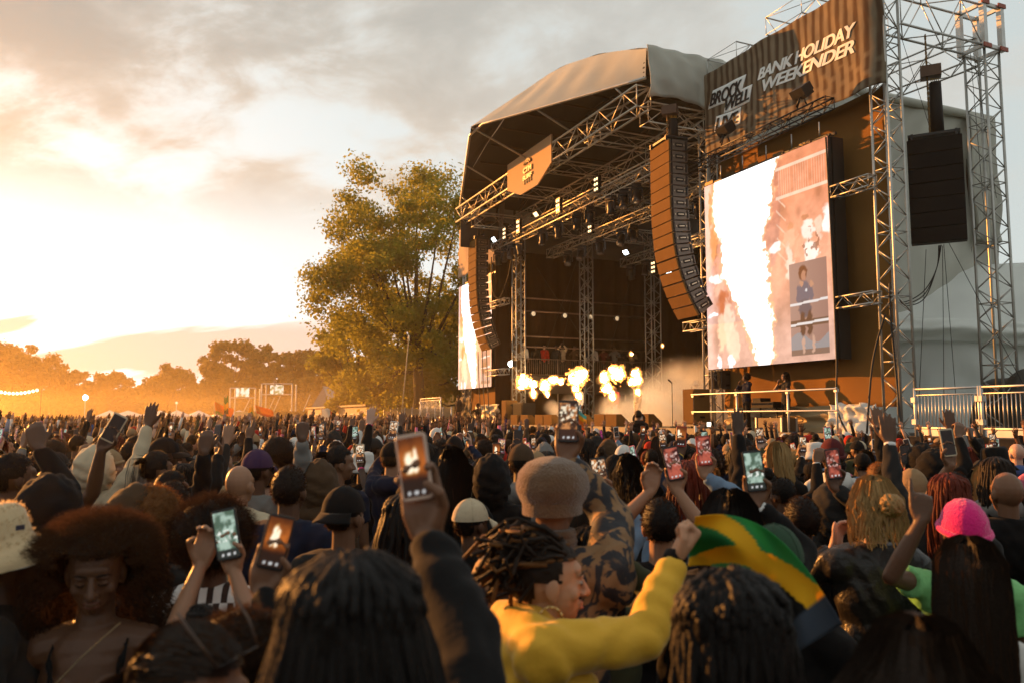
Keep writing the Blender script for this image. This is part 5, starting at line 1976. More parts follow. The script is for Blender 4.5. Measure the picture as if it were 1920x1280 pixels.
GRN, YEL, RED, ORA, WHT, BLK = (0.03, 0.25, 0.06), (0.75, 0.46, 0.03), (0.55, 0.05, 0.02), (0.75, 0.22, 0.02), (0.7, 0.7, 0.66), (0.015, 0.015, 0.015)
flag('green and orange striped flag at the far left of the flags', 402, 755, 62, 1.4, 0.95, [GRN, ORA, ORA], 800, 1)
flag('orange red flag slanting down beside the green and yellow one', 480, 760, 60, 1.25, 0.6, [RED, ORA, ORA], 800, 2)
flag('narrow black and yellow flag standing before the left delay screen', 421, 742, 60, 0.3, 1.35, [BLK, YEL, GRN], 800, 3)
flag('narrow dark and yellow flag left of the orange red flag', 466, 762, 60, 0.4, 1.0, [BLK, GRN, YEL], 800, 4)
flag('white and red small flag at the site cabin', 603, 765, 45, 0.75, 0.7, [WHT, WHT, RED], 800, 5, vertical=True)
flag('blue green yellow red striped flag before the wedge monitors', 1072, 768, 23, 0.42, 0.45, [(0.75, 0.15, 0.03), ORA, YEL, (0.10, 0.42, 0.45)], 835, 6)
r = thing('tall_pole', 'tall thin leaning pole in front of the tall tree', 'pole', P(752, 795, 30))
bar_obj('shaft', P(751, 797, 30), P(766, 640, 30), 0.022, mat('pale pole', (0.5, 0.36, 0.2), 0.6), r)
mb = MB()
mb.tube([P(766, 640, 30), P(767, 629, 30)], 0.035, 6)
part('tip', mb, mat('pale pole tip', (0.7, 0.6, 0.4), 0.6), r)
q = P(112, 765, 90)
# ================================================================== people
SKIN = {'deep brown': (0.055, 0.026, 0.014), 'dark brown': (0.09, 0.042, 0.022), 'brown': (0.15, 0.072, 0.038), 'light brown': (0.27, 0.14, 0.08), 'pale': (0.45, 0.27, 0.19), 'golden': (0.40, 0.205, 0.115)}
HAIRC = {'black': (0.010, 0.008, 0.007), 'dark brown': (0.022, 0.013, 0.008), 'brown': (0.06, 0.032, 0.015), 'red': (0.13, 0.022, 0.010), 'blonde': (0.36, 0.22, 0.085), 'copper': (0.17, 0.07, 0.02)}
CLOTH = {'black': (0.008, 0.0075, 0.0075), 'charcoal': (0.022, 0.021, 0.020), 'navy': (0.012, 0.015, 0.03), 'brown': (0.06, 0.036, 0.02), 'olive': (0.05, 0.052, 0.026), 'grey': (0.15, 0.145, 0.135),
         'white': (0.55, 0.53, 0.49), 'cream': (0.45, 0.37, 0.25), 'blue': (0.05, 0.09, 0.22), 'denim': (0.13, 0.19, 0.27), 'red': (0.33, 0.022, 0.012), 'orange': (0.5, 0.17, 0.02), 'yellow': (0.55, 0.34, 0.025),
         'green': (0.06, 0.2, 0.08), 'maroon': (0.08, 0.015, 0.016), 'purple': (0.05, 0.025, 0.06), 'pink': (0.55, 0.16, 0.24), 'tan': (0.26, 0.17, 0.09), 'forest': (0.030, 0.060, 0.036), 'pale': (0.5, 0.36, 0.28)}


def skin_m(n):
    return mat('skin ' + n, SKIN[n], 0.48, 0, 0.10, 9, 0.08, 60, sss=0.06, spec=0.3)


def hair_m(n):
    return mat('hair ' + n, tuple(x * 0.75 for x in HAIRC[n]), 0.5, 0, 0.3, 30, 0.2, 160, trans=0.06, spec=0.12)


def fuzz_m(n):
    c = HAIRC[n]
    return mat('loose hair ' + n, tuple(x * 1.3 + y for x, y in zip(c, (0.022, 0.009, 0.003))), 0.5, 0, 0.3, 20, 0.0, trans=0.6, spec=0.08)  # brown added to the hair tone to paint the sun's orange rim


def cloth_m(n):
    return mat('cloth ' + n, CLOTH[n], 0.9, 0, 0.16, 5, 0.5, 9, sheen=0.06, spec=0.10)


def ik(S, W, L1, L2, pole):
    d = W - S
    L = d.length
    if L > (L1 + L2) * 0.985:
        W = S + d.normalized() * (L1 + L2) * 0.985
        d = W - S
        L = d.length
    a = (L1 * L1 - L2 * L2 + L * L) / (2 * L)
    h = math.sqrt(max(1e-6, L1 * L1 - a * a))
    u = d.normalized()
    p = pole - u * pole.dot(u)
    if p.length < 1e-4:
        p = u.orthogonal()
    return S + u * a + p.normalized() * h, W


CURL = {'open': ((.08, .15, .1),) * 4, 'relaxed': ((.35, .5, .35),) * 4, 'fist': ((1.35, 1.6, 1.1),) * 4, 'grip': ((.25, .75, .9),) * 4,
        'point': ((.05, .1, .05), (1.35, 1.6, 1.1), (1.35, 1.6, 1.1), (1.35, 1.6, 1.1)), 'peace': ((.05, .1, .05), (.05, .1, .05), (1.35, 1.6, 1.1), (1.35, 1.6, 1.1)),
        'half': ((.5, .7, .5), (.6, .8, .6), (.7, .9, .6), (.8, .9, .6))}


def hand(mb, W, d, nrm, l, pose, sc=1.0):
    """palm and five fingers; d towards the fingertips, nrm out of the palm, l towards the thumb"""
    d = d.normalized()
    nrm = (nrm - d * nrm.dot(d)).normalized()
    l = (l - d * l.dot(d) - nrm * l.dot(nrm)).normalized()
    off = (0.033, 0.011, -0.011, -0.031)
    ln = (0.070, 0.078, 0.073, 0.056)
    base = (0.092, 0.096, 0.092, 0.084)
    for i in range(4):
        K = W + (d * base[i] + l * off[i]) * sc
        mb.tube([W + l * off[i] * 0.55 * sc + d * 0.005 * sc, W + (d * base[i] * 0.55 + l * off[i] * 0.9 + nrm * 0.003) * sc, K], [0.0165 * sc, 0.0165 * sc, 0.0125 * sc], 8, round_end=True)
        sp = 0.10 * (1.5 - i) if pose in ('open', 'relaxed', 'peace') else 0.02 * (1.5 - i)
        fd = (d + l * sp).normalized()
        pts, rr = [K], [0.0112 * sc]
        ang = 0.0
        q = K
        for j, (fr, c) in enumerate(zip((0.45, 0.31, 0.24), CURL[pose][i])):
            ang += c
            q = q + (fd * math.cos(ang) + nrm * math.sin(ang)) * ln[i] * fr * sc
            pts.append(q)
            rr.append((0.0102, 0.0093, 0.0080)[j] * sc)
        mb.tube(pts, rr, 8, round_end=True)
    tb = W + (d * 0.022 + l * 0.026 + nrm * 0.008) * sc
    if pose in ('fist', 'point', 'peace'):
        t1 = tb + (d * 0.035 + l * 0.012 + nrm * 0.018) * sc
        t2 = t1 + (d * 0.022 - l * 0.012 + nrm * 0.014) * sc
        t3 = t2 + (d * 0.006 - l * 0.022 + nrm * 0.003) * sc
    elif pose == 'grip':
        t1 = tb + (d * 0.032 + l * 0.022 + nrm * 0.010) * sc
        t2 = t1 + (d * 0.026 + l * 0.004 + nrm * 0.026) * sc
        t3 = t2 + (d * 0.018 - l * 0.020 + nrm * 0.006) * sc
    else:
        t1 = tb + (d * 0.030 + l * 0.026 + nrm * 0.004) * sc
        t2 = t1 + (d * 0.026 + l * 0.016) * sc
        t3 = t2 + (d * 0.022 + l * 0.006) * sc
    mb.tube([W + (d * 0.012 + l * 0.012) * sc, tb, t1, t2, t3], [0.016 * sc, 0.0155 * sc, 0.0125 * sc, 0.0115 * sc, 0.0090 * sc], 8, round_end=True)


PIV = Vector((0, -0.01, 1.50))


def head_shape(mb, R, female=False, wide=1.0):
    def at(x, y, z):
        return PIV + R @ (Vector((x, y, z)) - PIV)
    q = R.to_quaternion() if hasattr(R, 'to_quaternion') else None

    def ell(c, r):
        mb.ball(at(*c), r, 16, 11, rot=R)
    ell((0, -0.015, 1.655), (0.076 * wide, 0.097, 0.100))
    ell((0, 0.022, 1.61), (0.066 * wide, 0.068, 0.085))
    jw = 0.88 if female else 1.0
    ell((0, 0.030, 1.568), (0.052 * wide * jw, 0.058, 0.050))
    ell((0, 0.066, 1.542 + 0.003 * (1 - jw) * 8), (0.024 * jw, 0.022, 0.020))
    ell((0, 0.072 - 0.004 * (jw < 1), 1.668), (0.050, 0.022, 0.022))
    for s in (-1, 1):
        ell((s * 0.028, 0.080, 1.653), (0.021, 0.013, 0.006))
        ell((s * 0.039, 0.056, 1.606), (0.024, 0.024, 0.024))
        ell((s * 0.077 * wide, -0.010, 1.622), (0.010, 0.021, 0.032))
        ell((s * 0.073 * wide, -0.004, 1.594), (0.008, 0.010, 0.012))
        ell((s * 0.031, 0.076, 1.633), (0.015, 0.012, 0.009))
        ell((s * 0.012, 0.098, 1.600), (0.009, 0.011, 0.008))
    mb.tube([at(0, 0.088, 1.645), at(0, 0.101, 1.622), at(0, 0.112, 1.603)], [0.009, 0.011, 0.013], 8, round_end=True)
    lf = 1.12 if female else 1.0
    ell((0, 0.089, 1.5745), (0.023, 0.013 * lf, 0.0065 * lf))
    ell((0, 0.088, 1.5625), (0.021, 0.013 * lf, 0.0075 * lf))
    mb.tube([Vector((0, -0.012, 1.42)), Vector((0, -0.014, 1.50)), at(0, -0.014, 1.58)], [0.064, 0.054, 0.052], 14)


ARM = {  # wrist, hand pose, finger direction, palm normal, elbow pole (right side; left is mirrored)
    'down': ((0.25, 0.04, 0.86), 'relaxed', (0.02, 0.1, -1), (-1, 0.1, 0), (0.3, -1, 0)),
    'up': ((0.27, 0.16, 1.93), 'open', (0.05, 0.1, 1), (-0.2, 1, 0), (1, -0.2, -0.6)),
    'upb': ((0.36, 0.20, 1.84), 'half', (0.25, 0.2, 1), (-0.3, 1, 0), (1, -0.2, -0.6)),
    'fist': ((0.25, 0.22, 1.86), 'fist', (0.05, 0.1, 1), (-0.6, 0.8, 0), (1, -0.2, -0.6)),
    'point': ((0.26, 0.20, 1.84), 'point', (0.05, 0.1, 1), (-0.5, 0.8, 0), (1, -0.2, -0.6)),
    'peace': ((0.30, 0.20, 1.86), 'peace', (0.1, 0.1, 1), (-0.3, 1, 0), (1, -0.2, -0.6)),
    'phone': ((0.19, 0.34, 1.72), 'grip', (-0.06, 0.15, 1), (-0.1, -1, 0.12), (1, 0, -0.8)),
    'phonelow': ((0.14, 0.34, 1.52), 'grip', (-0.08, 0.2, 1), (-0.1, -1, 0.12), (1, 0, -0.8)),
    'both': ((0.072, 0.36, 1.66), 'grip', (-0.22, 0.12, 1), (-0.75, -0.75, 0.1), (1, 0, -0.8)),
    'face': ((0.12, 0.17, 1.42), 'half', (-0.4, 0.3, 1), (-0.7, -0.6, 0), (1, 0.1, -0.9)),
    'bent': ((0.14, 0.30, 1.18), 'relaxed', (-0.4, 0.7, 0.3), (-0.6, -0.3, 0.6), (1, -0.5, -0.6)),
}


def arm_spec(k, side):
    if isinstance(k, str):
        W, pose, d, n, p = ARM[k]
    else:
        W, pose, d, n, p = k
        if side < 0:
            return Vector(W), pose, Vector(d), Vector(n), Vector(p)
        return Vector(W), pose, Vector(d), Vector(n), Vector(p)
    f = lambda q: Vector((q[0] * side, q[1], q[2]))
    return f(W), pose, f(d), f(n), f(p)


def torso_shape(mb, g, female, collar=False, hem=0.80):
    w = 0.94 if female else 1.0
    mb.ball((0, 0.0, 1.26), (0.165 * w + g, 0.108 + g, 0.20), 20, 12)
    mb.ball((0, -0.005, 1.36), (0.158 * w + g, 0.090 + g, 0.11), 20, 10)
    mb.ball((0, 0.0, 1.08), (0.145 * w + g, 0.10 + g, 0.20), 20, 12)
    mb.ball((0, 0.0, 0.93), (0.165 + g, 0.115 + g, 0.16), 20, 12)
    mb.tube([(-0.165 * w, -0.012, 1.385), (0, -0.02, 1.425), (0.165 * w, -0.012, 1.385)], [0.060 + g, 0.060 + g * 0.6, 0.060 + g], 12, round_end=True)
    if female:
        for s in (-1, 1):
            mb.ball((s * 0.075, 0.085, 1.255), (0.07 + g, 0.06 + g, 0.07 + g), 12, 8)


def build_person(arms=('down', 'down'), R=None, female=False, voxel=0.0075, sleeve='long', tv=0.014, hood_down=False, wide=1.0, bulk=0.0, drop=0.0):
    """returns body mesh, top mesh, hand frames and head rotation for a standing figure that faces +Y"""
    R = R or Matrix.Identity(3)
    body, top = MB(), MB()
    head_shape(body, R, female, wide)
    if drop:
        body.v = [(x, y + drop * 0.5, z - drop) for x, y, z in body.v]
    torso_shape(body, 0.0, female)
    g = (0.020 if sleeve == 'long' else 0.014) + bulk
    if sleeve != 'tank':
        torso_shape(top, g, female)
    else:
        mbt = top
        mbt.ball((0, 0.0, 1.22), (0.165 + 0.006, 0.108 + 0.012, 0.15), 20, 12)
        mbt.ball((0, 0.0, 1.08), (0.145 + 0.012, 0.10 + 0.012, 0.20), 20, 12)
        mbt.ball((0, 0.0, 0.93), (0.165 + 0.012, 0.115 + 0.012, 0.16), 20, 12)
        for s in (-1, 1):
            mbt.ball((s * 0.075, 0.085, 1.245), (0.07 + 0.012, 0.06 + 0.012, 0.07), 12, 8)
            mbt.tube([(s * 0.085, 0.125, 1.27), (s * 0.10, 0.085, 1.38), (s * 0.105, -0.02, 1.455), (s * 0.09, -0.10, 1.36), (s * 0.08, -0.12, 1.25)], 0.011, 8, round_end=True)
    if sleeve == 'long':
        mb = top
        mb.tube([(0, -0.02, 1.40), (0, -0.016, 1.475)], [0.085, 0.068], 14)
        if hood_down:
            mb.ball((0, -0.10, 1.43), (0.125, 0.075, 0.075), 14, 9)
            mb.tube([(-0.10, 0.02, 1.455), (-0.085, -0.075, 1.48), (0.085, -0.075, 1.48), (0.10, 0.02, 1.455)], 0.036, 10, round_end=True)
    fr = {}
    for side, key in ((1, arms[1]), (-1, arms[0])):
        W, pose, d, n, pole = arm_spec(key, side)
        S = Vector((side * 0.185 * (0.94 if female else 1), -0.012, 1.385))
        L1, L2 = 0.285, 0.255
        raise_ = max(0.0, min(1.0, (W.z - 1.35) / 0.5))
        S = S + Vector((-side * 0.015 * raise_, 0, 0.045 * raise_))
        E, W = ik(S, W, L1, L2, pole)
        t = 0.9 if female else 1.0
        body.tube([S, S.lerp(E, 0.5), E], [0.052 * t, 0.046 * t, 0.038 * t], 12, round_end=True)
        body.tube([E, E.lerp(W, 0.35), W], [0.038 * t, 0.040 * t, 0.0265 * t], 12, round_end=True)
        hand(body, W, d, n, Vector((side, 0, 0)) if abs(d.normalized().x) < 0.8 else Vector((0, 0, 1)), pose)
        d = d.normalized()
        n = (n - d * n.dot(d)).normalized()
        fr[side] = (W.copy(), d, n, E.copy(), S.copy())
        if sleeve == 'long':
            We = E.lerp(W, 0.93)
            top.tube([S, S.lerp(E, 0.5), E], [0.066 + bulk, 0.062 + bulk, 0.055 + bulk], 12, round_end=True)
            top.tube([E, E.lerp(W, 0.4), E.lerp(W, 0.82), We], [0.055 + bulk, 0.053 + bulk, 0.043 + bulk * .5, 0.039 + bulk * .5], 12)
            top.tube([E.lerp(W, 0.88), E.lerp(W, 0.97)], 0.037, 12)
        elif sleeve == 'short':
            top.tube([S, S.lerp(E, 0.55)], [0.066, 0.064], 12, round_end=False)
            top.ball(S, 0.066, 12, 8)
    bm = remesh(body, voxel, 'body', 2)
    tm = remesh(top, tv, 'top', 3)
    # creases: push the cloth in and out along its normals, more near the bends
    n = len(tm.vertices)
    co = np.empty(n * 3)
    no = np.empty(n * 3)
    tm.vertices.foreach_get('co', co)
    tm.vertex_normals.foreach_get('vector', no)
    co, no = co.reshape(-1, 3), no.reshape(-1, 3)
    k = np.sin(co[:, 2] * 55 + 6 * np.sin(co[:, 0] * 14 + 1) + 4 * np.sin(co[:, 1] * 19)) * 0.003 + np.sin(co[:, 0] * 38 + co[:, 2] * 21 + 3 * np.sin(co[:, 1] * 25)) * 0.0025
    co += no * k[:, None]
    tm.vertices.foreach_set('co', co.ravel())
    tm.update()
    return bm, tm, fr, R


def trousers_mesh():
    mb = MB()
    for s in (-1, 1):
        mb.tube([(s * 0.085, 0, 0.92), (s * 0.095, 0.01, 0.50), (s * 0.10, -0.01, 0.10)], [0.10, 0.075, 0.062], 10)
        mb.tube([(s * 0.10, -0.05, 0.045), (s * 0.105, 0.13, 0.04)], [0.05, 0.042], 8, round_end=True)
    mb.ball((0, 0, 0.92), (0.165, 0.12, 0.12), 12, 8)
    me = mb.mesh('trousers', cloth_m('charcoal'))
    return me


TROUSERS = trousers_mesh()

# ---- hair and headgear, in head space (origin at the neck pivot, face towards +Y)
HC = Vector((0, -0.005, 0.155))


def hm_shell(fn_keep, rx, ry, rz, seed, nz=0.006, c=HC, nu=56, nv=40, fr=9.0):
    mb = MB()
    b = MB()
    b.ball((0, 0, 0), 1, nu, nv)
    vs = []
    for q in b.v:
        d = Vector(q)
        k = 1 + nz / 0.1 * mnoise.noise(d * fr + Vector((seed, 0, 0)))
        vs.append(c + Vector((d.x * rx, d.y * ry, d.z * rz)) * k)
    fs = [f for f in b.f if all(fn_keep(vs[i]) for i in f)]
    mb.add(vs, fs)
    return mb


def strand(mb, pts, r0, r1, n=4):
    rr = [r0 + (r1 - r0) * i / (len(pts) - 1) for i in range(len(pts))]
    mb.tube(pts, rr, n, cap=False)


def blade(mb, pts, w, mi=0):
    """thin flat lock of hair"""
    P_ = [Vector(p) for p in pts]
    vs = []
    for i, p in enumerate(P_):
        d = (P_[min(i + 1, len(P_) - 1)] - P_[max(i - 1, 0)])
        s = d.cross(Vector((0.3, 0.8, 0.5)))
        s = s.normalized() if s.length > 1e-6 else Vector((1, 0, 0))
        ww = w * (1 - 0.75 * i / (len(P_) - 1))
        vs += [p - s * ww, p + s * ww]
    mb.add(vs, [(2 * i, 2 * i + 1, 2 * i + 3, 2 * i + 2) for i in range(len(P_) - 1)], mi)


def scalp_keep(p):
    if p.z < 0.075:
        return False
    if p.y > 0.03 and p.z < 0.19 + (p.y - 0.03) * 0.25:
        return False
    if p.y > -0.04 and abs(p.x) > 0.055 and p.z < 0.135:
        return False
    return True


def hair_short(seed=1):
    mb = hm_shell(scalp_keep, 0.083, 0.104, 0.107, seed, 0.007, fr=16.0)
    rg = random.Random(seed)
    for k in range(1100):
        d = Vector((rg.gauss(0, 1), rg.gauss(0, 1), rg.gauss(0, 1))).normalized()
        p = HC + Vector((d.x * 0.083, d.y * 0.104, d.z * 0.107))
        if scalp_keep(p):
            blade(mb, [p, p + d * 0.010 + Vector((rg.uniform(-1, 1), rg.uniform(-1, 1), rg.uniform(-1, 1))) * 0.004], 0.0022, 1)
    return mb


def hair_afro(R0=0.155, n=1300, seed=2, curl=0.02, elong=1.0, w=0.0022, face=False):
    rg = random.Random(seed)

    def keep(p):
        return not (p.y > 0.055 and p.z < 0.165 + 0.2 * (0.09 - abs(p.x)) * 0)
    c = HC + Vector((0, -0.025, 0.012))
    mb = hm_shell(lambda p: not (p.y > 0.06 and p.z < 0.20) and p.z > -0.02 and not (face and p.y > 0.0 and abs(p.x) < 0.10 and p.z < 0.225), R0 * 0.9, R0 * 0.9, R0 * 0.9 * elong, seed, 0.009, c, 36, 24, 7)
    sc_ = hm_shell(scalp_keep, 0.086, 0.107, 0.110, seed, 0.003)
    mb.add(sc_.v, sc_.f)
    for k in range(n):
        d = Vector((rg.gauss(0, 1), rg.gauss(0, 1), rg.gauss(0, 1) + 0.15)).normalized()
        lump = 1 + 0.10 * mnoise.noise(d * 4 + Vector((seed, 1, 0)))
        p = c + Vector((d.x, d.y, d.z * elong)) * R0 * 0.84 * lump
        if (p.y > 0.055 and p.z < 0.185) or p.z < -0.03:
            continue
        if face and p.y > 0.0 and abs(p.x) < 0.086 and p.z < 0.215:
            continue
        side = d.orthogonal().normalized()
        side = Quaternion(d, rg.uniform(0, 6.28)) @ side
        up = d.cross(side)
        pts = []
        L = R0 * rg.uniform(0.14, 0.30)
        ph = rg.uniform(0, 6)
        for j in range(6):
            s_ = j / 5
            pts.append(p + d * L * s_ + (side * math.cos(ph + s_ * 6) + up * math.sin(ph + s_ * 6)) * curl * 0.35 * s_ ** 0.5)
        blade(mb, pts, w, 1)
    return mb


def hair_long(seed=3, length=0.42, n=130, wave=0.006, w=0.010, spread=1.0):
    rg = random.Random(seed)
    mb = hm_shell(lambda p: not (p.y > 0.045 and p.z < 0.20) and p.z > 0.03 and not (p.y > 0.0 and p.z < 0.15 and abs(p.x) < 0.06), 0.088, 0.109, 0.112, seed, 0.004)
    for k in range(n):
        a = rg.uniform(math.pi * 0.93, math.pi * 2.07)
        top = HC + Vector((0.02 * math.cos(a), 0.02 * math.sin(a) - 0.005, 0.112))
        mid = HC + Vector((0.092 * math.cos(a), 0.112 * math.sin(a), 0.03 + rg.uniform(-.02, .02)))
        x, y = 0.105 * math.cos(a) * spread, 0.105 * math.sin(a) - 0.012
        L = length * rg.uniform(0.8, 1.05)
        pts = [top, HC + Vector((0.06 * math.cos(a), 0.075 * math.sin(a), 0.095)), mid]
        for j in range(1, 7):
            s = j / 6
            pts.append(Vector((x * (1 + 0.15 * s) + wave * math.sin(7 * s + k), y * (1 - 0.05 * s) - 0.02 * s + wave * math.cos(6 * s + k * 2), mid.z - L * s)))
        blade(mb, pts, w * rg.uniform(0.7, 1.2), 0)
        if k % 3 == 0:
            blade(mb, [q + Vector((rg.uniform(-1, 1), rg.uniform(-1, 1), 0)) * 0.008 for q in pts[1:]], w * 0.25, 1)
    return mb


def hair_braids(seed=4, length=0.40, n=46, r=0.0085, bump=0.3, spread=1.0, seg=16, front=False):
    rg = random.Random(seed)
    mb = hm_shell(scalp_keep if not front else (lambda p: p.z > 0.08 and not (p.y > 0.05 and p.z < 0.2)), 0.084, 0.105, 0.108, seed, 0.005)
    for k in range(n):
        a = math.pi * (0.9 + 1.2 * (k + rg.random()) / n)
        t0 = rg.uniform(0.15, 0.75)
        st = HC + Vector((0.088 * math.cos(a) * t0, 0.108 * math.sin(a) * t0, 0.113 * math.sqrt(1 - t0 * t0)))
        mid = HC + Vector((0.097 * math.cos(a), 0.116 * math.sin(a), rg.uniform(-0.02, 0.03)))
        L = length * rg.uniform(0.75, 1.1)
        x, y = 0.112 * math.cos(a) * spread, 0.112 * math.sin(a) - 0.015
        key = [st, st.lerp(mid, 0.5) + (st.lerp(mid, 0.5) - HC).normalized() * 0.022, mid]
        for j in range(1, 4):
            s = j / 3
            key.append(Vector((x * (1 + 0.12 * s) + rg.uniform(-.012, .012), y - 0.015 * s + rg.uniform(-.012, .012), mid.z - L * s)))
        pts = []
        for i in range(len(key) - 1):
            p0, p1, p2, p3 = key[max(i - 1, 0)], key[i], key[i + 1], key[min(i + 2, len(key) - 1)]
            for q in range(max(2, seg // 5)):
                s = q / max(2, seg // 5)
                pts.append(0.5 * ((2 * p1) + (p2 - p0) * s + (2 * p0 - 5 * p1 + 4 * p2 - p3) * s * s + (3 * p1 - p0 - 3 * p2 + p3) * s ** 3))
        pts.append(key[-1])
        rr = [r * (1 + bump * math.sin(i * 2.4 + k)) * (1 - 0.35 * i / len(pts)) for i in range(len(pts))]
        mb.tube(pts, rr, 6)
    return mb


def hair_sleek(seed=8, n=420):
    mb = hm_shell(scalp_keep, 0.0825, 0.1035, 0.1065, seed, 0.002)
    rg = random.Random(seed)
    back = Vector((0, -0.125, 0.13))
    for k in range(n):
        a = rg.uniform(0, 2 * math.pi)
        t0 = rg.uniform(0.05, 1.0)
        d = Vector((math.cos(a) * t0, math.sin(a) * t0, math.sqrt(1 - t0 * t0)))
        pts = []
        for j in range(7):
            s_ = j / 6
            q = d.lerp((back - HC).normalized(), s_ * 0.95)
            q.normalize()
            p = HC + Vector((q.x * 0.0850, q.y * 0.1065, q.z * 0.1095))
            if not scalp_keep(p):
                break
            pts.append(p + q * rg.uniform(0.0, 0.002))
        if len(pts) > 2:
            blade(mb, pts, 0.0035, 0 if k % 5 else 1)
    for k in range(110):
        o = Vector((rg.gauss(0, .016), rg.gauss(0, .012), rg.gauss(0, .012)))
        blade(mb, [back + o * 0.6, back + Vector((0, -0.03, -0.03)) + o, back + Vector((0, -0.035, -0.14)) + o * 1.4, back + Vector((0, -0.02, -0.27)) + o * 1.5], 0.006, 0)
    return mb


def hair_bun(seed=5, high=True):
    mb = hair_short(seed)
    c = Vector((0, -0.085, 0.255)) if high else Vector((0, -0.135, 0.15))
    rg = random.Random(seed)
    for k in range(26):
        d = Vector((rg.gauss(0, 1), rg.gauss(0, 1), rg.gauss(0, 1))).normalized()
        u = d.orthogonal().normalized()
        v = d.cross(u)
        r = rg.uniform(0.030, 0.044)
        pts = [c + (u * math.cos(a) + v * math.sin(a)) * r + d * 0.012 for a in np.linspace(0, 4.8, 9)]
        mb.tube(pts, 0.010, 5)
    return mb


def hair_pony(seed=6):
    mb = hair_short(seed)
    rg = random.Random(seed)
    for k in range(40):
        o = Vector((rg.gauss(0, .012), rg.gauss(0, .012), rg.gauss(0, .01)))
        pts = [Vector((0, -0.10, 0.20)) + o, Vector((0, -0.145, 0.19)) + o * 1.6, Vector((0, -0.155, 0.08)) + o * 2, Vector((rg.uniform(-.02, .02), -0.14, -0.10)) + o * 2.2]
        blade(mb, pts, 0.007, 0)
    return mb


def hat_cap(back=False, seed=0):
    mb = hm_shell(lambda p: p.z > 0.150 + 0.10 * (p.y < -0.0) * max(0, -p.y - 0.06), 0.093, 0.114, 0.118, seed, 0.002, HC + Vector((0, 0, 0.002)), 40, 30)
    s = -1 if back else 1

    def bill(u, v):
        a = math.pi * (0.14 + 0.72 * u)
        r = 0.105 + 0.075 * v * math.sin(a) ** 0.6
        return Vector((math.cos(a) * (0.090 + 0.012 * v), s * (0.015 + math.sin(a) * r), 0.158 - 0.030 * v - 0.018 * abs(math.cos(a)) * v))
    mb.sheet(bill, 16, 5, thick=0.004 * s)
    mb.ball((0, -0.005, 0.275), (0.008, 0.008, 0.005), 8, 5)
    for k in range(6):
        a = k * math.pi / 3 + 0.5
        pts = [HC + Vector((0.0945 * math.cos(a) * math.cos(e), 0.1155 * math.sin(a) * math.cos(e), 0.1195 * math.sin(e) + 0.002)) for e in np.linspace(0.08, 1.5, 9)]
        mb.tube(pts, 0.0012, 4)
    return mb


def hat_beanie(seed=0, tall=1.0):
    mb = hm_shell(lambda p: p.z > 0.14 - 0.35 * max(0, -p.y - 0.02) and p.z > 0.09, 0.091, 0.114, 0.124 * tall, seed, 0.004, HC, 44, 32, 14)
    pts = []
    for k in range(25):
        a = 2 * math.pi * k / 24
        pts.append(Vector((0.092 * math.cos(a), -0.004 + 0.114 * math.sin(a), 0.150 + 0.028 * math.sin(a))))
    mb.tube(pts, 0.014, 8, cap=False)
    return mb


def hat_bucket(seed=0, brim=0.075, fuzz=0):
    prof = [(0.150 + brim * 0.35, 0.095), (0.128, 0.140), (0.106, 0.172), (0.104, 0.185), (0.099, 0.245), (0.088, 0.268), (0.05, 0.278), (0.005, 0.280)]
    mb = MB()
    mb.lathe((0, -0.005, 0), prof, 36, sy=1.12)
    mb.v = [(x * (1 + 0.05 * mnoise.noise(Vector((x * 9, y * 9, z * 7 + seed)))), y * (1 + 0.05 * mnoise.noise(Vector((x * 9, y * 9, z * 7 + seed + 3)))), z + 0.012 * mnoise.noise(Vector((x * 8, y * 8, seed)))) for x, y, z in mb.v]
    if fuzz:
        rg = random.Random(seed)
        for k in range(fuzz):
            i = rg.randrange(len(mb.v) // 1)
            f = mb.f[rg.randrange(36 * 7)]
            ws = [rg.random() for _ in f]
            t = sum(ws)
            p = sum((Vector(mb.v[i]) * w_ / t for i, w_ in zip(f, ws)), Vector())
            n = (p - Vector((0, -0.005, 0.12))).normalized()
            q = Vector((rg.uniform(-1, 1), rg.uniform(-1, 1), rg.uniform(-1, 1))) * 0.006
            blade(mb, [p - n * 0.002, p + n * 0.004 + q * 0.5, p + n * 0.007 + q], 0.0011, 1)
    return mb


def hat_flat(seed=0):
    """flat wool cap"""
    mb = MB()

    def pos(u, v):
        a = 2 * math.pi * u
        kz = [(0.0, 0.093, 0.118), (0.10, 0.110, 0.150), (0.22, 0.117, 0.172), (0.45, 0.108, 0.218), (0.7, 0.078, 0.252), (0.9, 0.034, 0.268), (1.0, 0.001, 0.272)]
        r = float(np.interp(v, [k[0] for k in kz], [k[1] for k in kz]))
        z = float(np.interp(v, [k[0] for k in kz], [k[2] for k in kz]))
        x, y = r * math.cos(a), 0.006 + r * 1.24 * math.sin(a)
        z -= 0.22 * max(0, y) * (z - 0.10) / 0.17
        w = 0.006 * mnoise.noise(Vector((x * 16, y * 16, z * 10 + seed))) + 0.003 * math.sin(a * 8) * (v > 0.05) * (1 - v)
        return Vector((x * (1 + w * 4), y * (1 + w * 4), z))
    mb.sheet(pos, 40, 16)
    mb.sheet(lambda u, v: Vector((0.094 * math.cos(2 * math.pi * u), -0.003 + 0.116 * math.sin(2 * math.pi * u), 0.092 + 0.05 * v)), 32, 2)
    mb.sheet(lambda u, v: Vector((0.085 * math.cos(math.pi * u), 0.10 + (0.035 + 0.03 * v) * math.sin(math.pi * u), 0.135 - 0.012 * v)), 14, 3, thick=0.006)
    return mb


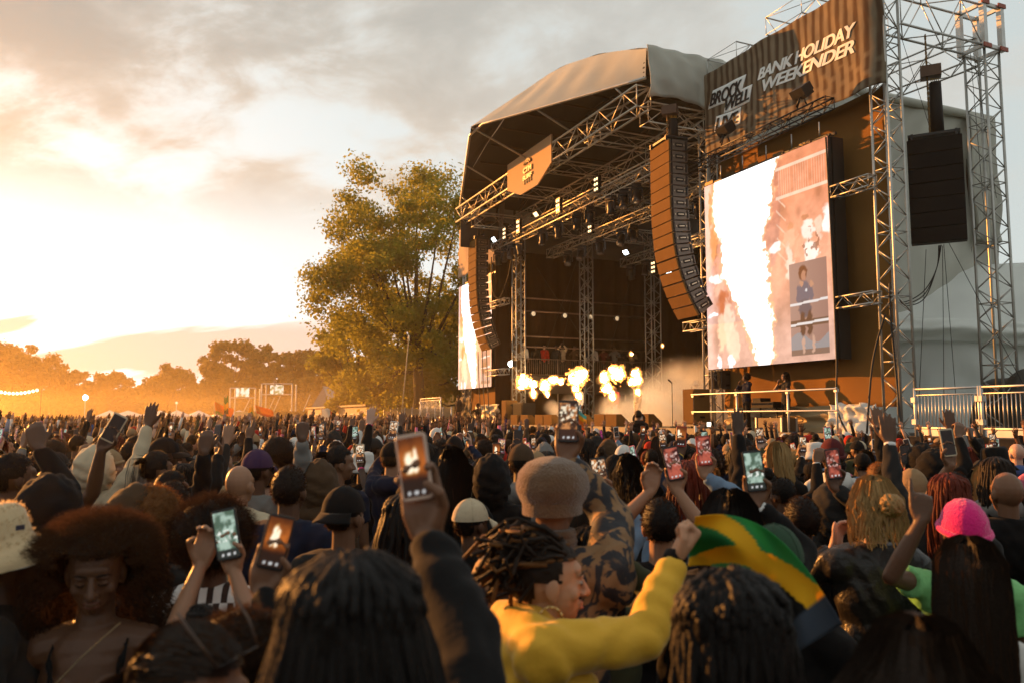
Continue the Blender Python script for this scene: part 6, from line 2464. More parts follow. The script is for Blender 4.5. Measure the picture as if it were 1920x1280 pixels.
def hood_up(seed=0, big=1.0):
    def keep(p):
        return not (p.y > 0.055 and 0.0 < p.z < 0.235 and abs(p.x) < 0.085)
    c = Vector((0, -0.028, 0.105))
    mb = MB()
    b = MB()
    b.ball((0, 0, 0), 1, 40, 30)
    vs = []
    for q in b.v:
        d = Vector(q)
        fold = 0.010 * math.sin(d.z * 16 + 5 * d.x + 3 * math.sin(d.y * 5 + seed)) * (0.4 + 0.6 * (d.z < 0.1)) + 0.008 * mnoise.noise(d * 4 + Vector((seed, 2, 1)))
        k = 1 + fold / 0.12
        p = c + Vector((d.x * 0.122 * big, d.y * 0.148 * big, d.z * 0.185 * big)) * k
        if p.z > 0.16 and p.y < -0.05:
            p.y -= 0.012
        vs.append(p)
    fs = [f for f in b.f if all(keep(vs[i]) for i in f)]
    mb.add(vs, fs)
    return mb


_hair_lib = {}
HAIR_GEN = {
    'short': lambda: hair_short(1), 'afro': lambda: hair_afro(0.165, 1500, 2), 'afro_small': lambda: hair_afro(0.132, 900, 3), 'long': lambda: hair_long(3), 'braids': lambda: hair_braids(4), 'bun': lambda: hair_bun(5),
    'pony': lambda: hair_pony(6), 'locs': lambda: hair_braids(9, 0.30, 34, 0.012, 0.18), 'cap': lambda: hat_cap(False), 'cap_back': lambda: hat_cap(True), 'beanie': lambda: hat_beanie(0), 'bucket': lambda: hat_bucket(0), 'hood': lambda: hood_up(0),
    'wavy': lambda: hair_long(13, 0.34, 150, 0.016, 0.008, 1.12)}
HAT_KINDS = {'cap', 'cap_back', 'beanie', 'bucket', 'hood'}
HNAME = {'short': 'short_hair', 'afro': 'afro_hair', 'afro_small': 'afro_hair', 'long': 'long_hair', 'braids': 'braided_hair', 'bun': 'hair_with_bun', 'pony': 'hair_with_ponytail', 'locs': 'hair_locs', 'cap': 'cap', 'cap_back': 'cap', 'beanie': 'beanie', 'bucket': 'bucket_hat', 'hood': 'hood', 'wavy': 'wavy_hair'}


def hair_mesh(kind):
    if kind not in _hair_lib:
        mb = HAIR_GEN[kind]()
        _hair_lib[kind] = mb.mesh(HNAME[kind], [hair_m('black'), fuzz_m('black')])
    return _hair_lib[kind]


def slots(o, ms):
    for i, m in enumerate(ms):
        if i < len(o.material_slots):
            o.material_slots[i].link = 'OBJECT'
            o.material_slots[i].material = m


# ---- telephones
PHONE_W, PHONE_H = 0.077, 0.156


def phone_pic(kind, seed):
    def fn(u, v):
        n = fbm2(u * 4, v * 7, seed)
        n2 = fbm2(u * 9, v * 15, seed + 1)
        if kind == 'fire':
            c = lerp((0.05, 0.012, 0.005), (0.62, 0.16, 0.025), sstep(0.25, 0.55, v) * (1 - 0.8 * sstep(0.6, 1.0, v)) * (0.35 + n))
            uu = u + 0.10 * (n2 - 0.5)
            f = np.zeros_like(u)
            rs = np.random.RandomState(seed)
            for (ux, uw, v0, v1) in [(rs.uniform(0.15, 0.85), rs.uniform(0.07, 0.17), rs.uniform(0.32, 0.42), rs.uniform(0.60, 0.88)) for _ in range(3)]:
                f = np.maximum(f, np.exp(-((uu - ux) / uw) ** 2) * sstep(v0, v0 + 0.12, v) * sstep(v1 + 0.12, v1 - 0.08, v + 0.12 * (n2 - 0.5)))
            c = lerp(c, (1.0, 0.55, 0.18), sstep(0.15, 0.5, f) * 0.8)
            c = lerp(c, (1.6, 1.3, 0.95), sstep(0.4, 0.75, f))
            c = lerp(c, (0.03, 0.015, 0.01), sstep(0.36, 0.24, v + 0.10 * (n2 - 0.5)) * 0.9)
        elif kind == 'screen':
            c = lerp((0.06, 0.025, 0.015), (0.75, 0.30, 0.10), sstep(0.35, 0.7, n) * (v > 0.3))
            c = lerp(c, (1.3, 1.1, 0.8), sstep(0.5, 0.62, n2) * ((v > 0.45) & (v < 0.95)) * 0.9)
        elif kind == 'teal':
            c = lerp((0.10, 0.16, 0.11), (0.50, 0.66, 0.55), sstep(0.35, 0.65, n))
            c = lerp(c, (1.0, 1.05, 0.95), sstep(0.55, 0.62, n2) * (v > 0.35) * (v < 0.6))
            c = lerp(c, (0.03, 0.035, 0.03), (v < 0.18))
        elif kind == 'pink':
            c = lerp((0.12, 0.01, 0.06), (0.55, 0.05, 0.26), sstep(0.3, 0.7, n))
        elif kind == 'red':
            c = lerp((0.07, 0.015, 0.012), (0.6, 0.13, 0.08), sstep(0.3, 0.75, n))
            c = lerp(c, (1.1, 0.75, 0.65), sstep(0.5, 0.75, n2) * ((v > 0.4) & (v < 0.85)) * 0.8)
        else:
            c = lerp((0.012, 0.010, 0.010), (0.03, 0.02, 0.016), n)
        dots = np.zeros_like(u)
        if kind in ('fire', 'teal', 'screen', 'red'):
            for x in (0.22, 0.5, 0.78):
                dots = np.maximum(dots, (((u - x) / 0.07) ** 2 + ((v - 0.07) / 0.035) ** 2 < 1))
            c = lerp(c, (0.9, 0.9, 0.9), dots * 0.8)
        return c
    return fn


_ph = {}
phone_scr = attr_mat('phone picture', 0.15, True, 0.36)


def phone(label, M, kind='fire', case='black', group='phones held up by the crowd', k=1.0, var=0):
    """M: frame whose +Z is the phone's length, -Y its screen side"""
    key = 'body'
    if key not in _ph:
        mb = MB()
        w, h, t = PHONE_W / 2, PHONE_H / 2, 0.0045
        out = []
        r = 0.011
        for (cx, cz, a0) in ((w - r, h - r, 0), (-w + r, h - r, 1), (-w + r, -h + r, 2), (w - r, -h + r, 3)):
            for j in range(5):
                a = (a0 + j / 4) * math.pi / 2
                out.append((cx + r * math.cos(a), cz + r * math.sin(a)))
        n = len(out)
        rings = [(0.97, -t), (1.0, -t * 0.6), (1.0, t * 0.6), (0.97, t)]
        vs = [(x * s, y, z * s) for s, y in rings for x, z in out]
        fs = [tuple(range(n)), tuple(reversed(range(3 * n, 4 * n)))] + [(q * n + i, (q + 1) * n + i, (q + 1) * n + (i + 1) % n, q * n + (i + 1) % n) for q in range(3) for i in range(n)]
        mb.add(vs, fs, 0, False)
        _ph[key] = mb.mesh('case', black)
        mb = MB()
        mb.box((0.016, 0.006, 0.050), (0.030, 0.004, 0.032))
        mb.tube([(0.010, 0.008, 0.058), (0.010, 0.0095, 0.058)], 0.006, 8)
        mb.tube([(0.022, 0.008, 0.044), (0.022, 0.0095, 0.044)], 0.006, 8)
        _ph['cam'] = mb.mesh('camera_bump', black_met)
    sk = ('pic', kind, var % 7)
    if sk not in _ph:
        _ph[sk] = img_mesh('screen', lambda u, v: Vector((-0.0325 + 0.065 * u, -0.0052, -0.0695 + 0.139 * v)), 20, 36, phone_pic(kind, 30 + 7 * (var % 7)), phone_scr)
    root = thing('phone', label, 'phone', M.to_translation(), group)
    root.matrix_world = M @ Matrix.Scale(k, 4)
    b = link_mesh('case', _ph[key], root, Matrix.Identity(4))
    slots(b, [mat('phone case ' + case, CLOTH.get(case, (0.012, 0.011, 0.011)), 0.35, 0, 0.05, 5, 0)])
    link_mesh('screen', _ph[sk], root, Matrix.Identity(4))
    link_mesh('camera_bump', _ph['cam'], b, Matrix.Identity(4))
    return root


def phone_frame(W, d, n, side, two=False):
    """where a gripping hand holds a phone, in the person's space"""
    l = Vector((side, 0, 0))
    l = (l - d * l.dot(d) - n * l.dot(n)).normalized()
    y = -n
    x = y.cross(d).normalized()
    c = W + d * 0.135 + n * 0.030 + l * 0.004
    M = Matrix((x, y, d)).transposed().to_4x4()
    M.translation = c
    return M


def face_details(root, HM, lips='dark brown', brow='black', closed=True):
    """eyebrows, lash lines or eyes, and lips, in head space"""
    o = Vector((0, -0.01, 1.50))

    def put(nm, mb, m):
        link_mesh(nm, mb.mesh(nm, m), root, HM)
    for s in (-1, 1):
        mb = MB()
        pts = [Vector((s * x, y, z)) - o for x, y, z in ((0.014, 0.094, 1.659), (0.028, 0.0935, 1.664), (0.042, 0.086, 1.662), (0.052, 0.075, 1.655))]
        mb.tube(pts, [0.0028, 0.0034, 0.0028, 0.0014], 6, round_end=True)
        put('eyebrow', mb, hair_m(brow))
        mb = MB()
        pts = [Vector((s * x, y, z)) - o for x, y, z in ((0.017, 0.0855, 1.632), (0.026, 0.0885, 1.6285), (0.036, 0.0875, 1.6285), (0.046, 0.080, 1.632))]
        mb.tube(pts, [0.0015, 0.0022, 0.0022, 0.0013], 6, round_end=True)
        put('eyelashes', mb, hair_m('black'))
        if not closed:
            mb = MB()
            mb.ball(Vector((s * 0.031, 0.0795, 1.6345)) - o, (0.0125, 0.0105, 0.0058), 12, 8)
            put('eye', mb, mat('eye white', (0.28, 0.25, 0.22), 0.4))
            mb = MB()
            mb.ball(Vector((s * 0.031, 0.0868, 1.6345)) - o, (0.0052, 0.0045, 0.0052), 10, 6)
            put('iris', mb, mat('dark iris', (0.02, 0.01, 0.006), 0.12))
    lm = mat('lips ' + lips, tuple(c * k for c, k in zip(SKIN[lips], (1.15, 0.75, 0.75))), 0.4, 0, 0.1, 9, 0.05, 60, spec=0.3)
    for z, r in ((1.5755, 0.0062), (1.5635, 0.0078)):
        mb = MB()
        mb.tube([Vector((x, 0.0965 - 12 * x * x, z - (2.2 * x * x if z > 1.57 else -2.5 * x * x))) - o for x in (-0.023, -0.012, 0, 0.012, 0.023)], [0.002, r * 0.75, r * 0.85, r * 0.75, 0.002], 8)
        put('lip', mb, lm)
# ================================================================== the crowd
def Rz(yaw, pitch=0.0, roll=0.0):
    return (Matrix.Rotation(yaw, 3, 'Z') @ Matrix.Rotation(pitch, 3, 'X') @ Matrix.Rotation(roll, 3, 'Y'))


def put_person(bm, tm, R, hair, hcol, skin, cloth, loc, rotz, sc, label, group=None, hat=None, top='jacket', legs='charcoal', own_hair=None, extra_hair=True, topm=None, drop=0.0):
    root = thing('person', label, 'person', loc, group, rotz)
    root.scale = (sc, sc, sc)
    b = link_mesh('body', bm, root, Matrix.Identity(4))
    slots(b, [skin_m(skin)])
    t = link_mesh(top, tm, root, Matrix.Identity(4))
    slots(t, [topm or cloth_m(cloth)])
    tr = link_mesh('trousers', TROUSERS, root, Matrix.Identity(4))
    slots(tr, [cloth_m(legs)])
    HM = Matrix.Translation(PIV + Vector((0, drop * 0.5, -drop))) @ R.to_4x4()
    if own_hair is not None:
        for nm, me, ms in own_hair:
            h = link_mesh(nm, me, root, HM)
            if ms:
                slots(h, ms)
    elif hair and hair != 'bald':
        h = link_mesh(HNAME[hair], hair_mesh(hair), root, HM)
        if hair in HAT_KINDS:
            slots(h, [cloth_m(hat or 'black'), cloth_m(hat or 'black')])
            if hair != 'hood' and extra_hair:
                h2 = link_mesh('short_hair', hair_mesh('short'), root, HM)
                slots(h2, [hair_m(hcol), fuzz_m(hcol)])
        else:
            slots(h, [hair_m(hcol), fuzz_m(hcol)])
    return root


def add_slots(me, n=1):
    while len(me.materials) < n:
        me.materials.append(black)
    return me


POSES = [(('down', 'down'), 0.0, 'standing still'), (('down', 'down'), 0.7, 'looking left'), (('down', 'down'), -0.7, 'looking right'), (('down', 'phone'), 0.0, 'filming with the right hand'), (('phone', 'down'), 0.1, 'filming with the left hand'),
         (('both', 'both'), 0.0, 'filming with both hands'), (('down', 'up'), 0.0, 'right hand raised open'), (('up', 'down'), 0.0, 'left hand raised open'), (('up', 'upb'), 0.0, 'both hands raised'), (('down', 'fist'), 0.1, 'right fist raised'),
         (('point', 'bent'), 0.2, 'left finger pointing up'), (('down', 'peace'), -0.1, 'two fingers raised'), (('bent', 'face'), -0.4, 'hand near the face')]
LIB = []
for i, (arms, yaw, txt) in enumerate(POSES):
    R = Rz(yaw, -0.05)
    sets = {}
    for sl in ('long', 'short'):
        bm, tm, fr, _ = build_person(arms, R, i % 3 == 1, 0.0066, sl, 0.016, sl == 'long' and i % 2 == 0)
        if 'body' not in sets:
            sets['body'] = add_slots(bm)
        else:
            bpy.data.meshes.remove(bm)
        sets[sl] = add_slots(tm)
        sets['fr'] = fr
    LIB.append((sets, R, txt, arms))

CENTRE = Wp(14, 3, 0)


def facing(x, y, j=0.0, tgt=None):
    d = (tgt or CENTRE) - Vector((x, y, 0))
    return math.atan2(-d.x, d.y) + j


HERO_XY = []
rng = random.Random(77)


def phone_world(root, fr, side, sc):
    W, d, n, E, S = fr[side]
    return root_matrix(root) @ phone_frame(W, d, n, side)


def wrist_piece(root, fr, side, name, m, r=0.033, length=0.016, back=0.02, n=1):
    W, d, nn, E, S = fr[side]
    ax = (W - E).normalized()
    for k in range(n):
        c = W - ax * (back + k * 0.016)
        mb = MB()
        mb.tube([c - ax * length * 0.5, c + ax * length * 0.5], r, 14)
        link_mesh(name, mb.mesh(name, m), root, Matrix.Identity(4))


BANDS = [mat('gold wristband', (0.55, 0.36, 0.05), 0.5), mat('white wristband', (0.6, 0.6, 0.58), 0.5), mat('pink wristband', (0.6, 0.05, 0.2), 0.5), mat('black wristband', (0.02, 0.02, 0.02), 0.5), mat('orange wristband', (0.6, 0.2, 0.03), 0.5)]


def root_matrix(root):
    return Matrix.Translation(root.location) @ Matrix.Rotation(root.rotation_euler.z, 4, 'Z') @ Matrix.Scale(root.scale.x, 4)


def norm_scale(M):
    return Matrix.Translation(M.to_translation()) @ M.to_quaternion().to_matrix().to_4x4()


# ---------------------------------------------------------------- the figures one can pick out near the camera
def hero(label, px, ptop, Y, face='stage', arms=('down', 'down'), head=(0.0, 0.0), hair='short', hcol='black', skin='dark brown', cloth='black', sleeve='long', top='jacket', female=False, hat=None, hood_down=False,
         jit=0.0, own_hair=None, topm=None, voxel=0.0065, bulk=0.0, top_gap=0.012, legs='charcoal', targets=None, ph=None, wide=1.0, extra_hair=True, drop=0.0, face_=None):
    """stand a figure so that the crown of its head (or hat) falls at a pixel of the photo, Y metres ahead"""
    gap = {'cap': .03, 'cap_back': .03, 'beanie': .03, 'bucket': .035, 'hood': .04, 'afro': .075, 'afro_small': .045}.get(hair, 0.012) if top_gap == 0.012 else top_gap
    q = P(px, ptop, Y)
    sc = q.z / (1.755 + gap - drop)
    rz = facing(q.x, q.y, jit) if face == 'stage' else face
    HERO_XY.append((q.x, q.y))
    R = Rz(*head)
    inv = (Matrix.Translation((q.x, q.y, 0)) @ Matrix.Rotation(rz, 4, 'Z') @ Matrix.Scale(sc, 4)).inverted()
    arms = list(arms)
    for k, spec in (targets or {}).items():
        (tx, ty, tY), pose, dw, nw, pole = spec
        Wl = inv @ P(tx, ty, tY)
        r3 = Matrix.Rotation(-rz, 3, 'Z')
        arms[k] = (Wl, pose, r3 @ Vector(dw), r3 @ Vector(nw), r3 @ Vector(pole))
    bm, tm, fr, _ = build_person(arms, R, female, voxel, sleeve, 0.013, hood_down, wide, bulk, drop)
    add_slots(bm)
    add_slots(tm)
    root = put_person(bm, tm, R, hair, hcol, skin, cloth, (q.x, q.y, 0), rz, sc, label, None, hat, top, legs, own_hair, extra_hair, topm, drop)
    if face_:
        face_details(root, Matrix.Translation(PIV + Vector((0, drop * 0.5, -drop))) @ R.to_4x4(), skin, hcol if hcol != 'blonde' else 'brown', face_ == 'closed')
    for k, (kind, case, lab) in (ph or {}).items():
        M = norm_scale(phone_world(root, fr, k, sc))
        phone(lab, M, kind, case, k=0.84 if Y < 1.8 else 1.0, var=len(bpy.data.objects))
    return root, fr, sc


def phone_look(px, py, Y, dw=(0, 0.1, 1), side=1, pose='grip', pole=None):
    return ((px, py, Y), pose, dw, (0, -1, 0.12), pole or (side, 0.1, -0.9))


def hmesh(mb, nm, n=2):
    return mb.mesh(nm, [black, black])


HB = lambda c: [hair_m(c), fuzz_m(c)]

# 1 the woman with the big curls who looks down
big = hair_afro(0.185, 9500, 12, 0.028, 0.62, 0.0011, True)
big_side = []
rgb = random.Random(6)
for k in range(5200):
    a = rgb.uniform(math.pi * 0.86, math.pi * 2.14)
    r = rgb.uniform(0.10, 0.20)
    c = Vector((r * math.cos(a) * 1.05, r * math.sin(a) * 0.85 - 0.02, rgb.uniform(-0.20, 0.16)))
    if c.y > 0.0 and abs(c.x) < 0.074:
        continue
    ph_ = rgb.uniform(0, 6)
    blade(big, [c + Vector((0.008 * math.cos(ph_ + j * 1.5), 0.008 * math.sin(ph_ + j * 1.5), -0.012 * j)) + Vector((math.cos(a), math.sin(a), 0)) * 0.004 * j for j in range(6)], 0.0013, 1 if k % 2 else 0)
hero('woman with a huge curly brown afro looking down, facing the camera, bare shoulders', 186, 985, 2.45, math.pi + 0.25, ('bent', 'bent'), (0.10, -0.30), None, 'dark brown', 'dark brown', 'black', 'tank', 'strap_top', True,
     own_hair=[('curly_hair', hmesh(big, 'curly_hair'), HB('dark brown'))], voxel=0.0045, top_gap=0.0, face_='closed')
W0 = bpy.data.objects['person'] if False else None
# the chain strap across her chest
r = thing('bag_strap', 'fine metal chain strap running across the chest of the curly haired woman', 'bag strap', P(160, 1230, 1.8))
pts = [P(226, 1166, 2.33), P(192, 1196, 2.295), P(152, 1232, 2.275), P(110, 1275, 2.265), P(90, 1297, 2.26)]
for i in range(len(pts) - 1):
    for k in range(9):
        p = pts[i].lerp(pts[i + 1], k / 9)
        q = pts[i].lerp(pts[i + 1], (k + 0.8) / 9)
        mb = MB()
        mb.tube([p, q], 0.0021, 6)
        part('chain_link', mb, mat('old gold chain', (0.35, 0.27, 0.15), 0.35, 0.8), r)

# 2 the fluffy bucket hat
hb = hat_bucket(4, 0.24, 2600)
hero('person in a fluffy cream bucket hat at the left picture edge', 22, 938, 2.45, -1.25, ('down', 'down'), (0.0, 0.24), None, 'black', 'deep brown', 'charcoal', 'long', 'jacket', False,
     own_hair=[('bucket_hat', hmesh(hb, 'bucket_hat'), [mat('cream plush', (0.50, 0.38, 0.22), 0.95, 0, 0.12, 12, 0.25, 30, sheen=0.3), mat('cream plush pile', (0.60, 0.46, 0.28), 0.9, 0, 0.1, 12, 0, trans=0.7)]), ('short_hair', hair_mesh('short'), HB('black'))], top_gap=0.035, bulk=0.01)
b_ = P(38, 988, 2.31)
mb = MB()
mb.box(b_, (0.022, 0.004, 0.014), (Vector((0.93, 0.35, 0.1)).normalized(), Vector((-0.35, 0.93, 0)).normalized(), ZV))
single('hat_label', mb, mat('navy label', (0.02, 0.02, 0.04), 0.6), 'tiny dark label sewn on the fluffy cream bucket hat', 'label')

# 3 the woman with sunglasses on her head, bottom left
sl = hair_sleek(21)
r3, fr3, sc3 = hero('woman with smooth dark hair and sunglasses pushed up, face turned right, bottom edge', 340, 1158, 1.38, -1.72, ('down', 'down'), (-0.05, -0.20), None, 'dark brown', 'brown', 'black', 'long', 'jacket', True,
                    own_hair=[('long_hair', hmesh(sl, 'long_hair'), HB('dark brown'))], voxel=0.0048, face_='open')
# sunglasses in her head space
def sunglasses(label, root, R, z=0.225, y=0.075):
    M = root_matrix(root) @ Matrix.Translation(PIV) @ R.to_4x4() @ Matrix.Translation((0, y, z)) @ Matrix.Rotation(-0.9, 4, 'X')
    s = thing('sunglasses', label, 'sunglasses', M.to_translation())
    s.matrix_world = M
    for a in (-1, 1):
        mb = MB()
        mb.lathe((0, 0, 0), [(0.026, -0.001), (0.029, 0.0), (0.026, 0.001)], 16, sx=1.0, sy=0.8, rot=Quaternion((1, 0, 0), math.pi / 2))
        me = mb.mesh('lens', mat('dark lens', (0.012, 0.010, 0.010), 0.1))
        link_mesh('lens', me, s, Matrix.Translation((a * 0.033, 0.0, 0)))
        mb = MB()
        mb.tube([(a * 0.066, 0, 0.005), (a * 0.080, -0.05, 0.0), (a * 0.085, -0.11, -0.012)], 0.0025, 6)
        link_mesh('arm_piece', mb.mesh('arm_piece', mat('tortoise frame', (0.05, 0.03, 0.02), 0.3)), s, Matrix.Identity(4))


sunglasses('dark sunglasses pushed up on the smooth haired woman at the bottom edge', r3, Rz(-0.05, -0.20))

# 4 the big head of locs and its raised arm with the phone
lk = hair_braids(31, 0.50, 150, 0.0078, 0.22, 1.10, 24)
hero('person with long dark locs at the bottom centre, holding a phone up high', 668, 1030, 1.22, -0.12, ('down', 'phone'), (0.12, 0.0), None, 'black', 'brown', 'black', 'long', 'jacket', True, own_hair=[('hair_locs', hmesh(lk, 'hair_locs'), HB('black'))],
     targets={1: ((786, 892, 1.78), 'grip', (-0.16, 0.10, 1), (-0.25, -1, 0.1), (1, -0.3, -0.5))}, ph={1: ('fire', 'pale', 'big blurred phone held highest near the camera, fire on its screen')}, voxel=0.0048, bulk=0.006)

# 5 fuzzy short hair, phone with a fire picture
fz = hair_afro(0.105, 3600, 41, 0.02, 1.0, 0.0012)
hero('person with fuzzy dark hair at lower left, sleeve black, filming the fire', 468, 1118, 1.72, -0.2, ('down', 'phone'), (0.0, 0.0), None, 'black', 'brown', 'black', 'long', 'jacket', False, own_hair=[('afro_hair', hmesh(fz, 'afro_hair'), HB('dark brown'))],
     targets={1: ((487, 1098, 2.02), 'grip', (0.22, 0.1, 1), (0.25, -1, 0.1), (1, -0.2, -0.8))}, ph={1: ('fire', 'black', 'phone showing glowing fire, held in one hand left of the picture middle')}, top_gap=0.03)

# 6 the afro with the striped back, and the short person filming before it
aw = hair_afro(0.165, 5200, 51, 0.022, 0.9, 0.0013)


def stripe_mat():
    m = mat('black and white stripes', (0.6, 0.6, 0.57), 0.8, 0, 0.05, 5, 0.2)
    nt = m.node_tree
    b = nt.nodes['Principled BSDF']
    tc = nt.nodes.new('ShaderNodeTexCoord')
    sep = nt.nodes.new('ShaderNodeSeparateXYZ')
    nt.links.new(tc.outputs['Object'], sep.inputs[0])

    def M_(op, a, b_=None):
        k = nt.nodes.new('ShaderNodeMath')
        k.operation = op
        for i, v in enumerate((a, b_)):
            if v is None:
                continue
            if isinstance(v, float):
                k.inputs[i].default_value = v
            else:
                nt.links.new(v, k.inputs[i])
        return k.outputs[0]
    band = M_('MULTIPLY', M_('GREATER_THAN', M_('FRACT', M_('MULTIPLY', sep.outputs['Z'], 4.6)), 0.5), 0.5)
    f = M_('FRACT', M_('ADD', M_('MULTIPLY', sep.outputs['X'], 19.0), band))
    g = M_('GREATER_THAN', f, 0.55)
    mx = nt.nodes.new('ShaderNodeMix')
    mx.data_type = 'RGBA'
    nt.links.new(g, mx.inputs[0])
    mx.inputs[6].default_value = (0.62, 0.62, 0.60, 1)
    mx.inputs[7].default_value = (0.03, 0.016, 0.012, 1)
    nt.links.new(mx.outputs[2], b.inputs['Base Color'])
    return m


hero('person with a round black afro and a black and white striped shirt', 405, 918, 3.05, 'stage', ('down', 'down'), (0, 0), None, 'black', 'dark brown', 'white', 'short', 'striped_shirt', True, jit=0.3, own_hair=[('afro_hair', hmesh(aw, 'afro_hair'), HB('black'))], topm=stripe_mat(), top_gap=0.075)
hero('short person below the striped shirt filming with both hands', 396, 1140, 2.30, 0.05, ('both', 'both'), (0, 0), 'bun', 'black', 'light brown', 'black', 'short', 'shirt', True,
     targets={1: phone_look(432, 1028, 2.58, (-0.22, 0.1, 1), 1), 0: phone_look(384, 1032, 2.58, (0.22, 0.1, 1), -1)}, ph={1: ('teal', 'black', 'phone with a pale green picture held before the round black afro')})
# 7-12
hero('person in a black hood at the left, behind the bucket hat', 112, 884, 3.4, 'stage', hair='hood', hat='black', cloth='black', top='hoodie')
cur = hair_afro(0.12, 2600, 61, 0.03, 1.3, 0.0016)
cur.v = [(x * 0.9 + 0.045, y + 0.035, z - 0.03) for x, y, z in cur.v]
hero('person in a dark brown hood with copper curls spilling out on the right', 280, 902, 3.25, 'stage', head=(-0.35, 0), hair=None, hcol='copper', skin='light brown', cloth='charcoal', top='hoodie', own_hair=[('hood', hair_mesh('hood'), [cloth_m('brown'), cloth_m('brown')]), ('curly_hair', hmesh(cur, 'curly_hair'), HB('copper'))], top_gap=0.04)
hero('broad man in a navy shirt seen from behind, short fade haircut', 545, 870, 4.1, -0.1, hair='short', skin='dark brown', cloth='navy', top='shirt', bulk=0.02)
hero('man in a black backwards cap and dark fleece in the middle rows', 648, 905, 3.65, -0.1, head=(-0.35, 0), hair='cap_back', hat='black', skin='brown', cloth='charcoal', top='fleece', bulk=0.008)
hero('bald man in a white hoodie left of the navy shirted man', 452, 868, 4.9, -0.25, hair='bald', skin='light brown', cloth='cream', top='hoodie', hood_down=True, bulk=0.012)
hero('person in a white bucket hat in the middle of the crowd', 682, 844, 7.4, 'stage', hair='bucket', hat='white', cloth='black', top='shirt')
# 13 the tall man in the flat cap
def damask():
    m = mat('orange and black damask', (0.2, 0.1, 0.04), 0.7, 0, 0.1, 5, 0.3)
    nt = m.node_tree
    b = nt.nodes['Principled BSDF']
    tc = nt.nodes.new('ShaderNodeTexCoord')
    nz = nt.nodes.new('ShaderNodeTexNoise')
    nz.inputs['Scale'].default_value = 11.0
    nz.inputs['Detail'].default_value = 3.0
    nz.inputs['Distortion'].default_value = 1.8
    nt.links.new(tc.outputs['Object'], nz.inputs['Vector'])
    rp = nt.nodes.new('ShaderNodeValToRGB')
    rp.color_ramp.interpolation = 'EASE'
    rp.color_ramp.elements[0].position = 0.47
    rp.color_ramp.elements[0].color = (0.014, 0.013, 0.016, 1)
    rp.color_ramp.elements[1].position = 0.53
    rp.color_ramp.elements[1].color = (0.20, 0.105, 0.042, 1)
    nt.links.new(nz.outputs['Fac'], rp.inputs[0])
    nt.links.new(rp.outputs[0], b.inputs['Base Color'])
    return m


fc = hat_flat()
rl = MB()
for z, rr in ((0.0, 0.064), (0.025, 0.061), (0.048, 0.058)):
    rl.tube([Vector((rr * math.cos(a), -0.004 + rr * math.sin(a), z - 0.02)) for a in np.linspace(0, 2 * math.pi, 22)], 0.019, 8, cap=False)
hero('tall man in a brown wool flat cap and an orange and black patterned jacket', 1036, 845, 2.75, -0.12, ('down', 'phone'), (-0.15, 0.02), None, 'black', 'brown', 'brown', 'long', 'patterned_jacket', False,
     own_hair=[('flat_cap', hmesh(fc, 'flat_cap'), [mat('brown wool', (0.12, 0.065, 0.032), 0.95, 0, 0.25, 24, 0.6, 140, sheen=0.4)] * 2), ('roll_neck', hmesh(rl, 'roll_neck'), [mat('brown knit', (0.10, 0.05, 0.022), 0.9, 0, 0.2, 30, 0.5, 200, sheen=0.3)] * 2)],
     topm=damask(), bulk=0.016, top_gap=0.03, targets={1: phone_look(1062, 862, 3.05, (0.02, 0.1, 1), 1)}, ph={1: ('screen', 'black', 'phone held right above the brown flat cap')})
# 14 the woman in yellow
yh = MB()
sh_ = hm_shell(scalp_keep, 0.082, 0.103, 0.106, 71, 0.006)
yh.add(sh_.v, sh_.f)
rgy = random.Random(71)
for k in range(150):
    t0 = rgy.uniform(0.2, 1.0)
    a = rgy.uniform(0, 2 * math.pi)
    st = HC + Vector((0.084 * math.cos(a) * t0, 0.100 * math.sin(a) * t0, 0.108 * math.sqrt(max(0, 1 - t0 * t0))))
    if not scalp_keep(st + Vector((0, 0, 0.003))):
        continue
    en = Vector((rgy.gauss(0, 0.035), -0.105 + rgy.gauss(0, 0.03), 0.20 + rgy.gauss(0, 0.045)))
    mid = st.lerp(en, 0.5)
    mid += (mid - HC).normalized() * rgy.uniform(0.008, 0.030)
    en2 = en + Vector((rgy.gauss(0, 0.03), -0.04 + rgy.gauss(0, 0.02), rgy.gauss(-0.02, 0.04)))
    pts = [st, st.lerp(mid, 0.5) + (mid - HC).normalized() * 0.012, mid, mid.lerp(en, 0.55) + Vector((0, 0, 0.012)), en, en2]
    yh.tube(pts, [0.0056 + 0.0016 * math.sin(i * 2.2 + k) for i in range(6)], 6, 0 if k % 4 else 1)
hoop = MB()
for sx in (1,):
    cx = Vector((0.088, -0.004, 0.045))
    hoop.tube([cx + Vector((0.004 * math.sin(a * 12), 0.034 * math.sin(a), 0.034 * math.cos(a))) for a in np.linspace(0, 2 * math.pi, 48)], 0.004, 6, cap=False)
yel = mat('yellow sports top', (0.60, 0.335, 0.022), 0.75, 0, 0.06, 6, 0.35, 14, sheen=0.2)
ry, fry, scy = hero('woman in a yellow top in profile, twisted updo, arm stretched out holding a flag', 996, 984, 2.30, -1.30, ('down', 'bent'), (-0.06, -0.06), None, 'brown', 'golden', 'yellow', 'long', 'yellow_top', True,
                    own_hair=[('twisted_hair', hmesh(yh, 'twisted_hair'), [hair_m('dark brown'), hair_m('copper')]), ('hoop_earring', hmesh(hoop, 'hoop_earring'), [mat('gold hoop', (0.55, 0.36, 0.14), 0.3, 0.9)] * 2)],
                    topm=yel, voxel=0.0045, top_gap=0.03, drop=0.085, face_='open', bulk=0.006, targets={1: ((1266, 1046, 2.36), 'fist', (0.55, 0.1, 0.75), (-0.6, -0.1, 0.6), (0.3, -0.3, -1))})
wrist_piece(ry, fry, 1, 'cuff', cloth_m('black'), 0.0345, 0.03, 0.004)
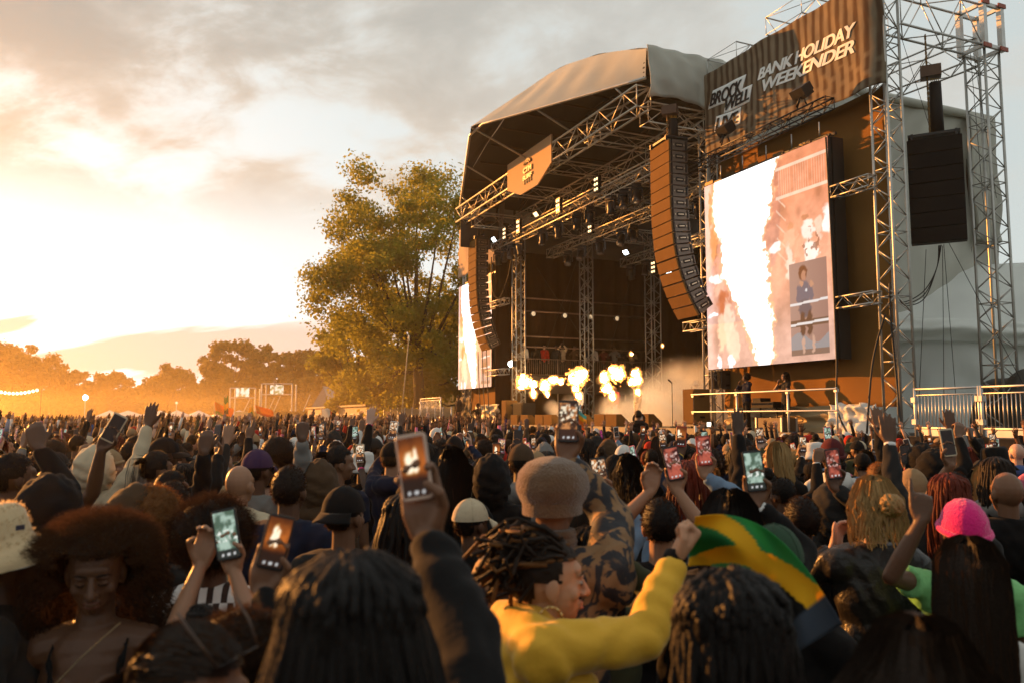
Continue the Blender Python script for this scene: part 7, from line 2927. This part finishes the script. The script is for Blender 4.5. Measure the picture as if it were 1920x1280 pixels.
wrist_piece(ry, fry, 1, 'bracelet', BANDS[0], 0.030, 0.008, -0.005)
# the flag in her hand
def carried_flag():
    root = thing('carried_flag', 'green, gold and black flag streaming from the hand of the woman in yellow', 'flag', P(1310, 1010, 2.4))

    def pos(u, v):
        # u along the fly, v from lower to upper edge
        cx = 1296 + 215 * u ** 0.85
        cy = 1016 + 10 * math.sin(u * 3) - 26 * math.sin(u * math.pi) + 195 * u ** 2.0
        nx, ny = -0.15 - 0.62 * u, -1.0 + 0.35 * u
        hw = 46 + 34 * u
        off = (v - 0.48) * 2 * hw
        return P(cx + (0.15 + 0.68 * u) * off, cy - (1.0 - 0.48 * u) * off, 2.42 - 0.10 * u + 0.05 * math.sin(u * 9 + v * 4) + 0.02 * math.sin(v * 9))

    def colr(u, v):
        d1, d2 = np.abs(v - u), np.abs(v - (1 - u))
        gold = (d1 < 0.17) | (d2 < 0.17)
        side = (np.abs(u - 0.5) > np.abs(v - 0.5))
        c = np.where(side[:, None], np.array((0.012, 0.012, 0.012)), np.array((0.05, 0.30, 0.09)))
        c = np.where((side & (u < 0.5))[:, None], np.array((0.035, 0.23, 0.07)), c)
        c = np.where(gold[:, None], np.array((0.75, 0.42, 0.02)), c)
        c = np.where((u > 0.88)[:, None], np.array((0.06, 0.075, 0.10)), c)
        return c
    me = img_mesh('flag_cloth', pos, 60, 34, colr, attr_mat('flag cloth', 0.8, trans=0.45), off=ORIG[root.name], thick=0.0015)
    link_mesh('flag_cloth', me, root)


carried_flag()
# 15 braids
br = hair_braids(81, 0.46, 84, 0.0092, 0.34, 0.94, 26)
hero('person with thick dark braids in front of the flag', 1352, 1062, 1.50, 0.20, ('down', 'down'), (0.30, 0), None, 'black', 'light brown', 'black', 'long', 'jacket', True, own_hair=[('braided_hair', hmesh(br, 'braided_hair'), HB('black'))], voxel=0.005)
# 16-26
hero('person in a dark green cap seen from behind, right of the flag', 1452, 975, 2.6, 'stage', hair='cap_back', hat='forest', cloth='black', top='jacket', jit=-0.2)
bl = hair_long(91, 0.20, 200, 0.012, 0.007, 1.0)
bn = hair_bun(92, False)
bl.add(bn.v, bn.f)
hero('blonde woman with a loose bun in a black leather jacket', 1632, 890, 3.55, -0.1, ('face', 'down'), (0.25, 0), None, 'blonde', 'pale', 'black', 'long', 'leather_jacket', True, own_hair=[('blonde_hair', hmesh(bl, 'blonde_hair'), HB('blonde'))],
     topm=mat('black leather', (0.014, 0.012, 0.011), 0.38, 0, 0.2, 8, 0.7, 16))
pk = hat_beanie(7, 1.0)
hero('person in a bright pink woolly hat with a green football shirt', 1802, 930, 3.25, 'stage', ('point', 'down'), (0.05, 0), None, 'black', 'dark brown', 'green', 'short', 'football_shirt', True, own_hair=[('woolly_hat', hmesh(pk, 'woolly_hat'), [mat('hot pink wool', (0.62, 0.010, 0.16), 0.95, 0, 0.12, 30, 0.5, 120, sheen=0.5)] * 2)],
     targets={0: ((1728, 975, 3.05), 'point', (0.05, 0.1, 1), (0.6, 0.8, 0), (-1, -0.3, -0.6))}, topm=mat('green football cloth', (0.16, 0.42, 0.15), 0.7, 0, 0.1, 6, 0.3), top_gap=0.03)
sl2 = hair_long(93, 0.44, 320, 0.002, 0.008, 0.92)
hero('woman with very long straight dark hair and a white top, lower right', 1812, 1003, 2.35, 'stage', ('down', 'down'), (0, 0), None, 'dark brown', 'light brown', 'white', 'short', 'white_top', True, own_hair=[('long_hair', hmesh(sl2, 'long_hair'), HB('dark brown'))], jit=-0.1)
wv = hair_long(94, 0.34, 320, 0.014, 0.007, 1.2)
hero('person with loose dark wavy hair at the bottom right', 1712, 1146, 1.36, 'stage', ('down', 'down'), (0, 0), None, 'dark brown', 'brown', 'black', 'long', 'jacket', True, own_hair=[('wavy_hair', hmesh(wv, 'wavy_hair'), HB('dark brown'))], voxel=0.006)
hero('bald broad man in black at the right edge', 1884, 880, 4.5, -0.05, hair='bald', skin='brown', cloth='black', top='jacket', bulk=0.03)


def camo():
    m = mat('camouflage cloth', (0.06, 0.05, 0.03), 0.85, 0, 0.1, 5, 0.3)
    nt = m.node_tree
    nz = nt.nodes.new('ShaderNodeTexNoise')
    nz.inputs['Scale'].default_value = 14
    nz.inputs['Detail'].default_value = 2
    tc = nt.nodes.new('ShaderNodeTexCoord')
    nt.links.new(tc.outputs['Object'], nz.inputs['Vector'])
    rp = nt.nodes.new('ShaderNodeValToRGB')
    rp.color_ramp.interpolation = 'CONSTANT'
    rp.color_ramp.elements[0].color = (0.012, 0.011, 0.009, 1)
    rp.color_ramp.elements[1].position = 0.46
    rp.color_ramp.elements[1].color = (0.04, 0.042, 0.02, 1)
    e = rp.color_ramp.elements.new(0.56)
    e.color = (0.11, 0.085, 0.045, 1)
    nt.links.new(nz.outputs['Fac'], rp.inputs[0])
    nt.links.new(rp.outputs[0], nt.nodes['Principled BSDF'].inputs['Base Color'])
    return m


hero('person in a tan beanie and camouflage jacket right of the blonde woman', 1708, 875, 5.0, 'stage', hair='beanie', hat='tan', cloth='olive', top='camouflage_jacket', topm=camo(), bulk=0.02)
hero('person in a brown beanie with locs, half hidden by the raised arm', 768, 915, 3.2, 'stage', hair=None, cloth='black', top='jacket', own_hair=[('beanie', hair_mesh('beanie'), [cloth_m('brown')] * 2), ('hair_locs', hair_mesh('locs'), HB('black'))], top_gap=0.03)
hero('person in a beige cap left of the brown flat cap', 884, 930, 4.15, 'stage', head=(-0.5, 0), hair='cap', hat='cream', cloth='black', top='jacket')
hero('person in a pointed black hood behind the beige cap', 925, 848, 5.3, 'stage', hair='hood', hat='black', cloth='black', top='hoodie')
hero('woman with long black hair left of the black hood', 846, 836, 4.7, 'stage', hair='long', cloth='black', top='jacket', female=True)
hero('person with long reddish braids and a denim collar, filming', 1290, 862, 4.6, 'stage', ('down', 'phone'), hair='braids', hcol='red', cloth='denim', top='denim_jacket', female=True, skin='light brown', targets={1: phone_look(1322, 892, 4.35, (-0.08, 0.1, 1), 1)}, ph={1: ('red', 'red', 'red cased phone held beside the reddish braids')})
rb_, fb_, sb_ = hero('person with long black hair and white bangles filming at centre right', 1368, 916, 3.0, 'stage', ('down', 'phone'), hair='long', cloth='black', top='jacket', female=True, skin='brown', targets={1: phone_look(1418, 948, 3.15, (-0.1, 0.1, 1), 1)}, ph={1: ('teal', 'black', 'phone with a green yellow picture above the white bangles')})
wrist_piece(rb_, fb_, 1, 'bangle', BANDS[1], 0.036, 0.011, 0.012, 3)
hero('person behind the reddish braids filming with bare forearms', 1238, 930, 3.5, 'stage', ('both', 'both'), hair='short', cloth='black', sleeve='short', top='shirt', skin='light brown', targets={1: phone_look(1270, 920, 3.75, (-0.2, 0.1, 1), 1), 0: phone_look(1218, 922, 3.75, (0.2, 0.1, 1), -1)}, ph={1: ('red', 'black', 'phone with a pink picture held in two hands left of the braids')})
hero('person in a pale blue denim sleeve filming left of the bare forearms', 1100, 925, 3.9, 'stage', ('down', 'phone'), hair='long', hcol='dark brown', cloth='denim', top='denim_jacket', female=True, skin='light brown', targets={1: phone_look(1130, 935, 4.0, (-0.15, 0.1, 1), 1)}, ph={1: ('screen', 'black', 'phone before the pale denim sleeve, warm picture')})
hero('person low in front of the braids with a teal phone picture', 1110, 985, 2.9, 'stage', ('down', 'phone'), hair='locs', cloth='olive', top='jacket', skin='brown', targets={1: phone_look(1142, 1040, 3.05, (-0.1, 0.1, 1), 1)}, ph={1: ('teal', 'black', 'small teal phone picture right of the patterned jacket')})
hero('person raising a bare arm with a tilted dark phone at far left', 108, 872, 4.6, -0.7, ('down', 'phone'), hair='pony', cloth='black', sleeve='short', top='shirt', skin='dark brown', targets={1: ((190, 842, 4.35), 'grip', (0.45, 0.1, 0.9), (0.3, -1, 0.1), (0.8, 0, -0.8))}, ph={1: ('off', 'cream', 'tilted dark phone with a pale glowing edge, far left')})
hero('person in a cream hood with cream sleeves at the left', 188, 832, 5.8, 'stage', ('down', 'up'), hair='hood', hat='cream', cloth='cream', top='hoodie')
hero('person stretching a black sleeved arm up, gold bracelet, left of the white hoodie', 325, 880, 4.9, -0.6, ('down', 'up'), hair='short', cloth='black', top='jacket', targets={1: ((383, 842, 4.6), 'half', (0.1, 0.1, 1), (-0.6, 0.8, 0), (1, 0, -0.6))})
hero('person in a plum cap raising a fist in a checked sleeve', 486, 838, 5.4, -0.4, ('down', 'fist'), hair='cap', hat='purple', cloth='grey', top='checked_shirt', targets={1: ((566, 822, 5.1), 'fist', (0, 0.1, 1), (-0.6, 0.8, 0), (1, 0, -0.6))})
hero('person in a black cap with a small white mark, face turned right', 312, 816, 6.4, -1.3, hair='cap', hat='black', cloth='blue', top='shirt', skin='deep brown')
hero('person with a bare hand held high at the left edge', 30, 846, 4.2, -0.6, ('down', 'upb'), hair='short', cloth='black', top='jacket', targets={1: ((72, 838, 4.0), 'half', (-0.35, 0.1, 1), (-0.6, 0.8, 0), (1, 0, -0.6))})
hero('person lifting a phone over the barrier crowd at the right', 1790, 882, 4.9, 'stage', ('phone', 'down'), hair='short', cloth='black', sleeve='short', top='shirt', skin='brown', targets={0: phone_look(1782, 872, 4.6, (-0.1, 0.1, 1), -1)}, ph={-1: ('off', 'cream', 'pale cased dark phone held up right of the camouflage jacket')})
hero('person in a black padded sleeve reaching high with a lighter near the barrier', 1816, 838, 8.2, 'stage', ('down', 'fist'), hair='locs', hcol='red', cloth='black', top='jacket', targets={1: ((1818, 812, 8.0), 'fist', (0, 0.1, 1), (-0.6, 0.8, 0), (1, 0, -0.6))})
hero('woman with long blonde hair before the black platform skirt', 1846, 872, 6.2, 'stage', hair='long', hcol='blonde', cloth='charcoal', top='shirt', female=True, skin='light brown')
hero('person filming just left of the blonde bun with a hot pink wristband', 1556, 900, 4.4, 'stage', ('down', 'phone'), hair='hood', hat='charcoal', cloth='charcoal', top='hoodie', targets={1: phone_look(1565, 915, 4.2, (-0.1, 0.1, 1), 1)}, ph={1: ('red', 'black', 'phone with a pink picture left of the blonde bun')})
hero('bald headed man with a close fade behind the green cap', 1500, 928, 3.9, 'stage', hair='short', cloth='black', top='jacket', skin='dark brown', head=(0.4, 0))

# ---------------------------------------------------------------- the standing rows behind them
CROWD_GROUP = 'festival crowd watching the stage'
TAKEN = set()
ROWNAME = ('near rows', 'middle rows', 'far rows')


def zone(px, Y):
    if px < 240:
        return 'below the string lights'
    if px < 420:
        return 'below the sky gap'
    if px < 590:
        return 'below the delay screens'
    if px < 720:
        return 'before the site cabin'
    if px < 850:
        return 'before the tall tree'
    if px < 960:
        return 'before the left LED screen'
    if px < 1130:
        return 'before the biggest fireball'
    if px < 1290:
        return 'before the stage smoke'
    if px < 1420:
        return 'below the first interpreter'
    if px < 1570:
        return 'below the railing'
    if px < 1710:
        return 'below the right tower'
    return 'before the steel barrier'


HTXT = {'short': 'short {} hair', 'afro': '{} afro', 'afro_small': 'small {} afro', 'long': 'long {} hair', 'braids': '{} braids', 'bun': '{} top bun', 'pony': '{} ponytail', 'locs': '{} locs', 'wavy': 'wavy {} hair', 'bald': 'bald head'}
CW = ['black'] * 16 + ['charcoal'] * 7 + ['navy'] * 4 + ['brown'] * 4 + ['olive'] * 2 + ['grey'] * 2 + ['white'] * 3 + ['cream'] * 2 + ['blue', 'denim', 'denim', 'red', 'purple', 'olive', 'maroon', 'tan', 'orange', 'pink']
HW = ['short'] * 7 + ['afro', 'afro_small', 'afro_small'] + ['long'] * 4 + ['braids'] * 3 + ['locs'] * 2 + ['bun'] * 2 + ['pony'] * 2 + ['wavy'] * 2 + ['bald'] + ['cap'] * 4 + ['cap_back'] * 2 + ['beanie'] * 3 + ['bucket'] + ['hood'] * 3
PW = [0] * 11 + [1] * 5 + [2] * 5 + [3] * 6 + [4] * 3 + [5] * 4 + [6] * 2 + [7] * 2 + [8] * 2 + [9] * 1 + [10] * 2 + [11] * 2 + [12] * 2
SW = ['deep brown'] * 3 + ['dark brown'] * 4 + ['brown'] * 4 + ['light brown'] * 2 + ['pale']
PK = ['fire'] * 7 + ['screen'] * 7 + ['teal'] * 4 + ['red'] * 3 + ['off'] * 8 + ['pink']


def pit(x, y):
    return (Vector((x, y, 0)) - T0).dot(NV) > (-3.3 if (Vector((x, y, 0)) - T0).dot(SV) > 0.4 else -1.9)


spots = []
Yr = 4.15
row = 0
while Yr < 14.2:
    half = Yr * 0.66 + 0.5
    n = int(2 * half / 0.60)
    for k in range(n):
        x = -half + (k + 0.5 + (0.5 if row % 2 else 0)) * 2 * half / n + rng.uniform(-.13, .13)
        y = Yr + rng.uniform(-.14, .14)
        if pit(x, y):
            continue
        if any((x - a) ** 2 + (y - b) ** 2 < 0.16 for a, b in HERO_XY):
            continue
        spots.append((x, y))
    Yr += 0.50 + 0.022 * Yr
    row += 1
spots.sort(key=lambda q: q[1])
spots = spots[:235]
YMAX = max(q[1] for q in spots)
n_ph = 0
for (x, y) in spots:
    for attempt in range(60):
        pi = rng.choice(PW if x < -0.015 * y or y < 7 else [0] * 8 + [1] * 3 + [2] * 3 + [3] * 4 + [4, 4, 5, 5, 12, 7])
        hk = rng.choice(HW)
        cl = rng.choice(CW)
        sl = 'long' if rng.random() < 0.75 or pi == 12 else 'short'
        hc = rng.choice(['black'] * 7 + ['dark brown'] * 4 + ['brown'] * 2 + ['red', 'blonde', 'copper'])
        sk = rng.choice(SW)
        if hk in ('afro', 'afro_small', 'braids', 'locs') and sk in ('pale',):
            sk = 'brown'
        if hc == 'blonde' and hk in ('short', 'afro', 'locs', 'braids'):
            hc = 'dark brown'
        hatc = rng.choice(['black'] * 9 + ['charcoal'] * 3 + ['navy', 'white', 'cream', 'olive', 'red', 'tan', 'maroon', 'brown'])
        sc = rng.uniform(0.88, 0.99) if x > -0.015 * y and y > 7 else rng.uniform(0.90, 1.03)
        px, py = project((x, y, 1.7))
        sets, R, ptxt, arms = LIB[pi]
        garment = 'hoodie' if sl == 'long' and pi % 2 == 0 else ('jacket' if sl == 'long' else 'tee')
        ht = ('%s %s' % (hatc, {'cap': 'cap', 'cap_back': 'backwards cap', 'beanie': 'beanie', 'bucket': 'bucket hat', 'hood': 'hood up'}[hk])) if hk in HAT_KINDS else HTXT[hk].format(hc if hk != 'bald' else '')
        if hk == 'hood':
            ht = '%s hood up' % cl
            hatc = cl
        rowt = ROWNAME[0 if y < 6.5 else (1 if y < 10 else 2)]
        lab = '%s in %s %s, %s, %s %s' % (ht, cl, garment, ptxt, rowt, zone(px, y))
        if len(lab.split()) > 16:
            lab = '%s in %s %s, %s, %s' % (ht, cl, garment, ptxt, zone(px, y))
        if lab not in TAKEN:
            break
    TAKEN.add(lab)
    rz = facing(x, y, rng.uniform(-.25, .25))
    root = put_person(sets['body'], sets[sl], R, hk, hc, sk, cl, (x, y, 0), rz, sc, lab, CROWD_GROUP, hatc, garment, rng.choice(['charcoal', 'navy', 'black', 'denim']))
    for side, key in ((1, arms[1]), (-1, arms[0])):
        if key not in ('down', 'bent') and rng.random() < 0.5:
            wrist_piece(root, sets['fr'], side, 'wristband', rng.choice(BANDS), 0.0315, rng.choice([0.008, 0.014, 0.02]), 0.012)
        if key in ('phone',) or (key == 'both' and side == 1):
            kind = rng.choice(PK)
            fr = sets['fr']
            M = norm_scale(phone_world(root, fr, side, sc))
            pl = '%s phone held by %s in %s %s, %s' % ({'fire': 'fire lit', 'screen': 'warm lit', 'teal': 'teal lit', 'red': 'red lit', 'off': 'dark', 'pink': 'magenta lit'}[kind], ht, cl, garment, zone(px, y))
            phone(' '.join(pl.split()[:16]), M, kind, rng.choice(['black'] * 5 + ['white', 'red', 'pink', 'cream']), var=n_ph)
            n_ph += 1

# ---------------------------------------------------------------- everyone further off, as one mass
def far_crowd():
    temps = []
    cols = []
    for q in range(7):
        rg = random.Random(q)
        mb = MB()
        cl = []

        def addp(fn, cid):
            a = len(mb.v)
            fn()
            cl.extend([cid] * (len(mb.v) - a))
        yaw = rg.uniform(-.5, .5)
        addp(lambda: mb.ball((0, 0, 1.62), (0.078, 0.095, 0.115), 8, 6), 0)
        addp(lambda: mb.ball((0, -0.025 if q != 4 else -0.03, 1.655), (0.088, 0.10, 0.10) if q % 3 else (0.12, 0.13, 0.135), 8, 6), 1)
        addp(lambda: mb.tube([(0, 0, 0.75), (0, 0, 1.1), (0, 0, 1.32), (0, -0.01, 1.42), (0, -0.01, 1.50)], [0.17, 0.16, 0.185, 0.15, 0.06], 8), 2)
        ups = [(), (1,), (-1,), (1, -1), (1,), (1, -1), (-1,)][q]
        for s in (1, -1):
            S = Vector((s * 0.19, -0.01, 1.38))
            if s in ups:
                W = Vector((s * rg.uniform(0.2, 0.36), rg.uniform(0.05, 0.25), rg.uniform(1.84, 1.98)))
                E = S.lerp(W, 0.5) + Vector((s * 0.09, 0, -0.03))
                addp(lambda: mb.tube([S, E], [0.06, 0.05], 6), 2)
                addp(lambda: mb.tube([E, W], [0.05 if q % 2 else 0.04, 0.03], 6), 2 if q % 2 else 0)
                addp(lambda: mb.tube([W, W + Vector((0, 0.01, 0.09))], [0.03, 0.042], 6), 0)
                for k in range(4):
                    K = W + Vector((-0.032 + 0.021 * k, 0.01, 0.085))
                    addp(lambda: mb.tube([K, K + Vector((-0.014 + 0.009 * k, 0.015, 0.075 if 0 < k < 3 else 0.055))], [0.0105, 0.007], 4), 0)
                K = W + Vector((-s * 0.03, 0, 0.03))
                addp(lambda: mb.tube([K, K + Vector((-s * 0.045, 0, 0.045))], [0.012, 0.009], 4), 0)
            else:
                addp(lambda: mb.tube([S, S + Vector((s * 0.06, 0, -0.3)), S + Vector((s * 0.05, 0.1, -0.55))], [0.06, 0.05, 0.04], 6), 2)
        temps.append((np.array(mb.v), mb.f))
        cols.append(np.array(cl))
    pts = []
    rg = random.Random(99)
    Y = YMAX + 0.35
    while Y < 92:
        half = Y * 0.70 + 1.5
        st = 0.58 + 0.006 * (Y - 12) if Y < 34 else 0.74 + 0.012 * (Y - 34)
        n = int(2 * half / st)
        for k in range(n):
            x, y = -half + (k + .5) * 2 * half / n + rg.uniform(-.2, .2), Y + rg.uniform(-.22, .22)
            if pit(x, y) or (y > 44 and x > -0.10 * y + 0.5 and x > -4) or (x > -9 and y > 52):
                continue
            pts.append((x, y))
        Y += st * 1.05
    # neighbours out of the frame, left and behind: they keep the low sun off the front rows
    for k in range(420):
        x, y = rg.uniform(-14, 9), rg.uniform(-7, 15)
        if abs(x) < y * 0.66 + 0.75 and y > -0.1:
            continue
        if x * x + y * y < 1.0 or (x > 0 and y > 0) or pit(x, y):
            continue
        if any((x - a) ** 2 + (y - b) ** 2 < 0.2 for a, b in pts[-420:]) or any((x - a) ** 2 + (y - b) ** 2 < 0.25 for a, b in HERO_XY):
            continue
        pts.append((x, y))
    allv, allf, allc = [], [], []
    base = 0
    hcs = [HAIRC['black']] * 6 + [HAIRC['dark brown']] * 3 + [HAIRC['brown']] * 2 + [CLOTH['black'], CLOTH['white'], CLOTH['cream'], CLOTH['red'], CLOTH['tan'], CLOTH['navy']]
    skl = [SKIN['deep brown']] + [SKIN['dark brown']] * 3 + [SKIN['brown']] * 4 + [SKIN['light brown']] * 4 + [SKIN['pale']] * 2
    for (x, y) in pts:
        q = rg.choice([0, 0, 1, 2, 3, 4, 5, 6, 3, 4]) if y > 0 else 0
        near_stage = y > 0 and x > -0.015 * y
        if near_stage and rg.random() < 0.75:
            q = 0
        tv, tf = temps[q]
        a = facing(x, y, rg.uniform(-.4, .4)) if y > 0 else rg.uniform(-.3, .3)
        s = rg.uniform(0.86, 0.97) if near_stage else rg.uniform(0.90, 1.03)
        ca, sa = math.cos(a) * s, math.sin(a) * s
        v = np.empty_like(tv)
        v[:, 0] = tv[:, 0] * ca - tv[:, 1] * sa + x
        v[:, 1] = tv[:, 0] * sa + tv[:, 1] * ca + y
        v[:, 2] = tv[:, 2] * s
        allv.append(v)
        table = np.array([rg.choice(skl), rg.choice(hcs), CLOTH[rg.choice(CW)]])
        allc.append(table[cols[q]])
        allf.extend([tuple(i + base for i in f) for f in tf])
        base += len(tv)
    me = bpy.data.meshes.new('crowd')
    me.from_pydata(np.concatenate(allv).tolist(), [], allf)
    at = me.color_attributes.new('img', 'FLOAT_COLOR', 'POINT')
    c = np.ones((base, 4), np.float32)
    c[:, :3] = np.concatenate(allc)
    at.data.foreach_set('color', c.ravel())
    me.polygons.foreach_set('use_smooth', np.ones(len(me.polygons), dtype=bool))
    me.materials.append(attr_mat('far crowd', 0.75))
    o = bpy.data.objects.new('crowd', me)
    COL.objects.link(o)
    props(o, 'the distant mass of the crowd with countless raised hands', None, None, 'stuff')
    return len(pts)


far_crowd()

# ================================================================== people on the stage and its wings
def performer(label, pos, face, pose, hair, hcol, skin, cloth, hat=None, sleeve='long', top='shirt', legs='charcoal', sc=1.0, yaw=0.0, group='performers on the stage', topm=None):
    sets, R, txt, arms = LIB[pose]
    d = Vector(face) - Vector(pos)
    return put_person(sets['body'], sets[sleeve], R, hair, hcol, skin, cloth, pos, math.atan2(-d.x, d.y), sc, label, group, hat, top, legs, topm=topm)


AUD = Wp(14, -30, 0)
CAMP = Vector((0, 0, 0))
performer('interpreter in a dark blue jacket with short locs, hands at her chest, standing left', Wp(5.35, -0.15, 1.6), AUD, 12, 'afro_small', 'black', 'brown', 'navy', None, 'long', 'jacket', 'black', 1.0, group='sign interpreters on the wing')
performer('interpreter with long dark hair standing by the black desk', Wp(3.75, -0.05, 1.6), AUD, 12, 'wavy', 'black', 'light brown', 'charcoal', None, 'short', 'tee', 'black', 0.98, group='sign interpreters on the wing')
performer('singer in a peach suit before the fire at stage centre', Wp(13.2, 0.9, 1.66), AUD, 9, 'locs', 'black', 'brown', 'tan', None, 'long', 'jacket', 'tan', 1.03)
performer('singer in pale denim in thin smoke under the left fireballs', Wp(18.6, 1.2, 1.66), AUD, 6, 'short', 'black', 'brown', 'white', None, 'long', 'jacket', 'denim', 1.03)
performer('dancer in a red top left of the peach suit', Wp(16.0, 1.6, 1.66), AUD, 0, 'short', 'black', 'brown', 'red', None, 'short', 'tee', 'denim', 1.0)
performer('guitarist all in white with a white hat in the smoke', Wp(11.0, 2.2, 1.66), AUD, 12, 'bucket', 'black', 'brown', 'white', 'white', 'long', 'shirt', 'white', 1.0)
performer('keyboard player in white with a white hat, right of the guitarist', Wp(10.4, 4.4, 2.1), AUD, 12, 'bucket', 'black', 'brown', 'white', 'white', 'long', 'shirt', 'white', 1.0)
performer('drummer in a dark shirt behind the left fireball', Wp(19.8, 5.4, 2.2), AUD, 8, 'cap', 'black', 'brown', 'maroon', 'maroon', 'long', 'shirt', 'black', 1.0)
performer('stage hand in black crouched by the tarpaulin heap left', Wp(26.2, -0.9, 1.0), AUD, 12, 'cap', 'black', 'brown', 'black', 'charcoal', 'long', 'jacket', 'black', 1.0)
performer('stage hand in brown standing at the outer left stage corner', Wp(29.3, -0.9, 1.5), AUD, 0, 'beanie', 'black', 'brown', 'brown', 'brown', 'long', 'jacket', 'black', 1.0)
cc = P(1197, 792, 20.5)
sp = performer('pit photographer in black on a riser, back to the camera, wearing ear defenders', (cc.x, cc.y, 0.42), Wp(14, 0, 0), 0, 'short', 'black', 'brown', 'black', None, 'long', 'jacket', 'black', 1.0)
r = thing('riser', 'small black riser under the pit photographer', 'riser', (cc.x, cc.y, 0))
mb = MB()
mb.box((cc.x, cc.y, 0.21), (0.9, 0.9, 0.42), SAX)
part('box', mb, black, r)
r = thing('ring_light', 'round black camera rig standing above the pit photographer', 'camera rig', P(1197, 790, 20.9))
q = P(1198, 785, 20.9)
mb = MB()
mb.tube([q + Vector((0.14 * math.cos(a), 0, 0.14 * math.sin(a))) for a in np.linspace(0, 2 * math.pi, 25)], 0.03, 8, cap=False)
part('ring', mb, black, r)
mb = MB()
mb.box(q + Vector((0, 0, 0.03)), (0.17, 0.12, 0.09))
part('screen', mb, mat('grey small screen', (0.3, 0.28, 0.25), 0.3), r)
bar_obj('pole', (q.x, q.y, 0.4), (q.x, q.y, q.z - 0.2), 0.025, black, r)
GC = ['white', 'black', 'red', 'charcoal', 'cream', 'brown', 'navy', 'white', 'maroon', 'grey', 'black', 'tan']
GH = ['cap', 'short', 'long', 'afro_small', 'bucket', 'short', 'braids', 'cap', 'bun', 'short', 'beanie', 'long']
for k in range(12):
    w = 1.0 + 0.62 * k + rng.uniform(-.15, .15)
    performer('balcony guest in %s, %s from the left behind the bars' % (GC[k], ORD[k]), Wp(24.2 + rng.uniform(0, .35), w, 4.2), CAMP, rng.choice([0, 0, 5, 12, 3]), GH[k], 'black', rng.choice(SW), GC[k], 'white' if k % 3 == 0 else 'black', 'long', 'shirt', 'black', rng.uniform(.94, 1.02), group='guests on the balcony')


# ---------------------------------------------------------------- evening haze over the field
def haze():
    mb = MB()
    x0, x1, y0, y1, z0, z1 = -210, 120, -25, 215, -1.0, 23.5
    mb.box(((x0 + x1) / 2, (y0 + y1) / 2, (z0 + z1) / 2), (x1 - x0, y1 - y0, z1 - z0))
    o = single('haze', mb, vol_mat('evening haze', (1.0, 0.84, 0.54), 0.00052, 0.72), 'golden evening haze over the field', None, kind='stuff', loc=Vector((0, 0, 0)))
    return o


haze()
mb = MB()
mb.box((-62, 92, 2.5), (116, 136, 4.8))  # volume added to put a golden glow over the far crowd and trees
single('added_glow_volume', mb, vol_mat('golden glow volume', (1.0, 0.78, 0.38), 0.0021, 0.70), 'golden glow volume added low over the far left field', None, kind='stuff', loc=Vector((0, 0, 0)))
